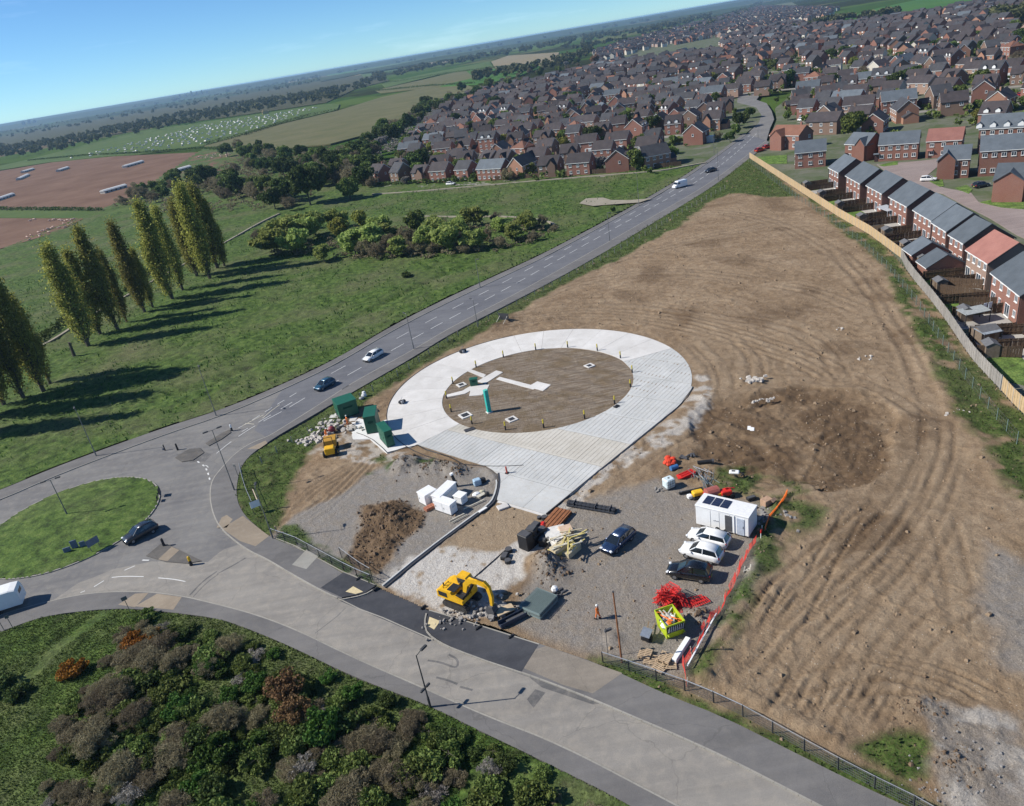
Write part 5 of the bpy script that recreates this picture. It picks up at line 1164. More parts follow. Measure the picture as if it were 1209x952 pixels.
# ---- gardens behind the row: lawn or paving, board fences between, sheds
WOODF = M('fence_wood', (.105,.068,.042), .9, var=.3, scale=5, inst=.2); TANF = M('tan_fence_wood', (.50,.36,.20), .9, var=.12, scale=3, inst=.06); GREYF = M('grey_fence_wood', (.30,.275,.245), .9, var=.2, scale=3, inst=.12); POSTC = M('concrete_post', (.36,.34,.31), .9)
def board_mesh(L, H, mt):
    a = MB(); n = max(3, int(L/.30))
    for i in range(n): a.box((L*(i+.5)/n, (.012 if i % 2 else -.012), H/2+.05), (L/n-.02, .03, H-.1))
    a.box((L/2, .05, H*.3), (L,.05,.08)); a.box((L/2,.05,H*.8),(L,.05,.08)); return a.mesh('fence_panel', mt)
_pc = {}
def panel_fence(pts, H, mt, label, group=None, post=True, L=1.83, tall=0.0, name='board_fence'):
    P_ = resample(pts, L); root = thing(name, label, 'fence', (P_[0].x, P_[0].y, tall), 0, group)
    k = (mt.name, L, H)
    if k not in _pc: pp = MB(); pp.box((0,0,H/2), (.11,.11,H+.12)); _pc[k] = (board_mesh(L-.08, H, mt), pp.mesh('post', POSTC if mt is not WOODF else mt))
    me, pm = _pc[k]; o0 = Vector((P_[0].x, P_[0].y, 0))
    for i, (a, b) in enumerate(zip(P_[:-1], P_[1:])):
        ang = math.atan2(b.y-a.y, b.x-a.x); piece('fence_panel', me, root, (a.x-o0.x+.04*math.cos(ang), a.y-o0.y+.04*math.sin(ang), 0), ang); piece('post', pm, root, (a.x-o0.x, a.y-o0.y, 0), ang)
    piece('post', pm, root, (P_[-1].x-o0.x, P_[-1].y-o0.y, 0)); return root
FL1 = P([(885,187.5),(942.6,225.5),(988.8,256),(1027,278),(1064,306)]); FL2 = P([(1064,306),(1072,323),(1110,369),(1145,422),(1160,439),(1182,462)]); FL3 = P([(1182,462),(1196,478),(1215,496),(1262,545)])
panel_fence(FL1, 2.1, TANF, 'long tan board fence between the site and the far gardens', tall=.1); panel_fence(smooth(FL2,1), 2.1, GREYF, 'long weathered grey board fence between the site and the near gardens', tall=.1); panel_fence(FL3, 2.1, TANF, 'tan board fence at the right edge where the grey fence ends', tall=.1)
FALL = FL1+FL2[1:]+FL3[1:]
def hit_fence(p, d):
    best = 30
    for a, b in zip(FALL[:-1], FALL[1:]):
        e = (b[0]-a[0], b[1]-a[1]); den = d.x*e[1]-d.y*e[0]
        if abs(den) < 1e-6: continue
        t = ((a[0]-p.x)*e[1]-(a[1]-p.y)*e[0])/den; u = ((a[0]-p.x)*d.y-(a[1]-p.y)*d.x)/den
        if 0 < t < best and 0 <= u <= 1: best = t
    return best
gi = 0
SHEDW = M('shed_wood', (.22,.17,.125), .9, var=.2, inst=.25); FELT = M('shed_felt', (.13,.13,.135), .9)
def shed(x, y, rz, label, w=2.2, d=1.8, h=1.9, group='garden sheds behind the fence'):
    t = thing('garden_shed', label, 'shed', (x, y, -.05), rz, group); a = MB(); gable(a, w, d, h, h+.45, 0); a.build('wall', SHEDW, t); b = MB(); roofslabs(b, w, d, h, h+.45, .12, .05); b.build('roof', FELT, t)
    c = MB(); c.box((.3,-d/2-.02,.85), (.7,.04,1.6)); c.build('door', WOODF, t); return t
PATIO = mat_concrete('garden_paving', (.33,.31,.28), (.42,.40,.37)); SOILG = mat_field('garden_soil', (.07,.05,.035), (.12,.09,.06), .3, 2)
gl = []
for i, (a, b, ang, Wd) in enumerate(ROWPTS):
    d = Vector((math.sin(ang), -math.cos(ang))); xv = Vector((math.cos(ang), math.sin(ang)))
    cuts = [0, .5, 1.0] if Wd > 7.5 else [0, 1.0]
    for k, u in enumerate(cuts[:-1]):
        p = a.lerp(b, u); q = a.lerp(b, cuts[k+1]); Lp = hit_fence(p+d*.1, d)-.3; Lq = hit_fence(q+d*.1, d)-.3
        if Lp > 28 or Lp < 2: Lp = 10
        if Lq > 28 or Lq < 2: Lq = 10
        gl.append(gi)
        o = panel_fence([tuple(p+d*.1), tuple(p+d*Lp)], 1.75, WOODF, 'dark board fence between back gardens, number %s counting along the row from the far end' % (ORD[gi] if gi < 20 else 'last'), 'board fences between the back gardens')
        mt = [LAWN, PATIO, SOILG, LAWN, SOILG][gi % 5]
        m_ = MB(); m_.prism([tuple(p+d*.2+xv*.12), tuple(p+d*3+xv*.12), tuple(q+d*3-xv*.12), tuple(q+d*.2-xv*.12)], -.3, .045); struct(m_.build('patio', PATIO))
        m_ = MB(); m_.prism([tuple(p+d*3.02+xv*.12), tuple(p+d*(Lp-.2)+xv*.12), tuple(q+d*(Lq-.2)-xv*.12), tuple(q+d*3.02-xv*.12)], -.3, .02); struct(m_.build('garden', mt))
        if gi % 2 == 0: c = p+d*(Lp-2.2)+xv*1.6; shed(c.x, c.y, ang, ['brown garden shed against the boundary fence, behind the row', 'weathered garden shed against the boundary fence, nearer the camera'][gi > 8])
        gi += 1
# shelter, washing, trampoline, play things
mb = MB(); mb.box((0,0,2.2), (5.5,2.6,.08), 0, .06)
for x in (-2.6, 2.6):
    for y in (-1.2, 1.2): mb.box((x,y,1.1), (.1,.1,2.2))
g = G(*K(612,465)); t = thing('garden_shelter', 'long pale grey flat-topped shelter in a back garden of the row', 'shelter', (g.x, g.y, 0), rang+math.pi/2*.1); mb.build('canopy', M('pale_grey_sheet', (.42,.43,.45), .6), t)
g = G(1160,373); t = thing('washing_line', 'washing line with four pale cloths hanging before a dark fence', 'washing line', (g.x, g.y, 0), R(8)); mb = MB(); mb.cyl((-3,0,0),(-3,0,2.1),.04,.04,6); mb.cyl((3,0,0),(3,0,2.1),.04,.04,6); mb.cyl((-3,0,2.05),(3,0,2.05),.015,.015,4); mb.build('line', DARKTRIM, t)
cl = M('pale_cloth', (.62,.72,.80), .9, bmp=.05)
for x in (-2.1,-1.2,.3,1.2): m_ = MB(); m_.box((x,0,1.6), (.62,.05,.85+.2*(x>0)), 0, .05); m_.build('cloth', cl, t)
for px, py, w_, c_, lb in ((1148,376,4.4,(.34,.36,.35),'pale grey flat garden shelter behind the grey fence, beside the washing'), (1165,400,3.0,(.28,.31,.34),'blue-grey lean-to shelter in the garden behind the pale shed')):
    g = G(px, py+4); t = thing('garden_shelter', lb, 'shelter', (g.x, g.y, 0), R(5)); m_ = MB(); m_.box((0,0,2.0), (w_,2.4,.08), 0, .08); m_.build('canopy', M('sheet%d' % px, c_, .6), t); m_ = MB()
    for x in (-w_/2+.1, w_/2-.1):
        for y in (-1.1, 1.1): m_.box((x,y,1.0), (.1,.1,2.0))
    m_.build('post', DARKTRIM, t)
g = G(1162,402); shed(g.x, g.y, R(4), 'pale weathered garden shed with dark window standing on the near gardens', 2.9, 2.3, 2.0)
for (pa, pb, lb) in (((1153,421),(1209,423),'nearest dark garden fence, running to the right edge'), ((1150,397),(1209,393),'dark garden fence behind the pale shed'), ((1132,363),(1186,363),'black garden fence behind the washing line'),((1105,338),(1166,342),'garden fence beside the red-roofed house'),((1110,347),(1165,355),'second garden fence nearer the camera than the red-roofed house')):
    panel_fence(P([pa, pb]), 1.8, WOODF, lb)
slab('lawn', [(1165,427),(1209,428),(1230,452),(1209,455),(1185,449)], LAWN, -.2, .06); slab('lawn', [(1135,350),(1170,348),(1166,357),(1130,358)], LAWN, -.2, .06); slab('patio', [(1150,402),(1176,399),(1209,396),(1209,420),(1160,418)], PATIO, -.2, .05)
t = thing('slide', 'small red plastic toy slide in a near garden', 'toy', tuple(G(1171,391)), 0); mb = MB(); mb.box((0,0,.6), (1.2,.5,.08), 0, 0, .7); mb.box((.5,0,.5), (.1,.5,1.1)); mb.build('chute', M('red_plastic', (.65,.03,.02), .4, bmp=0), t)
# ---- prototypes for the older estate
protos = []
specs = [(9.5,7.5,4.9,7.9,'red brick','dark brown',3,{}), (8.5,7.5,4.9,7.8,'brown brick','dark brown',3,dict(front_gable=(2,3.6,1.4))), (7.5,8,4.9,8.0,'red brick','charcoal',2,dict(porch=1.5)), (10.5,8,4.9,8.2,'orange brick','charcoal',4,dict(garage=1)),
  (9,8,4.9,8.0,'orange brick','dark brown',3,dict(front_gable=(-2,4,1.6),garage=1)), (8,9,4.9,8.3,'red brick','dark brown',2,dict(dormers=(-1.8,1.8))), (12,8,4.9,7.9,'pink brick','dark brown',4,{}), (8.5,8,4.9,7.6,'red brick','orange-brown',3,dict(hip=True)),
  (8.5,8,4.9,7.9,'cream render','dark brown',3,dict(porch=-1)), (9.5,8,7.2,10.2,'red brick','charcoal',3,dict(dormers=(-2,2))), (7.0,9,4.9,8.4,'brown brick','charcoal',2,dict(garage=-1)), (13,8,4.9,8.0,'red brick','slate-grey',5,{})]
for i, (W_, D_, e_, r_, wl, rf, n, k) in enumerate(specs):
    ws = W2(W_, e_-1.05, 1.45, n)+W2(W_, e_-1.05, None, max(1, n-1), 'b')+[('r', 0, e_-1.1, .8, 1.0), ('l', 1, e_-1.1, .8, 1.0)]
    if e_ > 6: ws += W2(W_, e_-3.6, None, n)
    protos.append((make_house('house', '', W_, D_, e_, r_, wl, rf, ws, **k), W_, D_, wl, rf, k, e_, r_))
def estate_rows(poly, theta, rows, warp=9, seed=0, jit=.5):
    pts = P(poly); A = np.array(pts); c = A.mean(0); ca, sa = math.cos(theta), math.sin(theta); L = (A-c)@np.array([[ca,-sa],[sa,ca]])
    r_ = random.Random(seed); out = []; v = L[:,1].min(); k = 0
    while v < L[:,1].max():
        u = L[:,0].min()+r_.uniform(0, 8)
        while u < L[:,0].max():
            w = fbm(np.array([u*1.0, u+300]), np.array([v*1.0, v-200]), 70, 2, seed); du, dv = (w[0]-.5)*warp*5, (w[1]-.5)*warp*5
            x = c[0]+(u+du)*ca-(v+dv)*sa; y = c[1]+(u+du)*sa+(v+dv)*ca
            g1 = fbm(np.array([u+4.0, u-4.0]), np.array([v, v]), 70, 2, seed); ang = theta+math.atan2((fbm(np.array([u+304.0]),np.array([v-200.0]),70,2,seed)[0]-fbm(np.array([u+296.0]),np.array([v-200.0]),70,2,seed)[0])*warp*5, 8)
            out.append((x, y, ang+(math.pi if k % 2 else 0), k)); u += r_.uniform(12, 17.5) if r_.random() > .07 else r_.uniform(20, 30)
        v += 16.5 if k % 2 == 0 else 22; k += 1
    ok = inside(np.array([o[0] for o in out]), np.array([o[1] for o in out]), pts)
    return [o for o, q in zip(out, ok) if q]
def wang(a, b):
    q = G(*b)-G(*a); return math.atan2(q.y, q.x)
PA = [(447,214),(468,196),(495,160),(520,132),(570,108),(640,96),(720,76),(800,66),(850,60),(858,108),(872,124),(884,135),(880,150),(850,178),(835,186),(780,196),(700,204),(600,208),(520,213)]
PB1 = [(922,150),(930,172),(960,180),(1000,160),(1100,150),(1240,150),(1300,100),(1209,85),(1000,95),(915,118),(918,135)]
PB2 = [(860,118),(850,70),(855,45),(930,28),(985,32),(1060,22),(1140,10),(1209,-6),(1280,0),(1300,100),(1209,84),(1000,93),(915,114),(893,116)]
PC = [(705,78),(760,60),(850,44),(935,27),(975,22),(990,12),(900,8),(868,16),(800,34),(740,50),(700,64)]
cand = []
th = wang((500,213),(760,197))
_fr = resample(P([(452,214.5),(520,214),(600,209.5),(700,204.5),(780,197),(830,187)]), 14.0); r9 = random.Random(8)
for a_, b_ in zip(_fr[:-1], _fr[1:]): cand.append((a_.x+r9.uniform(-1,1), a_.y+r9.uniform(-1,2), math.atan2(b_.y-a_.y, b_.x-a_.x)+r9.uniform(-.12,.12), 0, 'left of the main road'))
for o in estate_rows(PA, th, 0, 12, 3): cand.append(o+('left of the main road',))
for o in estate_rows(PB1, wang((930,165),(1200,150)), 0, 10, 5): cand.append(o+('right of the main road, behind the new close',))
for o in estate_rows(PB2, wang((900,80),(1200,75))+.15, 0, 16, 8): cand.append(o+('on the upper right slope of houses',))
for o in estate_rows(PC, .3, 0, 20, 9): cand.append(o+('in the far town below the skyline',))
ROADL = smooth(P([(780,229),(838,203),(873,176),(896,154),(905,140),(900,128),(884,119)]), 1)
sel = []; 
cand.sort(key=lambda o: o[0]**2+o[1]**2)
for o in cand:
    x, y = o[0], o[1]
    if any((x-a)**2+(y-b)**2 < (q+5.5)**2 for a, b, q in OCC): continue
    if float(dist_line(np.array([x]), np.array([y]), ROADL)[0]) < 15: continue
    if any((x-a[0])**2+(y-a[1])**2 < 10.2**2 for a in sel[-90:]): continue
    sel.append(o)
print('houses', len(sel))
r5 = random.Random(12); HLAB = {}
front = sorted([o for o in sel if o[4] == 'left of the main road' and float(dist_line(np.array([o[0]]), np.array([o[1]]), P([(447,216),(520,216),(600,211),(700,207),(780,199),(835,188)]))[0]) < 17], key=lambda o: proj(o[0], o[1])[0])
frontid = {id(o): i for i, o in enumerate(front)}
NEARN = 275
used = set(); FARH = []
for i, o in enumerate(sel):
    x, y, ang, k, zone = o; far = math.hypot(x, y)
    wt = [5,4,4,3,3,3,2,1,1.2,1,3,1.2]
    if 'town' in zone: wt = [1,2,1,1,1,1,3,1,7,1,1,1]
    pi_ = r5.choices(range(12), wt)[0]
    if r5.random() < .22: ang += math.pi/2
    # show the fronts of most houses to the south as their roofs do in the picture
    if i < NEARN:
        t, W_, D_, wl, rf, kk, e_, r_ = protos[pi_]
        ft = ', with dormers' if 'dormers' in kk else (', with a front gable' if 'front_gable' in kk else (', with an attached garage' if 'garage' in kk else (', with hipped roof' if 'hip' in kk else '')))
        ft = {'': '', ', with dormers': ', dormers', ', with a front gable': ', front gable', ', with an attached garage': ', attached garage', ', with hipped roof': ', hipped'}[ft]
        px_ = proj(x, y)[0]
        if id(o) in frontid: n_ = frontid[id(o)]; lb = '%s house, %s roof%s, %s from left along the meadow' % (wl, rf, ft, ORD[n_] if n_ < 20 else 'last')
        elif zone.startswith('left'): lb = '%s house, %s roof%s, row %s above meadow, %s' % (wl, rf, ft, k, 'far left' if px_ < 560 else 'left part' if px_ < 650 else 'middle' if px_ < 740 else 'near main road')
        elif 'close' in zone: lb = '%s house, %s roof%s, row %s behind the close, %s' % (wl, rf, ft, k, 'by main road' if px_ < 960 else 'middle' if px_ < 1080 else 'right part')
        else: lb = '%s house, %s roof%s, upper slope, %s' % (wl, rf, ft, 'by road bend' if px_ < 930 else 'middle' if px_ < 1080 else 'right part')
        if pi_ in used: t = dup(t, (x, y, -.02), ang, lb, 'houses of the older estate', (r5.uniform(.86,1.1), r5.uniform(.9,1.08), r5.uniform(.92,1.06)))
        else: used.add(pi_); t.location = (x, y, -.02); t.rotation_euler = (0,0,ang); t['label'] = lb; t['group'] = 'houses of the older estate'; kids(t); [kids(c) for c in t.children]
    else: FARH.append((x, y, ang, pi_))
# remaining, farthest houses as one joined piece
mats_f = list(BR.values())+list(RF.values())+[UPVC, PANE]; keys = list(BR)+list(RF)
fb = MB()
for x, y, ang, pi_ in FARH:
    _, W_, D_, wl, rf, kk, e_, r_ = protos[pi_]; ca, sa = math.cos(ang), math.sin(ang)
    def tr(m_, mi):
        fb.cur = mi; fb.add([(x+a*ca-b*sa, y+a*sa+b*ca, z) for a, b, z in m_.v], m_.f)
    m_ = MB(); gable(m_, W_, D_, e_, r_); tr(m_, keys.index(wl)); m_ = MB(); roofslabs(m_, W_, D_, e_, r_); tr(m_, keys.index(rf))
    m_ = MB()
    for u in (-W_*.28, W_*.22):
        for z in (1.5, e_-1.1):
            for s in (-1, 1): m_.box((u, s*(D_/2+.03), z), (1.3, .06, 1.2))
    tr(m_, len(keys))
fo = bpy.data.objects.new('distant_houses', fb.mesh('distant_houses', mats_f)); COL.objects.link(fo); tag(fo, 'farthest rows of estate houses running up to the skyline', 'houses', kind='stuff')
for j in range(12):
    if j not in used:
        for ch in list(protos[j][0].children):
            for q in list(ch.children): bpy.data.objects.remove(q)
            bpy.data.objects.remove(ch)
        bpy.data.objects.remove(protos[j][0])
# streets of the estate: ribbons between the rows
st = MB(); byrow = {}
for o in sel[:600]: byrow.setdefault((o[4], o[3]), []).append(o)
STREETS = []
for (zn, k), L in byrow.items():
    if k % 2 == 1 or len(L) < 3: continue   # street in front of even rows (towards -y local)
    L.sort(key=lambda o: o[0])
    run = []
    for o in L:
        p = (o[0]+math.sin(o[2])*9.0, o[1]-math.cos(o[2])*9.0)
        if run and math.hypot(p[0]-run[-1][0], p[1]-run[-1][1]) > 40:
            if len(run) > 2: STREETS.append(run)
            run = []
        run.append(p)
    if len(run) > 2: STREETS.append(run)
for run in STREETS: st.strip(smooth(run, 1), 5.5, -.3, .0)
struct(st.build('estate_road', ASPH_OLD))
def clear(x, y, d=7.5):
    return all((x-o[0])**2+(y-o[1])**2 > d*d for o in sel[:500]) and all((x-a)**2+(y-b)**2 > (q+2)**2 for a, b, q in OCC) and float(dist_line(np.array([x]), np.array([y]), ROADL)[0]) > 9
r6 = random.Random(77); c_ = 0
PAw, PBw = P(PA), P(PB1+[])
for _ in range(5000):
    o = sel[r6.randrange(min(420, len(sel)))]; a = r6.uniform(0, 6.28); x = o[0]+math.cos(a)*8.5; y = o[1]+math.sin(a)*8.5
    if not clear(x, y, 6.6): continue
    k = r6.choice(['mid','mid','fresh','dark','bare','blossom','willow']); s = r6.uniform(.5, 1.1)
    t = mk_tree(NAMES[k], BT[k][0], {'mid':'mid green','fresh':'light green','dark':'dark green','bare':'leafless brown','blossom':'pale blossoming','willow':'yellow-green'}[k]+' garden tree in the estate '+('left' if o[4].startswith('left') else 'right')+' of the main road, '+WH(proj(x, y)[0],(520,580,640,700,760,820,880,940,1000,1060,1120,1170),('far left','outer left','left','left middle','middle','middle right','beside the road','by the bend','right','inner right','outer right','far right','right edge'))+', '+WH(proj(x, y)[1],(90,120,150,180),('farthest','far','middle','near','nearest')), 'tree', (x, y, -.1), a, (s, s, s), 'garden trees of the estate'); c_ += 1
    if c_ >= 290: break
for px, py, k, s in ((873,152,'dark',.8),(868,160,'mid',.6),(878,145,'bare',.7),(862,168,'dark',.5),(885,140,'dark',.6),(928,128,'bare',.6),(940,130,'mid',.6),(917,122,'mid',.5)):
    tree(k, px, py, s, 'roadside tree by the bend where the main road enters the estate', 'trees by the road bend')
rs4 = np.random.default_rng(8); HX = np.array([o[0] for o in sel[:900]]); HY = np.array([o[1] for o in sel[:900]]); C = []; S = []
for _ in range(5200):
    k = rs4.integers(0, len(HX)); a = rs4.uniform(0, 6.28); d = rs4.uniform(6.2, 11.5); x = HX[k]+math.cos(a)*d; y = HY[k]+math.sin(a)*d
    if np.hypot(HX-x, HY-y).min() < 6.0 or any((x-p)**2+(y-q)**2 < (w+1)**2 for p, q, w in OCC) or float(dist_line(np.array([x]), np.array([y]), ROADL)[0]) < 10: continue
    r = rs4.uniform(.8, 2.2); c = crown_pts(rs4, 46, r, r*rs4.uniform(1.1, 2.2), 0, 6); c[:,0] += x; c[:,1] += y; C.append(c); S += [r*.42]*46
C = np.concatenate(C); n = len(C); V, F = quads(C, rv(rs4, n), rv(rs4, n), np.array(S)*rs4.uniform(.6, 1.3, n))
go_ = bpy.data.objects.new('garden_shrubs', npmesh('garden_shrubs', V, F, [L_MG])); COL.objects.link(go_); tag(go_, 'small shrubs and hedges filling the gardens of the estate', 'shrubs', kind='stuff')
# board fence and verge where the estate meets the meadow
panel_fence(P([(585,213.5),(620,211),(700,206),(760,201),(806,196)]), 1.8, WOODF, 'red-brown board fence along the meadow side of the estate', L=3.0)

# ------------------------------------------------------------------ vehicles
RUBBER = M('tyre_rubber', (.018,.018,.018), .85, bmp=0); RIMM = M('wheel_rim', (.35,.36,.38), .35, .7, bmp=0); LAMPM = M('headlamp', (.75,.78,.8), .15, bmp=0); TAILM = M('tail_lamp', (.45,.01,.01), .3, bmp=0); GLASSC = glassmat('car_glass', (.012,.016,.02)); BLACKP = M('black_plastic', (.02,.02,.022), .55, bmp=.05, var=.2)
def smooth_obj(o):
    o.data.polygons.foreach_set('use_smooth', [True]*len(o.data.polygons)); return o
CARS = {  # x, z_low, z_belt, half width  / glass x, roof z, half width
 'hatch': dict(L=4.1, W=1.78, body=[(-2.05,.42,.72,.72),(-2.0,.25,.90,.84),(-1.6,.2,.98,.88),(-.6,.2,.96,.89),(.55,.2,.92,.89),(1.0,.2,.90,.88),(1.65,.22,.80,.84),(1.98,.3,.66,.74),(2.06,.4,.55,.62)], gh=[(-1.98,1.0,.70),(-1.55,1.42,.60),(-.6,1.50,.62),(.25,1.44,.60),(1.02,.93,.72)]),
 'estate': dict(L=4.6, W=1.82, body=[(-2.3,.42,.72,.74),(-2.25,.25,.92,.86),(-1.7,.2,.97,.90),(-.6,.2,.95,.91),(.6,.2,.92,.91),(1.15,.2,.90,.90),(1.85,.22,.80,.86),(2.2,.3,.66,.76),(2.3,.4,.55,.64)], gh=[(-2.22,.98,.72),(-1.95,1.38,.62),(-.7,1.47,.63),(.35,1.42,.61),(1.2,.92,.74)]),
 'saloon': dict(L=4.6, W=1.80, body=[(-2.3,.42,.78,.74),(-2.22,.25,.92,.84),(-1.5,.2,.96,.88),(-.6,.2,.94,.89),(.6,.2,.91,.89),(1.1,.2,.89,.88),(1.85,.22,.78,.84),(2.2,.3,.64,.74),(2.3,.4,.54,.62)], gh=[(-1.75,.96,.68),(-1.0,1.38,.58),(-.3,1.44,.60),(.35,1.40,.58),(1.2,.90,.72)]),
 'suv': dict(L=4.5, W=1.88, body=[(-2.22,.5,.85,.78),(-2.18,.32,1.05,.90),(-1.6,.28,1.12,.94),(-.6,.28,1.1,.94),(.6,.28,1.06,.94),(1.1,.28,1.04,.93),(1.8,.3,.92,.90),(2.15,.38,.78,.82),(2.25,.5,.66,.7)], gh=[(-2.12,1.14,.76),(-1.8,1.60,.66),(-.6,1.70,.67),(.3,1.63,.65),(1.1,1.07,.78)])}
_cars = {}
def build_car(kind, paint, name, label, cat='car', group=None):
    c = CARS[kind]; t = thing(name, label, cat, group=group); rings = []
    for x, zl, zb, w in c['body']: rings.append([(x,-w*.9,zl),(x,-w,zl+.22),(x,-w,zb-.18),(x,-w*.93,zb),(x,-w*.4,zb+.03),(x,w*.4,zb+.03),(x,w*.93,zb),(x,w,zb-.18),(x,w,zl+.22),(x,w*.9,zl)])
    b = MB(); b.loft(rings); smooth_obj(b.build('body', paint, t))
    g = c['gh']; belt = [r for r in c['body']]
    def beltz(x):
        for (x0,_,z0,w0),(x1,_,z1,w1) in zip(belt[:-1], belt[1:]):
            if x0 <= x <= x1: k = (x-x0)/(x1-x0); return z0+(z1-z0)*k, w0+(w1-w0)*k
        return belt[0][2], belt[0][3]
    gr = []
    for x, zr, w in g:
        zb, wb = beltz(x); xb = x
        gr.append([(xb,-wb*.92,zb-.03),(x,-w,max(zr-.02, zb)),(x,-w*.55,zr+.02),(x,w*.55,zr+.02),(x,w,max(zr-.02, zb)),(xb,wb*.92,zb-.03)])
    q = MB(); q.loft(gr); q.build('windows', GLASSC, t)
    rr = []
    for x, zr, w in g[1:4]: rr.append([(x,-w-.02,zr-.05),(x,-w*.97,zr+.02),(x,-w*.5,zr+.05),(x,w*.5,zr+.05),(x,w*.97,zr+.02),(x,w+.02,zr-.05)])
    q = MB(); q.loft(rr); smooth_obj(q.build('roof', paint, t))
    for s in (-1, 1):
        for i in (0, 3):
            q = MB()
            (x0,z0,w0),(x1,z1,w1) = g[i], g[i+1]; zb0, wb0 = beltz(x0); zb1, wb1 = beltz(x1)
            a = Vector((x0, s*(wb0*.92 if i == 0 else w0), zb0 if i == 0 else z0)); e = Vector((x1, s*(w1 if i == 0 else wb1*.92), z1 if i == 0 else zb1)); q.cyl(a, e, .055, .055, 5); q.build('pillar', paint, t)
        xm = -.45; zb, wb = beltz(xm); q = MB(); q.cyl((xm, s*(wb*.93), zb), (xm, s*(g[2][2]+.01), g[2][1]), .05, .05, 5); q.build('pillar', paint, t)
    hx = c['L']/2; zf = c['body'][-2][2]; zr = c['body'][1][2]
    for s in (-1, 1):
        q = MB(); q.bbox((hx-.17, s*c['W']*.36, zf+.02), (.26,.36,.13), .04, -s*.35); q.build('headlight', LAMPM, t); q = MB(); q.bbox((-hx+.07, s*c['W']*.40, zr-.12), (.12,.22,.26), .03); q.build('tail_light', TAILM, t)
        q = MB(); q.bbox((.75, s*(c['W']/2+.06), beltz(.75)[0]+.02), (.14,.2,.14), .03); q.build('mirror', paint, t)
    q = MB(); q.box((hx-.06,0,.32), (.16,c['W']*.7,.16)); q.build('grille', BLACKP, t); q = MB(); q.box((-hx+.01,0,.52), (.04,.5,.11)); q.build('number_plate', M('number_plate', (.65,.55,.10), .5, bmp=0), t)
    if ('w',) not in _cars:
        q = MB(); q.cyl((0,-.11,0),(0,.11,0),.33,.33,14); r_ = MB(); r_.cyl((0,-.118,0),(0,.118,0),.2,.2,10); _cars[('w',)] = (q.mesh('wheel', RUBBER), r_.mesh('rim', RIMM))
    for x in (-c['L']*.29, c['L']*.30):
        for s in (-1, 1): w = piece('wheel', _cars[('w',)][0], t, (x, s*(c['W']/2-.13), .33)); piece('rim', _cars[('w',)][1], w)
    return t
def ground_pair(rear, frontp):
    a = G(*rear); b = G(*frontp); d = b-a; return (a+b)/2, math.atan2(d.y, d.x)
def paintmat(n, c, metal=.3): return M(n, c, .28, metal, .03, 1, 0, coat=.8)
P_WHITE = paintmat('white_paint', (.80,.80,.79), 0); P_BLACK = paintmat('black_paint', (.012,.013,.016)); P_NAVY = paintmat('navy_paint', (.02,.04,.095)); P_TEAL = paintmat('blue_paint', (.035,.10,.16)); P_DARK = paintmat('graphite_paint', (.035,.038,.045)); P_RED = paintmat('red_paint', (.42,.02,.02)); P_SILV = paintmat('silver_paint', (.45,.46,.48), .7)
def place_car(kind, paint, name, label, rear, frontp, z=.05, dz=None, **k):
    t = build_car(kind, paint, name, label, **k); m_, a = ground_pair(rear, frontp); t.location = (m_.x, m_.y, z); t.rotation_euler = (0,0,a); return t
place_car('estate', P_WHITE, 'white_car', 'white car driving on the main road above the green kiosks', (450,418), (432,428.5), .01); place_car('hatch', P_TEAL, 'blue_car', 'teal-blue car driving on the main road towards the roundabout', (394,452), (374,463), .01)
place_car('suv', P_DARK, 'dark_car', 'dark grey car on the roundabout beside the grass island', (181,626.5), (154,640.5), .012); place_car('estate', P_NAVY, 'parked_blue_car', 'dark blue parked car alone on the gravel beside the timber stacks', (741.5,634), (718.5,654), .1)
place_car('estate', P_WHITE, 'parked_white_car', 'white parked car nearest the white cabin', (856,645.5), (818,635.5), .12); place_car('suv', P_WHITE, 'parked_white_car', 'white parked car between the other white car and the black one', (850,664.5), (807.5,653), .12); place_car('suv', P_BLACK, 'parked_black_car', 'black parked car at the near end of the row by the cabin', (835,684.5), (794,678.5), .12)
place_car('saloon', P_DARK, 'dark_car', 'small dark car far up the main road ahead of the white van', (844,201.5), (834,204.5), .01)
# van far up the road
t = thing('white_van', 'white van far up the main road at the edge of the meadow', 'van'); b = MB(); b.loft([[(x,-w,.35),(x,-w,zt*.75),(x,-w*.85,zt),(x,w*.85,zt),(x,w,zt*.75),(x,w,.35)] for x, zt, w in ((-2.5,2.1,.92),(-2.4,2.25,.95),(1.0,2.25,.95),(1.35,2.0,.93),(1.9,1.15,.92),(2.45,.95,.86))]); b.build('body', P_WHITE, t)
b = MB(); b.box((1.62,0,1.62), (.06,1.6,.75), 0, 0, -.62); b.box((.9,-.965,1.6), (.8,.04,.5)); b.box((.9,.965,1.6), (.8,.04,.5)); b.build('windows', GLASSC, t)
for x in (-1.5,1.5):
    for s in (-1,1): w = piece('wheel', _cars[('w',)][0], t, (x, s*.82, .33)); piece('rim', _cars[('w',)][1], w)
m_, a = ground_pair((808,220),(797,223)); t.location = m_; t.rotation_euler = (0,0,a)
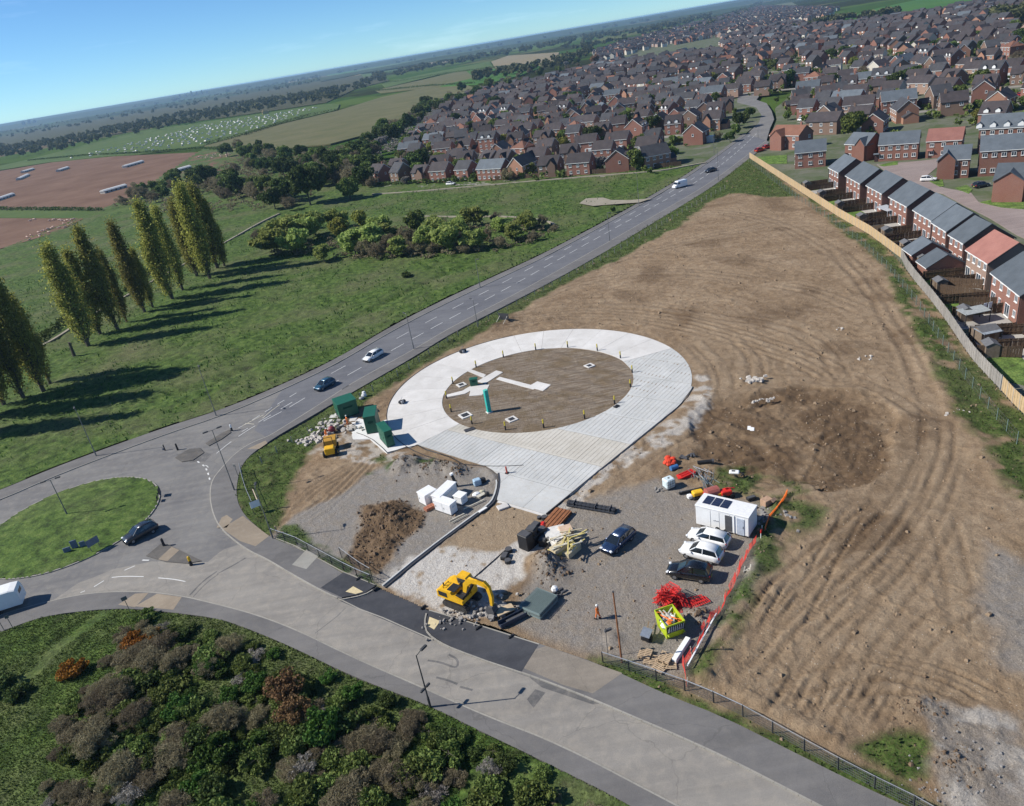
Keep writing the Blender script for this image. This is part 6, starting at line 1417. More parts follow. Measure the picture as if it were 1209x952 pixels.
# white caravan leaving the roundabout
t = thing('caravan', 'white caravan at the left edge beside the roundabout', 'caravan'); b = MB(); b.loft([[(x,-1.1,.55),(x,-1.15,1.2),(x,-1.1,zt-.1),(x,-.95,zt),(x,.95,zt),(x,1.1,zt-.1),(x,1.15,1.2),(x,1.1,.55)] for x, zt in ((-3.05,2.2),(-2.9,2.62),(-2.2,2.72),(2.4,2.72),(2.85,2.4),(3.05,1.6))]); b.build('body', M('caravan_white', (.80,.80,.78), .35, var=.04, bmp=0), t)
for x, w_ in ((-1.8,.9),(-.2,.8),(1.5,.9)): b = MB(); b.bbox((x,-1.165,1.75), (w_,.05,.55), .02); b.build('window', GLASSC, t)
b = MB(); b.bbox((-3.0,-.0,1.95), (.12,1.1,.5), .02); b.build('rear_window', GLASSC, t); b = MB(); b.bbox((-.5,.2,2.76), (.6,.6,.1), .03); b.build('roof_light', M('cream_plastic', (.6,.55,.4), .5), t)
b = MB(); b.box((0,-1.16,1.0), (5.2,.02,.12)); b.build('stripe', M('blue_grey_stripe', (.30,.38,.46), .4, bmp=0), t)
for s in (-1,1): w = piece('wheel', _cars[('w',)][0], t, (-.3, s*1.02, .33)); piece('rim', _cars[('w',)][1], w)
b = MB(); b.cyl((3,0,.5),(4.2,0,.5),.06,.05,6); b.build('drawbar', DARKTRIM, t)
m_, a = ground_pair((26,712.5),(-29,730)); t.location = (m_.x, m_.y, .01); t.rotation_euler = (0,0,a)
# parked cars in the estates
pc = {k: build_car('hatch', p_, 'parked_car', '', group='parked cars in the estate') for k, p_ in (('white', P_WHITE),('silver', P_SILV),('red', P_RED),('dark', P_DARK))}
for t in pc.values(): kids(t); [kids(c) for c in t.children]
first = set(); spots = []
for px, py, k, lb, dr in ((897,179,'red','red car parked outside the house at the end of the tan fence',.4),(906,175.5,'red','second red car parked by the main road corner house',.4),(1096,214,'white','white car parked on the paved close behind the terraces',-.6),(1158,221,'dark','dark car parked on the drive beside the paved close',.1)):
    g = G(px, py); c = pc[k] if k not in first else dup(pc[k], (0,0,0)); first.add(k); c.location = (g.x, g.y, .03); c.rotation_euler = (0,0,dr); c['label'] = lb; c['group'] = 'parked cars in the estate'
r7 = random.Random(4)
for i in range(60):
    run = STREETS[r7.randrange(len(STREETS))]; j = r7.randrange(len(run)-1); a = Vector(run[j]); b = Vector(run[j+1]); d = (b-a); ang = math.atan2(d.y, d.x); p = a.lerp(b, r7.random())+Vector((-math.sin(ang), math.cos(ang)))*r7.choice([-1.8,1.8])
    if p.length > 620 or any((p.x-x)**2+(p.y-y)**2 < 30 for x, y in spots) or not clear(p.x, p.y, 5): continue
    spots.append((p.x, p.y)); k = r7.choice(['white','silver','dark','silver','white','red']); zn = 'left of the main road' if proj(p.x, p.y)[0] < 870 else 'right of the main road'
    if k not in first: c = pc[k]; first.add(k); c.location = (p.x, p.y, .03); c.rotation_euler = (0,0,ang); c['label'] = '%s car parked on an estate street %s' % (k, zn)
    else: dup(pc[k], (p.x, p.y, .03), ang, '%s car parked on an estate street %s' % (k, zn), 'parked cars in the estate')
for k in pc:
    if k not in first:
        for c in list(pc[k].children):
            for q in list(c.children): bpy.data.objects.remove(q)
            bpy.data.objects.remove(c)
        bpy.data.objects.remove(pc[k])

# ------------------------------------------------------------------ lamp posts and signs
STEEL = M('galvanised_steel', (.20,.205,.21), .5, .5, .15, 4, 0); DSTEEL = M('dark_column', (.055,.057,.06), .6, .2, .15, 4, 0)
def lamp(base, topy, label, heads=1, mid=None, hd=None, mt=None, z=.12, lean=0):
    g = G(*base); h = height_of(base, topy); mt = mt or STEEL; t = thing('lamp_post', label, 'lamp post', (g.x, g.y, z), 0, 'street lamps'); h -= z
    a = MB(); a.cyl((0,0,-.3),(0,0,1.2),.11,.11,8); a.cyl((0,0,1.2),(lean,0,h),.075,.05,8); a.build('column', mt, t)
    hd = hd if hd is not None else math.pi/2
    for k in range(heads):
        an = hd+math.pi*k; dx, dy = math.cos(an), math.sin(an); b = MB(); b.cyl((lean,0,h-.05),(lean+dx*.6,dy*.6,h+.05),.035,.03,6); b.build('arm', mt, t); b = MB(); b.bbox((lean+dx*.95,dy*.95,h+.06), (.75,.3,.14), .05, an); b.build('lantern', DSTEEL, t)
    if mid:
        zz = height_of(base, mid)-z
        for s in (-1, 1): b = MB(); b.bbox((math.cos(hd)*s*.35, math.sin(hd)*s*.35, zz), (.5,.22,.16), .04, hd); b.build('camera_box', DSTEEL, t)
    return t
lamp((508.5,836), 774, 'nearest dark street lamp on the footway edge, small boxes halfway up', 1, 812, R(50), DSTEEL); lamp((277,579.5), 508, 'tall lamp post with twin heads on the footway at the bend by the site', 2, None, R(30))
lamp((322.5,636.5), 576, 'lamp post beside the site fence and white notice board', 1, None, R(100)); lamp((81,611), 567, 'lamp post standing in the middle of the roundabout island', 2, None, R(20)); lamp((114,539), 480, 'lamp post on the grass verge left of the roundabout approach', 1, None, R(-60)); lamp((255.5,491.5), 431, 'lamp post on the verge where the main road meets the roundabout', 1, None, R(-60))
for b, ty, lb in (((488.7,412.5),371,'lamp post right of the white car on the main road'),((564.5,387.7),354,'lamp post on the site side of the main road near the timber frame'),((567,339.7),306,'lamp post on the meadow side of the main road'),((720,285),251,'lamp post beside the main road below the sandy patch'),
   ((754.5,243.5),205,'slim lamp post standing on the meadow above the main road'),((848,213.5),175,'tall lamp post on the right of the main road near the tan fence'),((843,182),158,'lamp post at the estate edge left of the main road'),((895,163.5),151,'farthest lamp post on the main road bend')): lamp(b, ty, lb, 1, None, R(-50) if b[0] in (567,720) else R(120))
lamp((377+2,700-251), 446, 'x', 1) if False else None
def sign(base, topy, label, w, h, mt, hd=R(-90), posts=1, z=.12, cat='sign', txt=None, pm=None):
    g = G(*base); H = height_of(base, topy)-z; t = thing('road_sign', label, cat, (g.x, g.y, z), hd+math.pi/2); a = MB()
    for k in range(posts): x = (0 if posts == 1 else (-w*.35 if k == 0 else w*.35)); a.cyl((x,.04,-.3),(x,.04,H-.05),.04,.04,6)
    a.build('post', pm or STEEL, t); b = MB(); b.bbox((0,0,H-h/2), (w,.04,h), .02); b.build('panel', mt, t); return t
GRB = M('grey_sign_back', (.16,.165,.17), .5, .3, bmp=0); WHS = M('white_board', (.82,.82,.80), .5, var=.04, bmp=0); YLS = M('yellow_plastic', (.75,.45,.02), .5, var=.1, bmp=0)
sign((281,562.5), 548, 'small grey sign on a post on the footway by the grass strip', .5, .5, GRB, R(-120)); sign((155,725), 705, 'small grey sign on a post at the lower footway of the side road', .6, .5, GRB, R(-60)); sign((16,743), 727, 'thin grey signpost at the lower left footway near the caravan', .4, .4, GRB, R(-60)); sign((5,745), 729, 'thin grey signpost left of the other one near the caravan', .3, .3, GRB)
sign((190,586), 577, 'dark chevron board at the right rim of the roundabout island', .9, .9, BLACKP, R(10)); sign((187,592), 586, 'low dark board on the right rim of the roundabout island', .8, .5, BLACKP, R(10), z=.15)
sign((114,650), 636, 'blue-grey board seen from behind at the near rim of the island', 1.6, 1.0, M('blue_grey_board', (.16,.19,.24), .6), R(-40), 2)
for (b, lb) in (((90,651),'blue-grey sign blocks grouped on the near side of the roundabout grass'),):
    g = G(*b); t = thing('chevron_sign_group', lb, 'sign', (g.x, g.y, .2), R(20)); bm_ = M('slate_blue_panel', (.13,.17,.24), .6)
    for x, y, w, h in ((-.9,0,.9,.8),(0,.4,.8,1.3),(1.0,.1,.7,.9)): m_ = MB(); m_.bbox((x,y,h/2), (w,.12,h), .02); m_.build('panel', bm_, t); m_ = MB(); m_.cyl((x,y+.1,-.2),(x,y+.1,h),.04,.04,6); m_.build('post', STEEL, t)
def bollard(base, label, col, h=1.05, r=.13, grp=None, name='bollard', z=.12, tilt=0):
    g = G(*base); t = thing(name, label, 'bollard', (g.x, g.y, z), 0, grp); a = MB(); a.cyl((0,0,-.1),(tilt,0,h*.55),r,r*.8,8); a.build('base', BLACKP, t); a = MB(); a.cyl((tilt,0,h*.55),(tilt*1.6,0,h),r*.85,r*.8,8); a.ball((tilt*1.6,0,h),r*.8,6,3); a.build('cap', col, t); return t
bollard((194,645), 'dark bollard on the far corner of the lower splitter island', BLACKP, 1.0, .2); bollard((226,667.5), 'yellow-topped bollard on the right tip of the lower splitter island', YLS, 1.1, .22); bollard((210,531.5), 'dark bollard on the left tip of the upper splitter island', BLACKP, 1.0, .18); bollard((274,509), 'white-topped bollard at the far tip of the thin splitter island', WHS, 1.0, .2); bollard((195,532), 'dark post standing in the carriageway beside the upper splitter island', BLACKP, .9, .12)
# mushroom shape ring of yellow and black bollards
BL = [(562.4,434.4),(594.6,422.6),(632.7,414),(670.5,411.3),(705.4,415),(732.7,424),(746.6,440.9),(744.5,458),(725.8,477.4),(690.3,494.6),(642,505.4),(597,508),(557.6,501.5),(533,487),(527.5,471),(535,453.8)]
BY = M('bollard_yellow', (.62,.50,.04), .6, var=.15, bmp=0)
wh = ['far left arc, left of the white path','far arc, first right of the white path','far arc, second right of the white path','top of the far arc','far arc, first right of its top','far right arc above the manhole','right end of the circle, upper of two','right end of the circle, lower of two','lower right arc, beside the black scrap','lower right arc, next to the brushed apron','near arc, right of the circle bottom','bottom of the near arc','near left arc below the manhole frame','left arc above the dark manhole frame','left end, at the pale side path','far left arc above the green cabinet']
for b, w in zip(BL, wh): bollard(b, 'yellow and black bollard, '+w, BY, 1.25, .13, 'bollards round the soil disc', 'rim_bollard', .12)
# teal totem
g = G(577.8,487.5); h = height_of((577.8,487.5), 461)-.1; t = thing('teal_pillar', 'tall turquoise square pillar standing on the soil disc', 'pillar', (g.x, g.y, .1), R(25)); TEAL = M('turquoise_wrap', (.03,.42,.36), .45, var=.12, bmp=.1)
a = MB(); a.bbox((0,0,h/2), (.62,.62,h), .05); a.build('shaft', TEAL, t); a = MB(); a.bbox((0,0,.06), (.9,.9,.12), .03); a.build('base', CONC, t); a = MB(); a.bbox((0,0,h+.03), (.66,.66,.08), .02); a.build('cap', M('light_teal', (.10,.50,.42), .5), t)
# disc: cabinet, paths, pads, manholes
GREENP = M('green_cladding', (.012,.105,.062), .5, 0, .12, 2, .05)
def pad(pts, z0=-.2, z1=.17, name='concrete_path', mt=None): return slab(name, pts, mt or CONC, z0, z1)
pad([(552.7,439.5),(556,437),(574,443.6),(571,447)]); pad([(586,448.8),(590,446),(634,457.5),(630,461)]); pad([(563,451.5),(586,438.5),(594,440.5),(573,454)], z1=.175); pad([(623,457.8),(634.5,451.5),(650.5,455.5),(641,462.8)], z1=.178); pad([(526,467.6),(527,470.2),(549,466),(562,459),(557,456),(546,462.5)]); pad([(556,460.5),(560,455),(578,455.5),(574,463),(569,467.5),(554,468.8)], z1=.176)
def pframe(pl, pf, pr, h, z=.17):
    """upright box from three corners of its footprint; returns centre, size, heading"""
    L_, F_, R_ = G(*pl), G(*pf), G(*pr); u = R_-F_; v = L_-F_; ang = math.atan2(u.y, u.x); W_ = u.length; n = Vector((-math.sin(ang), math.cos(ang), 0)); D_ = abs(v.dot(n)); c = F_+u/2+n*D_/2*(1 if v.dot(n) > 0 else -1); return c, W_, D_, ang
def kiosk(name, label, pl, pf, pr, h, wall, vents=3, cat='kiosk', roofc=None, z=.17, group=None, door=True):
    c, W_, D_, ang = pframe(pl, pf, pr, h); t = thing(name, label, cat, (c.x, c.y, z), ang, group); a = MB(); a.bbox((0,0,h/2), (W_,D_,h), .03); a.build('cabinet', wall, t)
    a = MB(); a.bbox((0,0,h+.05), (W_+.16,D_+.16,.12), .03); a.build('roof', roofc or wall, t); a = MB(); a.box((0,0,.03), (W_+.06,D_+.06,.1)); a.build('plinth', DARKTRIM, t)
    if door:
        nd_ = max(1, int(D_/1.0))
        for i in range(nd_): a = MB(); y = -D_/2+D_*(i+.5)/nd_; a.box((-W_/2-.015, y, h*.5), (.05, D_/nd_-.08, h*.86)); d_ = a.build('door', wall, t); a = MB(); a.box((-W_/2-.05, y+D_/nd_*.32, h*.5), (.05,.05,.25)); a.build('handle', DARKTRIM, d_)
        for i in range(vents): a = MB(); [a.box((0, -D_/2-.02, h*.62+j*.07), (W_*.5,.05,.03), 0, .5) for j in range(5)]; a.build('louvre', wall, t) if i == 0 else None
    return t
g = kiosk('green_cabinet', 'small green equipment cabinet on the soil disc beside the white path', (553.2,455.6), (556,457.5), (564.5,456.4), 1.25, GREENP, door=True, cat='cabinet', z=.1)
g = G(558,456.5); 
for px, py, w_, lb in ((696,433,1.15,'pale square manhole frame alone on the right of the soil disc'),(549.5,491.5,1.5,'large manhole frame with dark cover near the left rim'),(604.3,496.3,1.25,'manhole frame near the bottom rim of the soil disc'),(545,455.5,1.2,'manhole frame left of the green cabinet')):
    g = G(px, py); t = thing('manhole', lb, 'manhole', (g.x, g.y, .08), R(25)); a = MB()
    for x, y, dx, dy in ((0,-w_/2,w_+.3,.3),(0,w_/2,w_+.3,.3),(-w_/2,0,.3,w_-.3),(w_/2,0,.3,w_-.3)): a.box((x,y,.06), (dx,dy,.2))
    a.build('frame', CONC, t); a = MB(); a.box((0,0,.08), (w_-.32,w_-.32,.12)); a.build('cover', M('iron_cover', (.05,.05,.055), .6, .3), t)
for px, py, dx, dy, z, rz, lb, nm, mt in ((554.6,508.8,1.6,.9,.18,.3,'dark mat lying on the concrete ring below the soil disc','rubber_mat',DARKTRIM),(728,481.5,.9,.6,.25,.6,'black scrap lying on the apron by the right bollards','plastic_sheet',BLACKP),(706,576-40,.1,.1,.17,0,None,None,None)):
    if not lb: continue
    g = G(px, py); t = MB(); t.bbox((0,0,z/4+.02), (dx,dy,z/2), .03); t.box((dx*.2,dy*.1,z*.6), (dx*.4,dy*.5,z*.3), .4, .2); o = t.build(nm, mt); tag(o, lb, 'debris' if nm != 'rubber_mat' else 'mat'); o.location = (g.x, g.y, .17); o.rotation_euler = (0,0,rz)
for px, py, s, lb in ((474.5,477.5,1.0,'dark heap of sacks on the left of the concrete ring'),(546,417.5,1.15,'dark compactor-like lump of tools on the far concrete ring')):
    g = G(px, py); t = thing('tool_heap', lb, 'tools', (g.x, g.y, .17), .4); a = MB(); a.ball((0,0,.3*s),.5*s,7,4,(1.2,.8,.7)); a.ball((.5*s,.1,.22*s),.35*s,6,4); a.build('sacks', M('dark_sack', (.05,.05,.055), .9), t); a = MB(); a.cyl((-.5,.1,.1),(.5,.5,.9*s),.03,.03,5); a.bbox((.1,-.3,.35), (.5,.4,.4), .04, .5); a.build('tools', M('grey_tool', (.25,.26,.28), .6), t)
g = G(599,560); t = thing('red_post', 'small red marker post standing on the brushed apron', 'bollard', (g.x, g.y, .165), 0); a = MB(); a.cyl((0,0,0),(-.05,0,1.0),.13,.11,8); a.build('shaft', M('faded_red', (.48,.10,.07), .6), t); a = MB(); a.cyl((0,0,0),(0,0,.06),.3,.3,10); a.build('base', BLACKP, t)
# propped sign frame beside the road
g = G(593,382); t = thing('propped_sign', 'dark sign seen from behind, propped on two pale timber legs by the road', 'sign', (g.x, g.y, .1), R(-35)); a = MB(); a.box((0,.9,1.0), (2.4,.08,1.5)); a.build('panel', DARKTRIM, t)
for x in (-.9,.9): a = MB(); a.cyl((x,-1.3,.05),(x,.85,1.2),.07,.07,6); a.build('leg', M('pale_timber', (.58,.54,.44), .8), t)
for a_, b_, lb in (((444,470),(472,462),None),): pass
# pale sacks by the tree line next to the kiosks
g = G(430.5,470); t = thing('white_sacks', 'two pale sacks on the grass edge behind the green kiosks', 'sacks', (g.x, g.y, .15), .3); a = MB(); a.ball((0,0,.35),.5,7,4,(1,.8,.9)); a.build('sack', WHS, t); a = MB(); a.ball((.1,.2,.75),.35,7,4); a.build('sack', WHS, t); a = MB(); a.ball((-.6,-.7,.25),.45,7,4,(1.1,.8,.7)); a.build('sack', M('grey_sack', (.38,.38,.38), .9), t)
# ---- the three green kiosks on their slab
slab('concrete_base', [(417,520),(412,503),(424,495),(446,500),(470,492),(482,503),(492,524),(457,536.5),(437,519.5)], mat_concrete('white_concrete', (.60,.59,.57), (.70,.69,.67), stain=.2), -.2, .16)
slab('concrete_base', [(383,495),(392,488),(424,492),(413,505),(398,502)], CONC, -.2, .15)
kiosk('green_kiosk', 'largest green kiosk, set farthest left of the three by the road', (389.5,491.5), (403,496.8), (424.7,489.3), 2.6, GREENP, group='green kiosks on concrete bases'); kiosk('green_kiosk', 'middle green kiosk of the three, tall and narrow', (430.3,502.3), (434,514), (447.5,511.6), 2.9, GREENP, group='green kiosks on concrete bases'); kiosk('green_kiosk', 'nearest green kiosk with two vents in its door side, beside its long shadow', (445,520.8), (458.3,530), (467,526.8), 2.6, GREENP, group='green kiosks on concrete bases')
hose = [(452,542),(440,520),(420,511)]
mb = MB(); mb.tube([tuple(G(x, y, .22)) for x, y in ((421,511),(430,514),(440,519),(452,529),(457,534.5),(475,530),(494,525.5))], .05, 5); o = mb.build('hose', BLACKP); tag(o, 'thin black hose running round the kiosk slab edge', 'hose')
# black formwork edge round the ring
mb = MB(); L = [(RC[0]+(R_OUT+.08)*math.cos(R(a)), RC[1]+(R_OUT+.08)*math.sin(R(a))) for a in range(95, 262, 3)]; mb.strip(L, .07, -.1, .22); struct(mb.build('ring_edging', DARKTRIM))
mb = MB(); mb.tube([tuple(G(x, y, .22)) for x, y in ((493,525.5),(503,531),(520,536),(532,540),(541,545),(549,549),(553,557))], .09, 5); o = mb.build('pipe', BLACKP); tag(o, 'black corrugated pipe lying along the near edge of the concrete ring', 'pipe')
mb = MB(); mb.strip(smooth(P([(588.6,560),(590,572),(586,590),(580,598),(560,612),(500,657),(455,695)]),1), .22, -.1, .22); struct(mb.build('edging', DARKTRIM))
mb = MB(); mb.strip(smooth(P([(585.5,565),(587,574),(583,589),(576,598),(556,612),(497,656),(452,693)]),1), .2, -.1, .25); struct(mb.build('kerb', CONC_G))
mb = MB(); mb.strip(P([(645,608.2),(700,563),(760,514.5),(800,482.2),(812,470),(818,458)]), .12, -.1, .22); struct(mb.build('edging', DARKTRIM)); mb = MB(); mb.strip(P([(648,611),(624,630)]), .08, -.1, .2); mb.strip(P([(600,648),(560,683)]), .05, -.1, .18); struct(mb.build('edging', DARKTRIM))
mb = MB(); mb.strip(P([(588,593),(645,610)]), .35, -.1, .12); struct(mb.build('kerb', CONC))
# ---- white cabinets
WHC = M('white_cabinet', (.80,.80,.79), .45, var=.05, bmp=.05)
kiosk('white_cabinet', 'leftmost white equipment cabinet, green band along its foot', (496,593.8), (504.4,599), (517.8,591), 1.55, WHC, cat='cabinet', z=.1, group='white cabinets on the grey gravel'); kiosk('white_cabinet', 'long white cabinet standing behind the cube-shaped one', (514.5,596), (522,600.5), (541,582.5), 1.55, WHC, cat='cabinet', z=.1, group='white cabinets on the grey gravel')
kiosk('white_cabinet', 'cube-shaped white cabinet nearest the kerb of the gravel plot', (514.8,603), (533.8,609.8), (541,604), 1.5, WHC, cat='cabinet', z=.1, group='white cabinets on the grey gravel'); kiosk('white_cabinet', 'smallest white cabinet standing right of the others', (538,594.6), (546.4,598), (553,592.4), 1.15, WHC, cat='cabinet', z=.1, group='white cabinets on the grey gravel')
o = MB(); o.box((0,0,.25), (2.1,.04,.35)); c_, W_, D_, an_ = pframe((496,593.8), (504.4,599), (517.8,591), 1); 
def simple(name, label, cat, px, py, z, rz, parts, group=None):
    g = G(px, py); t = thing(name, label, cat, (g.x, g.y, z), rz, group)
    for nm, fn, mt in parts: m_ = MB(); fn(m_); m_.build(nm, mt, t)
    return t
BRP = M('terracotta', (.38,.15,.09), .8); TIMB = M('pale_timber', (.58,.54,.44), .8); GREYD = M('dark_grey', (.08,.08,.085), .7); BLUEP = M('blue_plastic', (.05,.16,.36), .5); REDP = M('red_plastic', (.65,.03,.02), .4, bmp=0); ORP = M('orange_plastic', (.85,.20,.03), .5, bmp=0)
simple('brick_pallet', 'low stack of reddish bricks between the white cabinets', 'bricks', 508,601.5,.1,.6, [('brick', lambda m_, i=i: m_.box(((i%3-1)*.5,((i//3)%2-.5)*.4,.12+(i//6)*.2),(.44,.34,.18)), BRP) for i in range(12)])
simple('upright_roll', 'black and white roll leaning upright behind the white cabinets', 'roll', 539.5,575,.1,0, [('roll', lambda m_: m_.cyl((0,0,0),(-.35,0,1.9),.22,.2,8), BLACKP), ('end_cap', lambda m_: m_.cyl((-.35,0,1.88),(-.38,0,2.1),.26,.24,8), WHC)])
simple('wheeled_bin', 'pale blue container with black part beyond the white cabinets', 'container', 564,573,.1,.3, [('tank', lambda m_: m_.bbox((0,0,.45),(1.0,.8,.8),.08), M('pale_blue', (.36,.50,.62), .6)), ('pump', lambda m_: m_.bbox((.85,.1,.35),(.7,.6,.6),.08), BLACKP)])
simple('rubble_bags', 'heap of pale bags and boards beside the smallest white cabinet', 'bags', 563,586.5,.1,.2, [('bag', lambda m_: m_.ball((0,0,.25),.5,7,4,(1.2,.9,.6)), WHS), ('bag', lambda m_: m_.ball((.8,.3,.22),.4,7,4,(1.1,.9,.6)), M('cream_bag',(.5,.46,.34),.9)), ('board', lambda m_: m_.box((.5,-.5,.3),(1.2,.5,.06),.4,.1), TIMB), ('tool', lambda m_: m_.ball((1.3,-.6,.25),.35,6,4), BLACKP)])
for i, (a_, b_, w) in enumerate((((531,617),(549,608),.12),((534,619),(552,609.5),.1),((548,603),(572,592),.12),((566,607),(575,601.5),.3))):
    a = G(*a_); b = G(*b_); d = b-a; o = MB(); o.box((0,0,.12), (d.length,w,.12)); q = o.build('timber_plank', TIMB if i < 3 else WHS); q.location = ((a.x+b.x)/2,(a.y+b.y)/2,.1+.02*i); q.rotation_euler=(0,0,math.atan2(d.y,d.x)); tag(q, ['pale plank lying on the gravel nearest the cube-shaped cabinet','pale plank just in front of its parallel neighbour on the gravel','longer pale plank right of the cube-shaped cabinet','short white kerb block lying beside the dark edging'][i], 'plank')
simple('concrete_block', 'white slab lying on the brown ramp below the apron', 'slab', 594,600,.08,.3, [('slab', lambda m_: m_.bbox((0,0,.12),(1.4,1.0,.22),.03), CONC)])
# ---- yellow tracked excavator
YEL = M('excavator_yellow', (.78,.43,.015), .45, 0, .12, 3, .05); TRK = M('track_steel', (.06,.055,.05), .7, .3)
m_, a_ = G(547,712), math.atan2((G(583,724)-G(549,711)).y, (G(583,724)-G(549,711)).x)
t = thing('excavator', 'yellow tracked excavator with raised boom at the site entrance', 'excavator', (m_.x, m_.y, .1), a_); t.scale = (1.12,)*3
for s in (-1, 1):
    pr = [(-1.5,.32),(-1.35,.08),(-1.1,0),(1.1,0),(1.35,.08),(1.5,.32),(1.38,.58),(1.1,.68),(-1.1,.68),(-1.38,.58)]; q = MB(); q.side(pr, s*.95-.24, s*.95+.24); tk = q.build('track', TRK, t)
    q = MB()
    for i in range(16): q.box((-1.2+i*.16, s*.95, .70), (.07,.48,.04))
    for x in (-1.1,-.4,.4,1.1): q.cyl((x, s*.95-.26, .33),(x, s*.95+.26, .33),.2,.2,8)
    q.build('track_shoe', TRK, tk)
q = MB(); q.box((0,0,.6), (1.5,1.4,.35)); q.cyl((0,0,.75),(0,0,.95),.55,.55,12); q.build('undercarriage', TRK, t)
q = MB(); q.side([(-1.75,1.0),(-1.85,1.2),(-1.8,1.75),(-1.5,1.95),(-.2,1.95),(-.1,1.7),(1.1,1.35),(1.1,.95),(-1.5,.93)], -1.15, .25); q.side([(-1.75,1.0),(-1.85,1.2),(-1.8,1.7),(-1.5,1.85),(-.6,1.85),(-.5,.95)], .25, 1.15); q.build('engine_house', YEL, t)
q = MB(); q.bbox((-1.85,0,1.3), (.4,2.3,.75), .1); q.build('counterweight', YEL, t)
q = MB(); q.side([(-.45,.95),(-.5,2.7),(-.35,2.85),(.65,2.85),(.95,2.3),(1.15,1.5),(1.1,.95)], .27, 1.12); cb = q.build('cab', YEL, t)
q = MB(); q.side([(-.35,1.5),(-.4,2.6),(.6,2.65),(.86,2.25),(1.02,1.6)], .25, 1.14); q.box((.92,.7,2.15), (.08,.7,.9), 0, 0, -.28); q.box((-.49,.7,2.2), (.05,.65,.7)); q.build('cab_glass', GLASSC, cb)
def beam(pts, w, mt, nm, par, w2=None):
    q = MB(); w2 = w2 or [w]*len(pts); rg = []
    for i, p in enumerate(pts):
        d = (Vector(pts[min(i+1,len(pts)-1)])-Vector(pts[max(i-1,0)])).normalized(); n = Vector((-d.z,0,d.x)); h = w2[i]; p = Vector(p); yy = .14; rg.append([tuple(p+n*h+Vector((0,-yy,0))), tuple(p+n*h+Vector((0,yy,0))), tuple(p-n*h+Vector((0,yy,0))), tuple(p-n*h+Vector((0,-yy,0)))])
    q.loft(rg); return q.build(nm, mt, par)
bo = beam([(.7,-.1,1.5),(1.0,-.1,2.6),(1.6,-.1,3.25),(2.6,-.1,3.45),(3.7,-.1,3.2)], .2, YEL, 'boom', t, [.18,.25,.27,.24,.15]); st_ = beam([(3.3,-.1,3.7),(3.7,-.1,3.2),(3.85,-.1,2.2),(3.75,-.1,1.15)], .15, YEL, 'stick', t, [.12,.22,.18,.12])
q = MB(); q.cyl((.9,-.32,1.4),(2.0,-.32,3.1),.09,.09,8); q.cyl((.9,.12,1.4),(2.0,.12,3.1),.09,.09,8); q.cyl((1.9,-.1,3.75),(3.3,-.1,3.75),.08,.08,8); q.build('hydraulic_ram', BLACKP, bo)
q = MB(); q.side([(3.95,1.2),(3.5,1.15),(3.15,.75),(3.15,.35),(3.5,.1),(3.95,.25),(4.1,.6)], -.45, .25); q.build('bucket', GREYD, st_)
q = MB(); q.box((-1.2,-1.16,1.45),(1.0,.04,.5)); q.box((.6,-.5,1.5),(.9,.9,.25)); q.box((-.3,-.45,1.97),(.9,1.0,.06)); q.build('dark_panel', BLACKP, t)
q = MB(); [q.cyl((-1.2,y,1.95),(-1.2,y,2.15),.03,.03,5) for y in (-.9,-.1)]; q.cyl((-1.2,-.9,2.15),(-1.2,-.1,2.15),.03,.03,5); q.cyl((-1.4,-.6,1.9),(-1.4,-.6,2.3),.06,.06,6); q.build('exhaust', BLACKP, t)
# ---- small yellow dumper by the kiosks with rubble and two workers
m_ = G(392,536); t = thing('site_dumper', 'small yellow dumper among rubble left of the green kiosks', 'dumper', (m_.x, m_.y, .12), R(95)); t.scale = (1.15,)*3
q = MB(); q.bbox((-.7,0,.9), (1.1,1.3,.9), .08); q.build('engine_cover', YEL, t); q = MB(); q.side([(.3,.75),(.5,1.6),(2.0,1.7),(1.9,1.1),(1.2,.7)], -.8, .8); q.build('skip', M('ochre_metal', (.45,.24,.03), .6), t); q = MB(); q.box((.3,0,.55), (2.6,.7,.25)); q.build('chassis', BLACKP, t); q = MB(); [q.cyl((-.1,y,1.3),(-.3,y,2.5),.04,.04,5) for y in (-.55,.55)]; q.cyl((-.3,-.55,2.5),(-.3,.55,2.5),.04,.04,5); q.build('roll_bar', BLACKP, t)
for x in (-.8,1.1):
    for s in (-1,1): q = MB(); q.cyl((x,s*.6,.45),(x,s*.95,.45),.45,.45,12); w = q.build('wheel', RUBBER, t); q = MB(); q.cyl((x,s*.61,.45),(x,s*.965,.45),.2,.2,8); q.build('rim', YEL, w)
def rocks(name, label, cat, px, py, n, spread, size, mt, seed, group=None, z=.1, flat=.5):
    r_ = random.Random(seed); g = G(px, py); m_ = MB()
    for i in range(n):
        x, y = r_.gauss(0, spread), r_.gauss(0, spread*.7); s = size*r_.uniform(.4, 1.2); m_.box((x,y,s*flat*.5+r_.uniform(0,.15)), (s*r_.uniform(.7,1.4),s,s*flat), r_.uniform(0,3), r_.uniform(-.3,.3), r_.uniform(-.3,.3), r_.uniform(.5,.9))
    o = m_.build(name, mt); o.location = (g.x, g.y, z); return tag(o, label, cat, group, 'stuff')
ROCKP = M('pale_rubble', (.50,.46,.41), .95, var=.2, scale=6, bmp=.3); ROCKG = M('grey_rubble', (.26,.245,.23), .95, var=.25, scale=6, bmp=.3); CLOD = M('soil_clod', (.25,.18,.115), .95, var=.25, scale=6, bmp=.3)
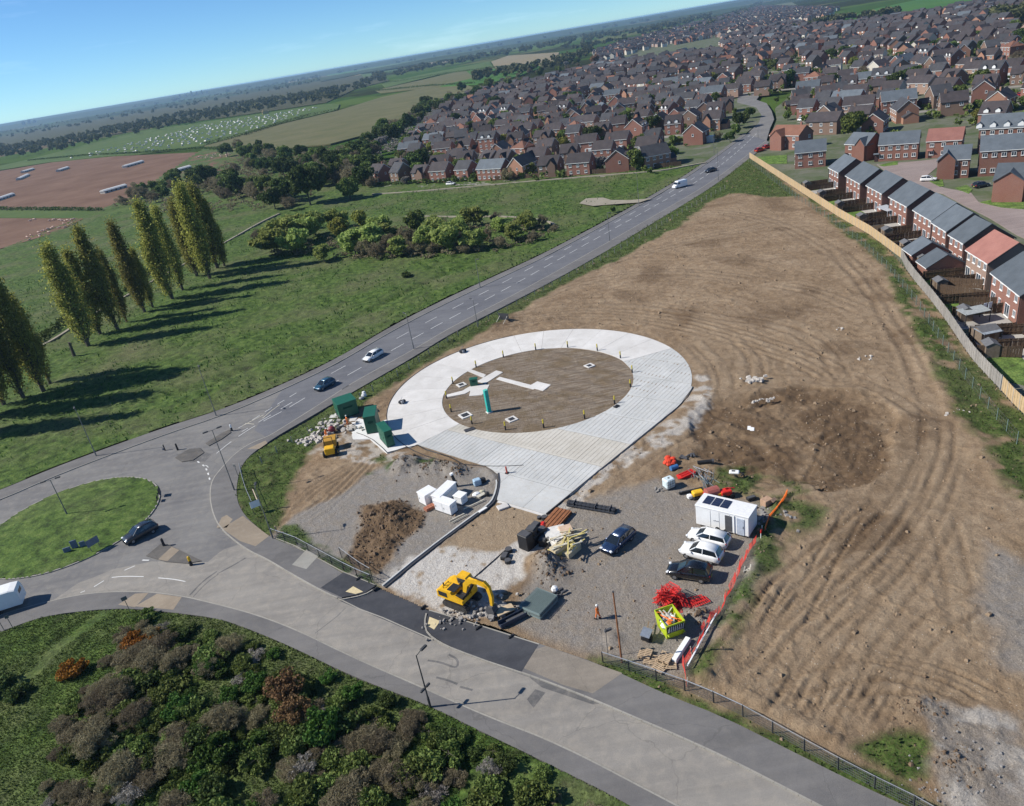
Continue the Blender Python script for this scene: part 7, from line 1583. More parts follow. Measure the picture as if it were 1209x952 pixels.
rocks('rubble_heap', 'pale broken concrete left of the small yellow dumper', 'rubble', 372,518,46,1.5,.75,ROCKP,1); rocks('rubble_heap', 'pale slabs and rubble behind the small yellow dumper', 'rubble', 390,505,34,1.4,.7,ROCKP,2); rocks('rubble_heap', 'pale rubble between the dumper and the kiosk slab', 'rubble', 417,508,24,1.0,.55,ROCKP,3)
simple('mixer', 'dark red drum mixer and black sacks between dumper and largest kiosk', 'mixer', 393,512,.12,.5, [('drum', lambda m_: m_.ball((0,0,.7),.55,10,6,(1.1,1,.9)), M('maroon_metal',(.22,.03,.04),.5)), ('frame', lambda m_: (m_.cyl((-.5,-.5,0),(0,0,.5),.04,.04,5), m_.cyl((.5,-.5,0),(0,0,.5),.04,.04,5), m_.cyl((0,.6,0),(0,0,.5),.04,.04,5)), BLACKP), ('sack', lambda m_: m_.ball((-1.1,.3,.35),.6,7,4,(1.3,.8,.7)), BLACKP), ('sack', lambda m_: m_.ball((1.3,.2,.3),.5,7,4,(1.3,.8,.7)), GREYD)])
rocks('loose_stones', 'pale stones and debris on the chalky ground near the excavator', 'stones', 575,716,40,1.5,.35,ROCKP,4); rocks('loose_stones', 'broken grey rubble under the excavator bucket', 'stones', 590,726,22,.7,.5,ROCKG,5); rocks('loose_stones', 'grey rubble beside the excavator track', 'stones', 555,725,30,1.3,.35,ROCKG,6)
simple('plywood_sheet', 'tan board lying on boxes between excavator and mesh panels', 'board', 597,725,.1,.35, [('sheet', lambda m_: m_.bbox((0,0,.45),(1.9,1.1,.12),.02), M('tan_ply',(.52,.40,.26),.8)), ('box', lambda m_: m_.box((-.4,.1,.2),(.7,.7,.4)), GREYD), ('box', lambda m_: m_.box((.5,0,.2),(.6,.7,.4)), GREYD)])
simple('steel_trough', 'dark open steel trough in front of the stacked mesh panels', 'trough', 606,734,.1,.42, [('trough', lambda m_: (m_.box((0,-.35,.3),(3.0,.06,.5)), m_.box((0,.35,.3),(3.0,.06,.5)), m_.box((0,0,.08),(3.0,.7,.06))), M('dark_blue_steel',(.06,.075,.11),.5,.4)), ('contents', lambda m_: m_.box((.3,0,.25),(2.0,.5,.15)), GREYD)])
rocks('loose_stones', 'scattered grey stones along the temporary boards by the entrance', 'stones', 540,728,50,1.6,.25,ROCKG,7)
# ---- stacked mesh fence panels
c, W_, D_, an = pframe((614.7,722.8), (638,733.7), (659,711), 1); t = thing('mesh_panel_stack', 'stack of grey-green mesh fence panels lying flat on the gravel', 'fence panels', (c.x, c.y, .1), an); MESHM = M('green_grey_mesh', (.22,.28,.27), .5, .3, .1, 4, 0)
for k in range(9):
    q = MB(); z = .08+k*.09; w_, d_ = W_*.98, D_*.98; ox, oy = rnd.uniform(-.08,.08), rnd.uniform(-.08,.08)
    for x0, y0, x1, y1 in ((-w_/2,-d_/2,w_/2,-d_/2),(-w_/2,d_/2,w_/2,d_/2),(-w_/2,-d_/2,-w_/2,d_/2),(w_/2,-d_/2,w_/2,d_/2)): q.cyl((x0+ox,y0+oy,z),(x1+ox,y1+oy,z),.03,.03,5)
    pn = q.build('panel', MESHM, t)
    if k >= 6:
        q = MB(); n_ = int(w_/.10)
        for i in range(1, n_): q.box((-w_/2+w_*i/n_+ox, oy, z), (.022,d_,.015))
        for i in range(1, 14): q.box((ox, -d_/2+d_*i/14+oy, z+.016), (w_,.02,.015))
        q.build('mesh', MESHM, pn)
q = MB(); q.bbox((0,0,.35), (W_*.9,D_*.9,.5), .02); q.build('core', GREYD, t)
simple('clamp_basket', 'dark heap of fence clamps and blocks behind the mesh panels', 'clamps', 657,704,.1,.5, [('block', lambda m_, i=i: m_.bbox(((i%4)*.5-.8,(i//4)*.5-.4,.15+.2*((i*7)%2)),(.6,.25,.2),.04), GREYD) for i in range(8)]+[('bag', lambda m_: m_.ball((.2,.5,.4),.4,7,4), WHS)])
# ---- black tanks, red bits, timber and brown sheet piles
c, W_, D_, an = pframe((639,624), (656,630.5), (676,607.5), 1); t = thing('sheet_pile_stack', 'stack of rust-brown corrugated sheets beside the black crates', 'steel sheets', (c.x, c.y, .1), an); RUST = M('rust_brown', (.30,.12,.05), .8, .1, .25, 2, .2)
for k in range(3):
    n_ = 9; q = MB()
    for i in range(n_): y = -D_/2+D_*(i+.5)/n_; q.box((0, y, .12+k*.16+(.06 if i % 2 else 0)), (W_-.1*k, D_/n_*.96, .07))
    q.build('sheet', RUST, t)
c, W_, D_, an = pframe((622,643), (633,648), (650,636), 1)
t = thing('black_crate_stack', 'black plastic crates and tubs heaped beside the brown sheets', 'crates', (G(634,642).x, G(634,642).y, .1), an); t.scale = (1.15,1.15,1.3)
for x, y, z, a_, b_, h_, r_ in ((-1.1,.3,0,1.0,1.3,1.5,.1),(-.1,.4,0,1.1,1.2,.9,.2),(-.1,.4,.95,1.0,1.0,.6,.35),(.9,.2,0,1.0,1.1,1.1,-.2),(.4,-.7,0,1.2,.8,.7,.4),(1.4,-.6,0,.9,.8,.8,.7),(.9,.9,0,.9,.8,1.3,.2)):
    q = MB(); q.bbox((x,y,z+h_/2), (a_,b_,h_), .06, r_); cr = q.build('crate', BLACKP, t); q = MB(); q.box((x,y,z+h_+.01), (a_*.8,b_*.8,.04), r_); q.build('rib', GREYD, cr)
q = MB(); q.bbox((1.5,.5,1.0), (.7,.5,.4), .1, .5); q.bbox((1.3,.9,.8), (.5,.4,.4), .1); q.build('red_tub', REDP, t); q = MB(); q.cyl((-.4,1.2,.1),(.6,1.3,.2),.05,.05,6); q.build('pipe', YLS, t)
t = thing('timber_pile', 'disordered pile of pale yellow wrapped timber and boards', 'timber pile', (G(669,648).x, G(669,648).y, .1), .5); t.scale = (1.25,1.25,1.35); CRM = M('cream_board', (.56,.48,.32), .85, var=.15); YBD = M('yellow_board', (.55,.46,.17), .8, var=.2); PWR = M('pale_wrap', (.66,.64,.60), .7)
r_ = random.Random(3)
for i, (x, y, z, a_, b_, h_, mt_) in enumerate([(-1.2,-.3,.3,1.6,1.0,.6,YBD),(-1.0,-.4,.8,1.5,.9,.3,CRM),(-.2,.8,.35,1.4,1.2,.7,PWR),(-.2,.8,.85,1.3,1.1,.25,PWR),(1.0,1.0,.35,1.5,1.2,.7,CRM),(.9,1.1,.85,1.2,1.3,.3,M('pinkish_board',(.58,.42,.30),.8)),(.2,1.9,.4,2.0,1.4,.8,PWR),(-.1,-.9,.3,1.8,.9,.5,CRM),(.2,-.3,.8,.5,2.4,.35,YBD)]): q = MB(); q.bbox((x,y,z), (a_,b_,h_), .03, r_.uniform(-.4,.4)); q.build('pack', mt_, t)
for i in range(26): q = MB(); L_ = r_.uniform(1.0,2.2); q.box((r_.uniform(-1.6,1.4),r_.uniform(-1.6,.4),.75+r_.uniform(0,.55)), (L_,.12,.06), r_.uniform(-.6,.9), 0, r_.uniform(-.15,.15)); q.build('board', (YBD,CRM,TIMB)[i%3], t)
for i, (px, py, s, lb) in enumerate(((643,613.5,.8,'black tub beside the far corner of the brown sheets'),(637,613,.6,'second smaller black tub by the brown sheets'),(601,652,.9,'black tub farthest of the three on the chalky strip'),(596.5,659,.85,'flat black crate in the middle of the three on the chalk'),(600,665,.8,'black tub nearest of the three on the chalky strip'))):
    t = simple('black_tub', lb, 'tub', px, py, .1, .4*i, [('tub', lambda m_: m_.cyl((0,0,0),(0,0,.45*s),.48*s,.42*s,10) if i != 3 else m_.bbox((0,0,.2),(1.1,.8,.35),.05), BLACKP), ('rim', lambda m_: m_.cyl((0,0,.42*s),(0,0,.47*s),.46*s,.46*s,10) if i != 3 else m_.bbox((0,0,.4),(.9,.6,.08),.02), GREYD)])
# ---- bundle of black pipes
a = G(671,596.5); b = G(727,606); d = b-a; t = thing('pipe_bundle', 'long bundle of black ribbed drainage pipes lying beyond the blue car', 'pipes', ((a.x+b.x)/2,(a.y+b.y)/2,.1), math.atan2(d.y,d.x)); L_ = d.length
for i, (y, z) in enumerate(((-.36,.14),(0,.14),(.36,.14),(-.18,.42),(.18,.42))):
    q = MB(); n_ = int(L_/.5)
    for k in range(n_): x = -L_/2+L_*(k+.5)/n_; q.cyl((x-L_/n_/2,y,z),(x+L_/n_*.2,y,z),.17,.17,8); q.cyl((x+L_/n_*.2,y,z),(x+L_/n_/2,y,z),.14,.14,8)
    q.build('pipe', M('pipe_plastic',(.035,.038,.045),.4,bmp=0), t)
for k in (-.35,.1,.4): q = MB(); q.box((L_*k,0,.35), (.08,.95,.7)); q.build('strap', GREYD, t)
# ---- white site cabin with roof panels
c, W_, D_, an = pframe((822.2,621.5), (884.3,637.5), (894.8,628), 1)
L0 = G(822.2,621.5); F0 = G(884.3,637.5); dv = F0-L0; an = math.atan2(dv.y, dv.x); Wc = dv.length; Dc = 2.5; n = Vector((-math.sin(an), math.cos(an), 0)); c = (L0+F0)/2+n*Dc/2; hc = 2.45
t = thing('site_cabin', 'long white site cabin with three dark panels on its roof', 'cabin', (c.x, c.y, .25), an); q = MB(); q.bbox((0,0,hc/2+.15), (Wc,Dc,hc), .05); q.build('body', M('cabin_white',(.80,.80,.79),.45,var=.05,scale=1.5,bmp=.03), t); q = MB(); q.bbox((0,0,hc+.17), (Wc+.12,Dc+.12,.12), .03); q.build('roof', M('cabin_roof',(.76,.76,.75),.5,var=.08), t)
for i in range(3): q = MB(); q.box((-Wc/2+1.0+i*1.0,.1,hc+.27), (.85,1.5,.05)); p_ = q.build('solar_panel', M('solar_blue',(.02,.03,.07),.25), t); q = MB(); [q.box((-Wc/2+1.0+i*1.0,.1+y,hc+.30), (.85,.02,.01)) for y in (-.4,0,.4)]; q.build('frame', GREYD, p_)
q = MB(); q.box((Wc/2-2.25,-Dc/2-.02,1.25), (.75,.06,2.0)); q.build('doorway', GREYD, t); q = MB(); q.box((Wc/2-.9,-Dc/2-.03,1.2), (.8,.07,2.1)); dr = q.build('door', M('cabin_door',(.45,.50,.58),.5), t); q = MB(); q.box((Wc/2-.6,-Dc/2-.08,1.2), (.05,.05,.25)); q.build('handle', DARKTRIM, dr); q = MB(); q.box((Wc/2-1.6,-Dc/2-.05,1.3),(.06,.1,2.3)); q.build('rail', UPVC, t)
for x in (-Wc/2+1.7,-.3,.9): q = MB(); q.box((x,-Dc/2-.012,1.3), (.03,.03,2.2)); q.build('seam', M('seam_grey',(.5,.5,.5),.6), t)
q = MB(); [q.box((-.9+k*.16,-Dc/2-.012,1.15+.03*(k%2)), (.10,.03,.12)) for k in range(4)]; q.build('logo', M('faded_print',(.35,.36,.38),.6), t)
for x in (-.5,.5):
    for s in (-1,1): q = MB(); q.cyl((x,s*1.12,.08),(x,s*1.28,.08),.32,.32,10); q.build('wheel', RUBBER, t)
# ---- yellow-green skip full of waste
Ls = G(771,741); Fs = G(787.6,757.5); Rs = G(809,750); u = Rs-Fs; an = math.atan2(u.y,u.x); W_ = u.length; D_ = (Ls-Fs).length; n = Vector((-math.sin(an), math.cos(an),0)); c = Fs+u/2+n*D_/2; LIME = M('lime_paint',(.42,.52,.02),.5,0,.15,3,.05)
t = thing('skip', 'yellow-green open skip full of waste in front of the red barrier heap', 'skip', (c.x,c.y,.1), an); hs = 1.8
def tray(m_, w0, d0, w1, d1, h, th):
    o_ = [(-w0/2,-d0/2,0),(w0/2,-d0/2,0),(w0/2,d0/2,0),(-w0/2,d0/2,0)]; p_ = [(-w1/2,-d1/2,h),(w1/2,-d1/2,h),(w1/2,d1/2,h),(-w1/2,d1/2,h)]; q_ = [(x*(1-2*th/w1),y*(1-2*th/d1),h) for x,y,z in p_]; r_ = [(x*(1-2*th/w0),y*(1-2*th/d0),th) for x,y,z in o_]
    m_.add(o_+p_+q_+r_, [(3,2,1,0),(0,1,5,4),(1,2,6,5),(2,3,7,6),(3,0,4,7),(4,5,9,8),(5,6,10,9),(6,7,11,10),(7,4,8,11),(8,9,13,12),(9,10,14,13),(10,11,15,14),(11,8,12,15),(12,13,14,15)])
q = MB(); tray(q, W_*.92, D_*.85, W_*1.03, D_*1.12, hs, .07); bd = q.build('body', LIME, t); q = MB(); q.box((0,-D_*.55,hs*.72), (W_*.95,.05,hs*.42), 0, -.12); q.build('black_panel', BLACKP, t); q = MB()
for k in range(8): q.box((-W_*.38+k*W_*.76/7,-D_*.585,hs*.74), (.07,.04,hs*.3), 0, -.12, .25)
q.build('lettering', M('grey_print',(.5,.5,.5),.6,bmp=0), t); q = MB(); [q.cyl((x,-D_*.5,.6),(x,-D_*.62,.6),.06,.06,6) for x in (-.8,.8)]; q.build('lifting_lug', LIME, bd)
t2 = thing('waste_heap', 'white and orange bags and boards piled in the skip', 'waste', (c.x,c.y,1.2), an); r_ = random.Random(9)
for i in range(14): q = MB(); q.ball((r_.uniform(-.8,.8),r_.uniform(-.7,.8),r_.uniform(.1,.4)), r_.uniform(.25,.45), 7, 4, (1,1,.7)); q.build('bag', (WHS, GREYD, M('brown_paper',(.35,.26,.17),.9), WHS, ORP)[i % 5 if i < 13 else 0], t2)
for i in range(7): q = MB(); q.box((r_.uniform(-.4,.6),r_.uniform(-.3,.7),.5), (1.6,.12,.05), r_.uniform(0,3), 0, r_.uniform(-.4,.4)); q.build('board', (TIMB, ORP)[i % 2], t2)
# ---- heap of red barriers
RB = M('barrier_red', (.62,.03,.025), .5, var=.12, bmp=0); bb = MB()
for x in (-1,1): bb.box((x,0,.5), (.07,.06,1.0))
for z in (.06,.5,.94): bb.box((0,0,z), (2.0,.06,.09))
for k in range(1,9): bb.box((-1+k*2/9,0,.28), (.04,.04,.42)); bb.box((-1+k*2/9,0,.72), (.04,.04,.42))
bm_ = bb.mesh('barrier', RB); g = G(790,713); t = thing('barrier_heap', 'tangled heap of red pedestrian barriers behind the yellow-green skip', 'barriers', (g.x,g.y,.1), 0); r_ = random.Random(21)
for i in range(40): o = piece('barrier', bm_, t, (r_.gauss(0,.42), r_.gauss(0,.42), .0+i*.032)); o.rotation_euler = (R(90)+r_.uniform(-.9,.9), r_.uniform(-.6,.6), r_.uniform(0,6.28)); o.scale = (.8,.8,.8)
o = piece('barrier', bm_, t, (2.3,.2,.1)); o.rotation_euler = (R(88),0,.1); o = piece('barrier', bm_, t, (2.6,-.3,.1)); o.rotation_euler = (R(86),0,.3)
# ---- red plastic mesh fence along the mound
RN = M('red_net', (.62,.05,.035), .6, var=.15, bmp=0); NL = P([(811,813),(807,790),(818,772),(828,755),(839,738),(851,720),(861,703),(870,686),(876,671),(881,657),(889,646),(898,636)])
L_ = resample(NL, .95); t = thing('plastic_mesh_fence', 'sagging red plastic mesh fence along the edge of the soil mound', 'fence', (L_[0].x, L_[0].y, 0)); r_ = random.Random(5); o0 = Vector((L_[0].x,L_[0].y,0))
pts3 = [Vector((p.x+r_.uniform(-.12,.12), p.y+r_.uniform(-.12,.12), zsite(p.x,p.y)))-o0 for p in L_]
for i, (a, b) in enumerate(zip(pts3[:-1], pts3[1:])):
    q = MB(); h0 = r_.uniform(.55,1.05); h1 = r_.uniform(.55,1.05); out = Vector((r_.uniform(-.3,.3), r_.uniform(-.3,.3), 0))
    for k in range(9): f = k/8; q.cyl(a+Vector((0,0,h0*f))+out*f*.5, b+Vector((0,0,h1*f))+out*f*.5, .014, .014, 3)
    for k in range(7): f = k/7; q.cyl(a.lerp(b,f), a.lerp(b,f)+Vector((0,0,h0+(h1-h0)*f))+out*.5, .013, .013, 3)
    q.build('net', RN, t)
    if i % 2 == 0: q = MB(); q.cyl(a-Vector((0,0,.2)), a+Vector((r_.uniform(-.15,.15),0,1.15)), .035, .035, 5); q.build('post', (STEEL, TIMB)[i % 4 == 0], t)
NL2 = P([(903,630),(908,615),(918,604),(926,592),(930,583)]); L_ = resample(NL2,.8); t = thing('plastic_mesh_fence', 'orange net tangled beside the rubble right of the white cabin', 'fence', (L_[0].x,L_[0].y,.1)); q = MB(); o0 = Vector((L_[0].x,L_[0].y))
for a, b in zip(L_[:-1], L_[1:]):
    for k in range(6): q.cyl((a.x-o0.x,a.y-o0.y,.1+k*.12),(b.x-o0.x,b.y-o0.y,.15+k*.1),.03,.03,3)
    for k in range(5): c_ = a.lerp(b,k/5)-o0; q.cyl((c_.x,c_.y,0),(c_.x+.1,c_.y,.75),.03,.03,3)
q.build('net', ORP, t)
simple('red_white_barrier', 'red and white board leaning at the corner right of the cabin', 'barrier', 899,634,.1,1.1, [('board', lambda m_: m_.box((0,0,.7),(1.6,.08,.35),0,0,.5), REDP), ('leg', lambda m_: m_.cyl((-.6,0,0),(-.5,0,.7),.04,.04,5), WHS), ('leg', lambda m_: m_.cyl((.6,0,0),(.6,0,1.0),.04,.04,5), WHS)])
for i, (a_, b_) in enumerate((((812,792),(846,730)),((818,776),(838,742)))):
    a = G(*a_); b = G(*b_); d = b-a; o = MB(); o.box((0,0,.5), (d.length,.12,.1)); q = o.build('timber_rail', WHS if i == 0 else GREYD); q.location = ((a.x+b.x)/2-.15*i,(a.y+b.y)/2,.1+.12*i); q.rotation_euler=(0,0,math.atan2(d.y,d.x)); tag(q, ['long white rail lying along the red mesh fence','dark rail lying beside the white one at the red fence'][i], 'rail')
# ---- more site clutter
a = G(796,784); b = G(813,757.5); d = b-a; t = simple('white_beam', 'thick white concrete beam lying between the pallets and the red fence', 'beam', 0,0,0,0, [('beam', lambda m_: m_.bbox((0,0,.25),(d.length,.5,.45),.04), WHS)]); t.location = ((a.x+b.x)/2,(a.y+b.y)/2,.1); t.rotation_euler = (0,0,math.atan2(d.y,d.x))
PAL = M('pallet_wood', (.46,.34,.22), .85, var=.2, scale=5)
def pallet(px, py, rz, label, n=1):
    g = G(px, py); t = thing('pallet', label, 'pallet', (g.x,g.y,.1), rz, 'wooden pallets by the lower fence')
    for k in range(n):
        for i in range(6): q = MB(); q.box((-.5+i*.2,.0,.15+k*.17), (.12,1.15,.03)); q.build('slat', PAL, t)
        for y in (-.5,0,.5): q = MB(); q.box((0,y,.07+k*.17), (1.15,.1,.1)); q.build('bearer', PAL, t)
    return t
pallet(762,775,R(60),'leftmost pale pallet stack behind the lower mesh fence',2); pallet(768,781,R(65),'single pallet lying just below the leftmost stack'); pallet(786,781,R(50),'pallet stack beside the white beam',3); pallet(791,786.5,R(80),'pallet nearest the red mesh fence end',1); pallet(779,790,R(40),'flat pallet right against the lower mesh fence',1)
simple('site_trailer', 'small grey trailer with silver lid and two shafts near the skip', 'trailer', 764,757,.1,R(60), [('lid', lambda m_: m_.box((0,0,.95),(1.2,.9,.06),0,.15), M('silver_sheet',(.45,.48,.52),.35,.5)), ('box', lambda m_: m_.bbox((.1,0,.55),(1.0,.7,.6),.05), BLACKP), ('shaft', lambda m_: m_.box((1.2,.25,.5),(1.4,.08,.08),.15), M('brown_timber',(.25,.17,.10),.8)), ('shaft', lambda m_: m_.box((1.2,-.25,.5),(1.4,.08,.08),-.05), M('brown_timber',(.25,.17,.10),.8)), ('wheel', lambda m_: m_.cyl((0,-.5,.28),(0,.5,.28),.28,.28,10), RUBBER)])
h = height_of((734.4,783), 700); simple('rusty_pole', 'tall rust-brown pole standing behind the lower mesh fence', 'pole', 734.4,783,.1,0, [('pole', lambda m_: m_.cyl((0,0,-.2),(-.05,0,h),.09,.07,8), RUST), ('cap', lambda m_: m_.cyl((-.05,0,h-.02),(-.05,0,h+.08),.1,.1,8), GREYD)])
h2 = height_of((716,778), 731); simple('survey_pole', 'thin dark pole with a small box beside the rusty pole', 'pole', 718,776,.1,0, [('pole', lambda m_: m_.cyl((0,0,-.2),(.1,.1,h2*.7),.03,.03,5), GREYD), ('box', lambda m_: m_.bbox((.3,.2,h2*.62),(.7,.25,.2),.03,.3), GREYD), ('wire', lambda m_: m_.cyl((-.5,.2,0),(-.1,.4,h2*.95),.015,.015,4), STEEL)])
simple('red_net_heap', 'bright red plastic net heap at the far left of the scattered materials', 'net', 790.5,549,.1,.5, [('net', lambda m_: [m_.ball((random.Random(k).uniform(-.6,.6),random.Random(k+9).uniform(-.7,.7),.35+.1*(k%4)),.42,7,4,(1.2,1,.7)) for k in range(8)], M('red_orange_net',(.72,.06,.02),.7,var=.3,scale=9,bmp=.6)), ('post', lambda m_: m_.cyl((.5,.3,0),(.8,.5,1.3),.04,.04,5), GREYD)])
simple('blue_barrel', 'blue barrel lying beside the red net heap', 'barrel', 796,555.5,.1,.3, [('barrel', lambda m_: m_.cyl((-.5,0,.33),(.5,0,.33),.33,.33,12), BLUEP), ('lid', lambda m_: m_.cyl((.5,0,.33),(.54,0,.33),.28,.28,12), M('light_blue',(.15,.30,.50),.5))])
simple('water_tank', 'pale blue-white cube tank on a dark pallet near the red net', 'tank', 790,576,.1,.35, [('tank', lambda m_: m_.bbox((0,0,.75),(1.25,1.15,1.1),.12), M('pale_tank',(.62,.72,.74),.4,bmp=0)), ('cage', lambda m_: [m_.box((x,-.6,.75),(.03,.03,1.15)) for x in (-.5,-.17,.17,.5)]+[m_.box((0,-.61,z),(1.3,.03,.03)) for z in (.4,.75,1.1)], STEEL), ('pallet', lambda m_: m_.box((0,0,.1),(1.2,1.2,.16)), GREYD), ('cap', lambda m_: m_.cyl((0,0,1.3),(0,0,1.36),.12,.12,8), GREYD)])
rocks('debris_heap', 'grey and dark scraps beside the pale blue tank', 'debris', 781,579,24,.5,.3,ROCKG,12)
t = thing('barrier_stack', 'small flat stack of red barriers by the blue barrel', 'barriers', tuple(G(808,561))[:2]+(.1,), .2)
for k in range(5): o = piece('barrier', bm_, t, (0,0,.08+.08*k)); o.rotation_euler = (R(90),0,.1*k-.2)
t = thing('scaffold_pile', 'jumbled grey scaffold tubes and frames in the weedy patch', 'scaffold', tuple(G(832,566))[:2]+(.1,), .3); r_ = random.Random(31)
for i in range(34): q = MB(); x, y = r_.uniform(-1.2,1.2), r_.uniform(-2.0,2.0); a_ = r_.uniform(.6,1.9); l_ = r_.uniform(.8,1.7); q.cyl((x-l_*math.cos(a_)*.7,y-l_*math.sin(a_)*.7,.1+r_.uniform(0,.5)),(x+l_*math.cos(a_)*.7,y+l_*math.sin(a_)*.7,.1+r_.uniform(0,.6)),.035,.035,5); q.build('tube', (STEEL, MESHM, M('pale_steel',(.42,.44,.46),.4,.5))[i%3], t)
simple('scrap_heap', 'dark scrap and poles behind the scattered materials', 'scrap', 811,541,.1,.2, [('scrap', lambda m_, k=k: m_.box((random.Random(k).uniform(-1,1),random.Random(k+5).uniform(-.5,.5),.2),(.9,.2,.12),k*.7,.2), GREYD) for k in range(9)])
simple('black_pipe', 'short thick black pipe lying on soil at the back of the materials', 'pipe', 833,548,.1,-.12, [('pipe', lambda m_: m_.cyl((-1.0,0,.25),(1.0,0,.25),.24,.24,10), BLACKP), ('collar', lambda m_: m_.cyl((.8,0,.25),(1.05,0,.25),.28,.28,10), GREYD)])
simple('black_pipe', 'long dark beam lying in front of the red roller', 'beam', 816,582,.1,.1, [('beam', lambda m_: m_.box((0,0,.2),(3.0,.25,.25)), BLACKP), ('bolt', lambda m_: m_.box((-1.2,0,.35),(.2,.2,.1)), STEEL)])
simple('compact_digger', 'small yellow machine with a white nose behind the white cabin', 'digger', 823,588,.1,.1, [('body', lambda m_: m_.bbox((.1,0,.6),(1.3,.8,.6),.1), YLS), ('nose', lambda m_: m_.bbox((-.9,0,.4),(.6,.6,.4),.1), WHS), ('track', lambda m_: m_.bbox((.1,-.45,.2),(1.5,.25,.4),.1), BLACKP), ('track', lambda m_: m_.bbox((.1,.45,.2),(1.5,.25,.4),.1), BLACKP)])
simple('maroon_roller', 'large dull red drum behind the white cabin roof', 'roller', 841,589,.1,.2, [('drum', lambda m_: m_.cyl((-.75,0,.75),(.75,0,.75),.72,.72,14), M('dull_red',(.36,.11,.09),.6)), ('frame', lambda m_: (m_.box((-.85,0,.7),(.1,1.6,.2)), m_.box((.85,0,.7),(.1,1.6,.2))), REDP)])
simple('red_machine', 'bright red and yellow machine right of the dull red drum', 'machine', 857,588,.1,.1, [('body', lambda m_: m_.bbox((0,0,.75),(1.3,.9,.6),.08), REDP), ('arm', lambda m_: m_.box((.6,.2,1.0),(1.4,.12,.12),.2,0,.3), REDP), ('engine', lambda m_: m_.bbox((-.8,.1,.6),(.6,.7,.6),.08), YLS), ('wheel', lambda m_: m_.cyl((-.4,-.6,.35),(-.4,.6,.35),.35,.35,12), RUBBER), ('wheel', lambda m_: m_.cyl((.6,-.6,.3),(.6,.6,.3),.3,.3,12), RUBBER)])
simple('upturned_seat', 'white moulded seat with dark frame lying in the weeds', 'seat', 867,562,.25,-.4, [('shell', lambda m_: m_.bbox((0,0,.35),(1.2,.7,.2),.08,0), WHS), ('hole', lambda m_: m_.box((-.1,0,.47),(.4,.25,.04)), BLACKP), ('frame', lambda m_: (m_.box((.9,-.1,.25),(.7,.12,.12),-.6), m_.box((1.0,-.5,.25),(.5,.12,.12),.9)), BLACKP)])
rocks('rubble_heap', 'grey rubble between the white cabin and the orange net', 'rubble', 905,612,60,1.4,.45,ROCKG,14); simple('cardboard_box', 'brown open box standing on rubble right of the cabin', 'box', 905,598,.1,.4, [('box', lambda m_: m_.bbox((0,0,.5),(1.1,.9,.9),.03), M('cardboard',(.42,.27,.18),.9)), ('flap', lambda m_: m_.box((.5,-.6,.9),(.8,.4,.04),.3,.6), M('cardboard',(.42,.27,.18),.9))])
simple('black_crate', 'flat black crate on the rubble behind the cabin', 'crate', 887,591,.15,.2, [('crate', lambda m_: m_.bbox((0,0,.2),(1.1,.6,.3),.04), BLACKP), ('lid', lambda m_: m_.box((0,0,.37),(.9,.4,.04)), GREYD)])
simple('white_sheet', 'small white sheet lying alone on the dark soil pit', 'sheet', 886.5,503,zsite(*tuple(G(886.5,503))[:2])+.08,1.2, [('sheet', lambda m_: m_.bbox((0,0,.06),(1.3,.9,.08),.02), WHS)])
rocks('rubble_heap', 'pale rubble on the bare soil above the dark pit', 'rubble', 892,452,30,.9,.55,ROCKP,15, z=.35); rocks('rubble_heap', 'small pale rubble at the edge of the dark pit', 'rubble', 903,474,16,.7,.4,ROCKP,16, z=.1); rocks('loose_stones', 'pale stones on the soil right of the arc-shaped tracks', 'stones', 1022,424,8,.6,.35,ROCKP,17); rocks('loose_stones', 'pale stones near the middle of the bare ground', 'stones', 992,390,6,.5,.3,ROCKP,18); rocks('rubble_heap', 'broken grey rubble in the lower right corner of the site', 'rubble', 1140,905,110,1.6,.22,ROCKG,19); rocks('rubble_heap', 'grey stones along the fence foot at the lower right', 'rubble', 1118,932,90,1.3,.16,ROCKG,20)
rocks('loose_stones', 'brown boards and stones on the grass strip right of the bare ground', 'debris', 1125,489,14,.8,.4,ROCKP,22); simple('wood_scrap', 'pale wood scrap on the grassy strip by the red mesh fence', 'wood', 885,676,.3,.3, [('board', lambda m_, k=k: m_.box((random.Random(k).uniform(-.6,.6),random.Random(k+5).uniform(-.4,.4),.1+k*.03),(1.0,.12,.05),k*.8), TIMB) for k in range(6)])
cl = MB(); rs3 = np.random.default_rng(2); xs = rs3.uniform(-10, 110, 26000); ys = rs3.uniform(40, 320, 26000); ok = inside(xs, ys, SITE); xs = xs[ok]; ys = ys[ok]; zz, cv, wr = site_fields(xs, ys); kk = (np.hypot(xs-RC[0], ys-RC[1]) > 27)&(~inside(xs, ys, APRON))&(rs3.uniform(0,1,len(xs)) < .25+.75*wr[:,0]); xs, ys, zz = xs[kk][:5200], ys[kk][:5200], zz[kk][:5200]
for x, y, z, s, a_ in zip(xs, ys, zz, rs3.gamma(2, .055, len(xs)), rs3.uniform(0,3,len(xs))): cl.box((x,y,z+s*.2), (s*1.3,s,s*.8), a_, .3, .2, .6)
mp_ = np.array(MUD); xs = rs3.uniform(mp_[:,0].min()-2, mp_[:,0].max()+2, 3000); ys = rs3.uniform(mp_[:,1].min()-2, mp_[:,1].max()+2, 3000); kk = rs3.uniform(0,1,3000) < polymask(xs, ys, MUD, .8, 1.2, 41); xs, ys = xs[kk], ys[kk]; zz = site_fields(xs, ys)[0]
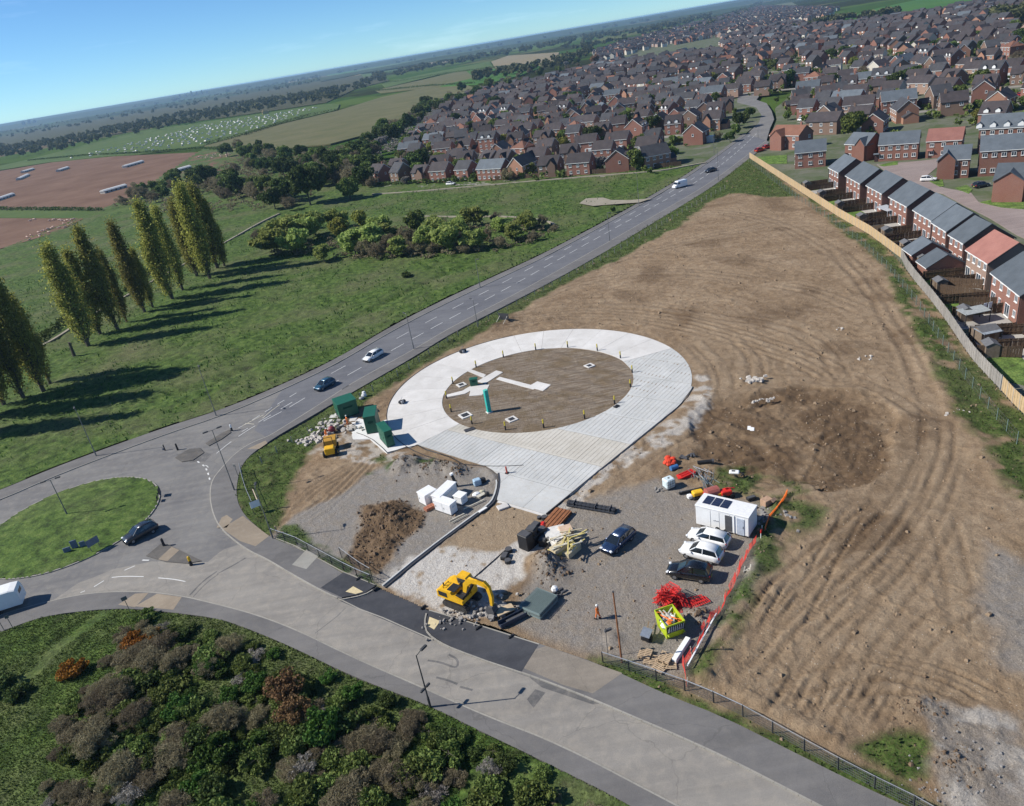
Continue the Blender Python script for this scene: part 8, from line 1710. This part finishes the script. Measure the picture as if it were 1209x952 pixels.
for (px, py), rad, h_ in MOUNDS[:12]:
    c_ = G(px, py); n_ = 110; a_ = rs3.uniform(0, 6.28, n_); r_ = np.abs(rs3.normal(0, .6, n_))*rad; x_ = c_.x+np.cos(a_)*r_; y_ = c_.y+np.sin(a_)*r_; xs = np.append(xs, x_); ys = np.append(ys, y_); zz = np.append(zz, site_fields(x_, y_)[0])
c2 = MB()
for x, y, z, s, a_ in zip(xs, ys, zz, rs3.gamma(2, .042, len(xs)), rs3.uniform(0,3,len(xs))): c2.box((x,y,z+s*.2), (s*1.4,s,s*.9), a_, .3, .3, .6)
tag(c2.build('soil_clods', M('dark_clod', (.15,.10,.062), .95, var=.25, scale=6, bmp=.3)), 'dark clods covering the heaps of dug soil', 'clods', kind='stuff')
tag(cl.build('soil_clods', CLOD), 'clods and small stones strewn over the bare soil', 'clods', kind='stuff')

# ------------------------------------------------------------------ fences by the road
def wire_fence(line, H, name, label, step=2.5, wires=(.3,.7,1.1), post=None, mesh=None, rail=False, z=.12, pw=.05, group=None, wr=.012):
    L_ = resample(line, step); t = thing(name, label, 'fence', (L_[0].x,L_[0].y,z), 0, group); o0 = Vector((L_[0].x,L_[0].y,0)); pm = MB(); pm.box((0,0,H/2), (pw,pw,H+.05)); pme = pm.mesh('post', post or STEEL)
    P3 = [Vector((p.x,p.y,0))-o0 for p in L_]
    for a in P3: piece('post', pme, t, tuple(a))
    q = MB()
    for a, b in zip(P3[:-1], P3[1:]):
        for w in wires: q.cyl(a+Vector((0,0,w)), b+Vector((0,0,w)), wr, wr, 3)
        if mesh:
            d = (b-a).length; n_ = int(d/mesh)
            for k in range(1, n_): c_ = a.lerp(b, k/n_); q.box((c_.x,c_.y,H/2), (.014,.014,H-.05))
    q.build('wire', STEEL, t)
    if rail:
        for a, b in zip(P3[:-1], P3[1:]): q = MB(); q.cyl(a+Vector((0,0,H)), b+Vector((0,0,H)), .035,.035,5); q.build('rail', M('bright_rail',(.42,.43,.44),.4,.5,bmp=0), t)
    return t
wire_fence(P([(712,783),(760,799),(812,817.5),(865,840),(915,868),(970,899),(1020,926),(1070,950),(1130,985)]), 1.25, 'mesh_fence', 'galvanised mesh fence with dark posts along the lower site boundary', 2.6, (.1,.35,.6,.85,1.1), DSTEEL, .12, True, .12, .09)
wire_fence(P([(322,634),(349,643),(380,660),(415,679),(445,692)]), 1.2, 'mesh_fence', 'mesh fence between the grey plot and the footway left of the entrance', 2.4, (.1,.5,.9,1.15), DSTEEL, .15, True, .12, .07); wire_fence(P([(404,660),(425,676),(448,690)]), 1.6, 'mesh_fence', 'short mesh panel folded back beside the entrance', 2.2, (.1,.6,1.1,1.55), DSTEEL, .15, True, .12, .06)
wire_fence(P([(286,558),(289,572),(294,588),(302,606)]), 1.5, 'mesh_fence', 'short mesh fence on the grass behind the white notice board', 1.6, (.1,.5,1.0,1.45), STEEL, .15, True, .12, .06)
wire_fence(P([(310,549),(340,528),(375,509),(400,492),(430,470),(480,440),(532,404),(600,366),(660,334),(720,303),(775,271),(815,247),(860,222)]), 1.3, 'post_and_wire_fence', 'pale concrete posts and wires between the main road and the bare soil', 3.2, (.4,.8,1.2), POSTC, None, False, .12, .11)
wire_fence(P([(884,192),(935,232),(975,258),(1015,288),(1050,322),(1082,362),(1112,408),(1140,450),(1172,492),(1212,540)]), 1.7, 'chain_link_fence', 'grey-green wire mesh fence running just inside the board fence', 3.0, (.1,.6,1.1,1.65), M('green_steel',(.22,.30,.27),.5,.3), .5, False, .15, .08, wr=.010)
g = G(305,607); t = thing('notice_board', 'white notice board on the grass beside the lamp post', 'sign', (g.x,g.y,.12), R(25)); q = MB(); q.bbox((0,0,1.5), (1.25,.05,1.0), .02); q.build('panel', WHS, t); q = MB(); [q.cyl((x,.05,0),(x,.05,1.9),.04,.04,6) for x in (-.5,.5)]; q.build('post', DSTEEL, t)
simple('banner_flag', 'narrow cream banner on a pole above the white notice board', 'banner', 308,604,.12,R(-40), [('pole', lambda m_: m_.cyl((0,0,0),(-.3,0,3.4),.03,.03,5), DSTEEL), ('banner', lambda m_: m_.box((-.1,.03,2.6),(.35,.03,1.6),0,0,-.1), M('cream_cloth',(.68,.55,.40),.8))])
simple('shrub_stump', 'brown broken stakes at the corner of the footway fence', 'stakes', 328,631,.12,0, [('stake', lambda m_: m_.box((0,0,.6),(.15,.12,1.2),0,.1), PAL), ('stake', lambda m_: m_.box((.5,-.3,.3),(.9,.12,.1),.4,0,.2), PAL)])
for i, (px, py) in enumerate(((500,718.5),(531,733),(565,743),(604,753),(444,697),(424,684.5))):
    simple('fence_foot', ['black rubber fence foot at the kerb corner right of the entrance','black fence foot, second right of the entrance','black fence foot, third right of the entrance','black fence foot at the end of the long dark fence shadow','black fence foot left of the entrance, nearest the kerb','black fence foot on the dark footway left of the entrance'][i], 'fence foot', px, py, .13, .6, [('block', lambda m_: m_.bbox((0,0,.08),(.75,.25,.15),.04), BLACKP), ('socket', lambda m_: m_.cyl((0,0,.1),(0,0,.25),.05,.05,6), GREYD)])

# ------------------------------------------------------------------ people
SKIN = M('skin', (.45,.27,.19), .6, bmp=0); HIVIS = M('hivis_orange', (.85,.20,.03), .7, var=.12, scale=8); BOOTM = M('boot', (.03,.025,.02), .8); HATM = M('hard_hat', (.80,.80,.76), .35, bmp=0); REFL = M('reflective_tape', (.62,.62,.60), .4, bmp=0)
def skinned(name, verts, edges, radii, mt, parent, root=0, sub=1):
    me = bpy.data.meshes.new(name); me.from_pydata(verts, edges, []); o = bpy.data.objects.new(name, me); COL.objects.link(o); o.parent = parent; me.materials.append(mt)
    o.modifiers.new('skin', 'SKIN'); me.skin_vertices[0] if len(me.skin_vertices) else None
    if not me.skin_vertices:
        bmm = bmesh.new(); bmm.from_mesh(me); ly = bmm.verts.layers.skin.verify(); bmm.to_mesh(me); bmm.free()
    for i, r in enumerate(radii): me.skin_vertices[0].data[i].radius = (r, r); me.skin_vertices[0].data[i].use_root = (i == root)
    s = o.modifiers.new('sub', 'SUBSURF'); s.levels = sub; s.render_levels = sub; return o
def person(px, py, rz, label, stride=.18, armup=0.0, z=.1, bend=0.0):
    g = G(px, py); t = thing('person', label, 'person', (g.x,g.y,z), rz); b = bend
    J = dict(pel=(0,0,.95), wst=(b*.2,0,1.12), chs=(b*.5,0,1.36-b*.1), nk=(b*.62,0,1.50-b*.14), hd=(b*.7+.02,0,1.60-b*.16), ht=(b*.75,0,1.74-b*.2))
    V = [J['pel'],J['wst'],J['chs'],J['nk'],J['hd'],J['ht']]; E = [(0,1),(1,2),(2,3),(3,4),(4,5)]; Rr = [.15,.14,.17,.065,.095,.07]
    for s in (-1,1):
        st = stride*s; o = len(V); V += [(0,s*.10,.88),(st*.5+.04,s*.11,.50),(st,s*.11,.10),(st+.12,s*.12,.04)]; E += [(0,o),(o,o+1),(o+1,o+2),(o+2,o+3)]; Rr += [.10,.065,.045,.04]
        o = len(V); ex = -st*.6+b*.6; up = armup if s > 0 else 0; sh_ = (b*.5,s*.20,1.42-b*.1); el = (b*.5+ex*.3+up*.15,s*.27,1.13+up*.1-b*.1); wr = (b*.5+ex*.8+.08+up*.3,s*.27,.90+up*.4-b*.1); hn = (wr[0]+.04,wr[1],wr[2]-.07)
        V += [sh_,el,wr,hn]; E += [(2,o),(o,o+1),(o+1,o+2),(o+2,o+3)]; Rr += [.07,.045,.03,.032]; h = o+3
        for k, (dx, dy, L_) in enumerate(((.035,-.0,.085),(.015,.0,.095),(-.005,.0,.09),(-.025,.0,.075))): q = len(V); V += [(hn[0]+dx,hn[1],hn[2]-.035),(hn[0]+dx+.015,hn[1],hn[2]-L_)]; E += [(h,q),(q,q+1)]; Rr += [.010,.008]
        q = len(V); V += [(hn[0]+.05,hn[1]-s*.02,hn[2]+.0)]; E += [(h,q)]; Rr += [.011]
    skinned('body', V, E, Rr, SKIN, t)
    V2 = [J['pel'],J['wst'],J['chs'],(J['nk'][0],0,J['nk'][2]-.03)]; E2 = [(0,1),(1,2),(2,3)]; R2 = [.175,.165,.195,.085]
    for s in (-1,1):
        st = stride*s; o = len(V2); V2 += [(0,s*.10,.86),(st*.5+.04,s*.11,.50),(st,s*.11,.13)]; E2 += [(0,o),(o,o+1),(o+1,o+2)]; R2 += [.12,.09,.08]
        o = len(V2); ex = -st*.6+b*.6; up = armup if s > 0 else 0; V2 += [(b*.5,s*.20,1.42-b*.1),(b*.5+ex*.3+up*.15,s*.27,1.13+up*.1-b*.1),(b*.5+ex*.75+.07+up*.28,s*.27,.93+up*.38-b*.1)]; E2 += [(2,o),(o,o+1),(o+1,o+2)]; R2 += [.09,.07,.055]
    skinned('coverall', V2, E2, R2, HIVIS, t)
    q = MB()
    for s in (-1,1): q.bbox((stride*s+.06,s*.115,.06), (.28,.12,.14), .03)
    q.build('boot', BOOTM, t); q = MB(); q.ball((J['ht'][0]-.01,0,J['ht'][2]-.02),.125,10,5,(1.1,1,.8)); q.cyl((J['ht'][0]-.01,0,J['ht'][2]-.06),(J['ht'][0]-.01,0,J['ht'][2]-.04),.15,.14,10); q.build('hard_hat', HATM, t)
    q = MB(); q.cyl((J['wst'][0],0,1.10),(J['wst'][0],0,1.16),.19,.19,12,False); [q.cyl((stride*s*.85,s*.11,.28),(stride*s*.8,s*.11,.33),.095,.095,8,False) for s in (-1,1)]; q.build('reflective_band', REFL, t)
    q = MB(); q.ball((J['hd'][0]+.10,0,J['hd'][2]-.005),.018,5,3,(1,.8,1.4)); [q.ball((J['hd'][0]+.0,s*.10,J['hd'][2]),.028,5,3,(.8,.5,1.2)) for s in (-1,1)]; q.build('nose_and_ears', SKIN, t); q = MB(); [q.ball((J['hd'][0]+.088,s*.035,J['hd'][2]+.03),.012,5,3) for s in (-1,1)]; q.box((J['hd'][0]+.09,0,J['hd'][2]-.045),(.012,.045,.01)); q.build('eyes_and_mouth', BOOTM, t)
    return t
person(706.5,731.5,R(150),'person in orange hi-vis clothing walking on the gravel near the rusty pole', .2); person(411.5,503,R(200),'person in orange hi-vis clothing standing in front of the largest green kiosk', .08, .6, .17); person(386,517,R(-30),'person in orange hi-vis clothing bending by the red mixer', .1, .3, .12, .45)

# ------------------------------------------------------------------ farm
HUTW = M('pale_hut_wall', (.45,.43,.39), .7); HUTR = M('pale_hut_roof', (.72,.71,.67), .6)
def hut(a_, b_, label, d=4.5, h=2.3):
    a = G(*a_); b = G(*b_); dv = b-a; L_ = dv.length; t = thing('pig_house', label, 'barn', ((a.x+b.x)/2,(a.y+b.y)/2,0), math.atan2(dv.y,dv.x), 'long pale sheds on the brown field'); q = MB(); q.box((0,0,h*.35),(L_,d,h*.7)); q.build('wall', HUTW, t)
    q = MB(); q.loft([[(x,-d/2-.2,h*.66),(x,-d*.3,h*.95),(x,0,h*1.1),(x,d*.3,h*.95),(x,d/2+.2,h*.66)] for x in (-L_/2-.3, L_/2+.3)]); q.build('roof', HUTR, t)
    for k in range(5): q = MB(); q.box((-L_*.4+k*L_*.2,-d/2-.03,h*.33),(1.2,.1,1.0)); q.build('opening', GREYD, t)
hut((147,198.5),(168,192.5),'long pale shed at the far middle of the brown field'); hut((203,205),(224,199),'long pale shed at the right end of the brown field'); hut((121.5,229),(148,221.5),'long pale shed nearest the camera on the brown field'); hut((-4,238),(15,231.5),'long pale shed cut by the left edge on the brown field'); hut((27,204.5),(39,201),'short pale shed at the far left of the brown field'); hut((69,203),(80,199.5),'short pale shed right of the other far left one'); hut((22,213),(33,208),'grey shed with clutter below the far left sheds')
q = MB(); n_ = 7; q.loft([[(x, -1.3*math.cos(math.pi*k/n_), 1.15*math.sin(math.pi*k/n_)) for k in range(n_+1)] for x in (-1.4,1.4)]); ark = q.mesh('pig_ark', M('galvanised_ark', (.52,.51,.48), .6, .1, inst=.25)); PF = P([(50,188),(165,158),(298,137),(385,124.5),(330,144),(241,170),(165,180),(132,182.5),(60,190)]); A = np.array(PF); n_ = 0; r_ = random.Random(6)
ux = G(165,158)-G(298,137); ux.normalize(); uy = Vector((-ux.y,ux.x,0)); c0 = G(220,160)
for i in range(-24, 24):
    for j in range(-14, 14):
        p = c0+ux*(i*19+r_.uniform(-4,4))+uy*(j*16+r_.uniform(-3,3)); 
        if n_ < 260 and inside(np.array([p.x]), np.array([p.y]), PF)[0] and r_.random() < .8:
            o = bpy.data.objects.new('pig_ark', ark); COL.objects.link(o); o.location = (p.x,p.y,.1); o.rotation_euler = (0,0,r_.uniform(0,3)); tag(o, 'small pale pig ark among the rows on the far green pasture', 'pig ark', 'pig arks in rows on the far pasture'); n_ += 1
# pigs
q = MB(); q.loft([[(x, r*math.cos(2*math.pi*k/8), .55+r*.9*math.sin(2*math.pi*k/8)+dz) for k in range(8)] for x, r, dz in ((-.75,.10,.05),(-.62,.24,.02),(-.2,.31,0),(.3,.29,0),(.58,.22,.02),(.78,.15,-.02),(.98,.07,-.08),(1.03,.065,-.1))])
for x, y in ((-.5,-.17),(-.5,.17),(.42,-.16),(.42,.16)): q.cyl((x,y,.42),(x+.03,y,.2),.085,.05,6); q.cyl((x+.03,y,.2),(x,y,0),.045,.05,6)
for s in (-1,1): q.add([(.62,s*.12,.72),(.78,s*.2,.78),(.74,s*.08,.70)],[(0,1,2)])
q.cyl((-.75,0,.65),(-.9,0,.55),.02,.01,4); pig = q.mesh('pig', M('pink_pig', (.60,.42,.34), .7, inst=.15))
for i in range(70):
    if i < 34: x, y = r_.uniform(232,272), 0; y = 186-(x-232)*.06+r_.uniform(-2.5,2.5)
    else: x = r_.uniform(30,88); y = 283-(x-30)*.33+r_.uniform(-3,3) if r_.random() < .65 else r_.uniform(259.5,262)
    g = G(x,y); o = bpy.data.objects.new('pig', pig); COL.objects.link(o); o.location = (g.x,g.y,.05); o.rotation_euler = (0,0,r_.uniform(0,6)); o.scale = (1.15,)*3; tag(o, 'pink pig scattered at the %s' % ('far edge of the brown field' if i < 34 else 'edge of the nearer brown field'), 'pig', 'pigs on the brown fields')
simple('straw_stack', 'tan straw stack standing at the wood edge of the far pasture', 'straw stack', 314,134.5,.1,.3, [('bales', lambda m_: (m_.box((0,0,2.2),(11,6,4.4)), m_.box((-1,0,5.2),(7,5,1.6))), M('straw',(.55,.38,.20),.9)), ('cover', lambda m_: m_.box((-1,0,6.05),(7.2,5.2,.1)), M('straw_light',(.62,.47,.28),.9))])
# skyline: a city's towers and low hills
CT = M('far_concrete', (.30,.30,.31), .8)
for i, (px, h_, w_) in enumerate(((206,30,16),(212,46,14),(219,38,22),(226,60,15),(232,44,20),(238,52,15),(244,34,18),(27,42,30),(34,50,22),(40,38,26))):
    x = (px-IW/2)/FOC; hy = 476-44.8; pyh = 147-.169*px+1.2; g = G(px, pyh); k = 8600/math.hypot(g.x,g.y); t = thing('distant_tower', ('tower on the hazy city skyline, %s from the left of the larger cluster' % ORD[i]) if i < 7 else 'tower at the far left of the horizon, %s from the left' % ORD[i-7], 'tower', (g.x*k,g.y*k,-.6), .3, 'towers of the distant city')
    q = MB(); q.box((0,0,h_/2),(w_,w_*.8,h_)); q.build('tower_block', CT, t); q = MB(); q.box((0,0,h_+2),(w_*.5,w_*.4,4)); q.build('plant_room', CT, t)
def ridge(name, a0, a1, r, hts, mt, depth=900):
    n_ = 120; V = []; F = []
    for i in range(n_+1):
        a = R(a0+(a1-a0)*i/n_); h_ = hts(i/n_)
        for k, (dr, hh) in enumerate(((-depth,-1),(-depth*.4,h_*.6),(0,h_),(depth*.5,h_*.7),(depth,-1))): rr = r+dr; V.append((rr*math.sin(a), rr*math.cos(a), hh))
    for i in range(n_):
        for k in range(4): o = i*5+k; F.append((o,o+5,o+6,o+1))
    me = bpy.data.meshes.new(name); me.from_pydata(V, [], F); me.materials.append(mt); me.polygons.foreach_set('use_smooth',[True]*len(F)); o = bpy.data.objects.new(name, me); COL.objects.link(o); return struct(o)
HM = mat_field('wooded_hill', (.025,.04,.02), (.07,.09,.035), .002, .02)
nz = lambda s, k: float(fbm(np.array([s*k]), np.array([k*1.0]), 1, 4, int(k))[0])
ridge('hills', -60, 60, 9000, lambda s: 8+38*nz(s, 9), HM); ridge('hills', -60, 60, 12500, lambda s: 25+45*nz(s, 6), HM, 1400); ridge('hills', -60, 60, 5200, lambda s: 4+16*nz(s, 14), HM, 700)

# ------------------------------------------------------------------ air
hz = MB(); hz.box((0, 9000, (CAMH+3.2-2.6)/2), (36000, 36000, CAMH+3.2+2.6))
mt, nt_, bs_ = newmat('air'); nt_.nodes.remove(bs_); pv = nt_.nodes.new('ShaderNodeVolumePrincipled')
pv.inputs['Color'].default_value = (.45,.70,1,1); pv.inputs['Density'].default_value = 0.00007; pv.inputs['Anisotropy'].default_value = 0.2
nt_.links.new(pv.outputs[0], nt_.nodes['Material Output'].inputs['Volume'])
hzo = hz.build('haze', mt); tag(hzo, kind='stuff')
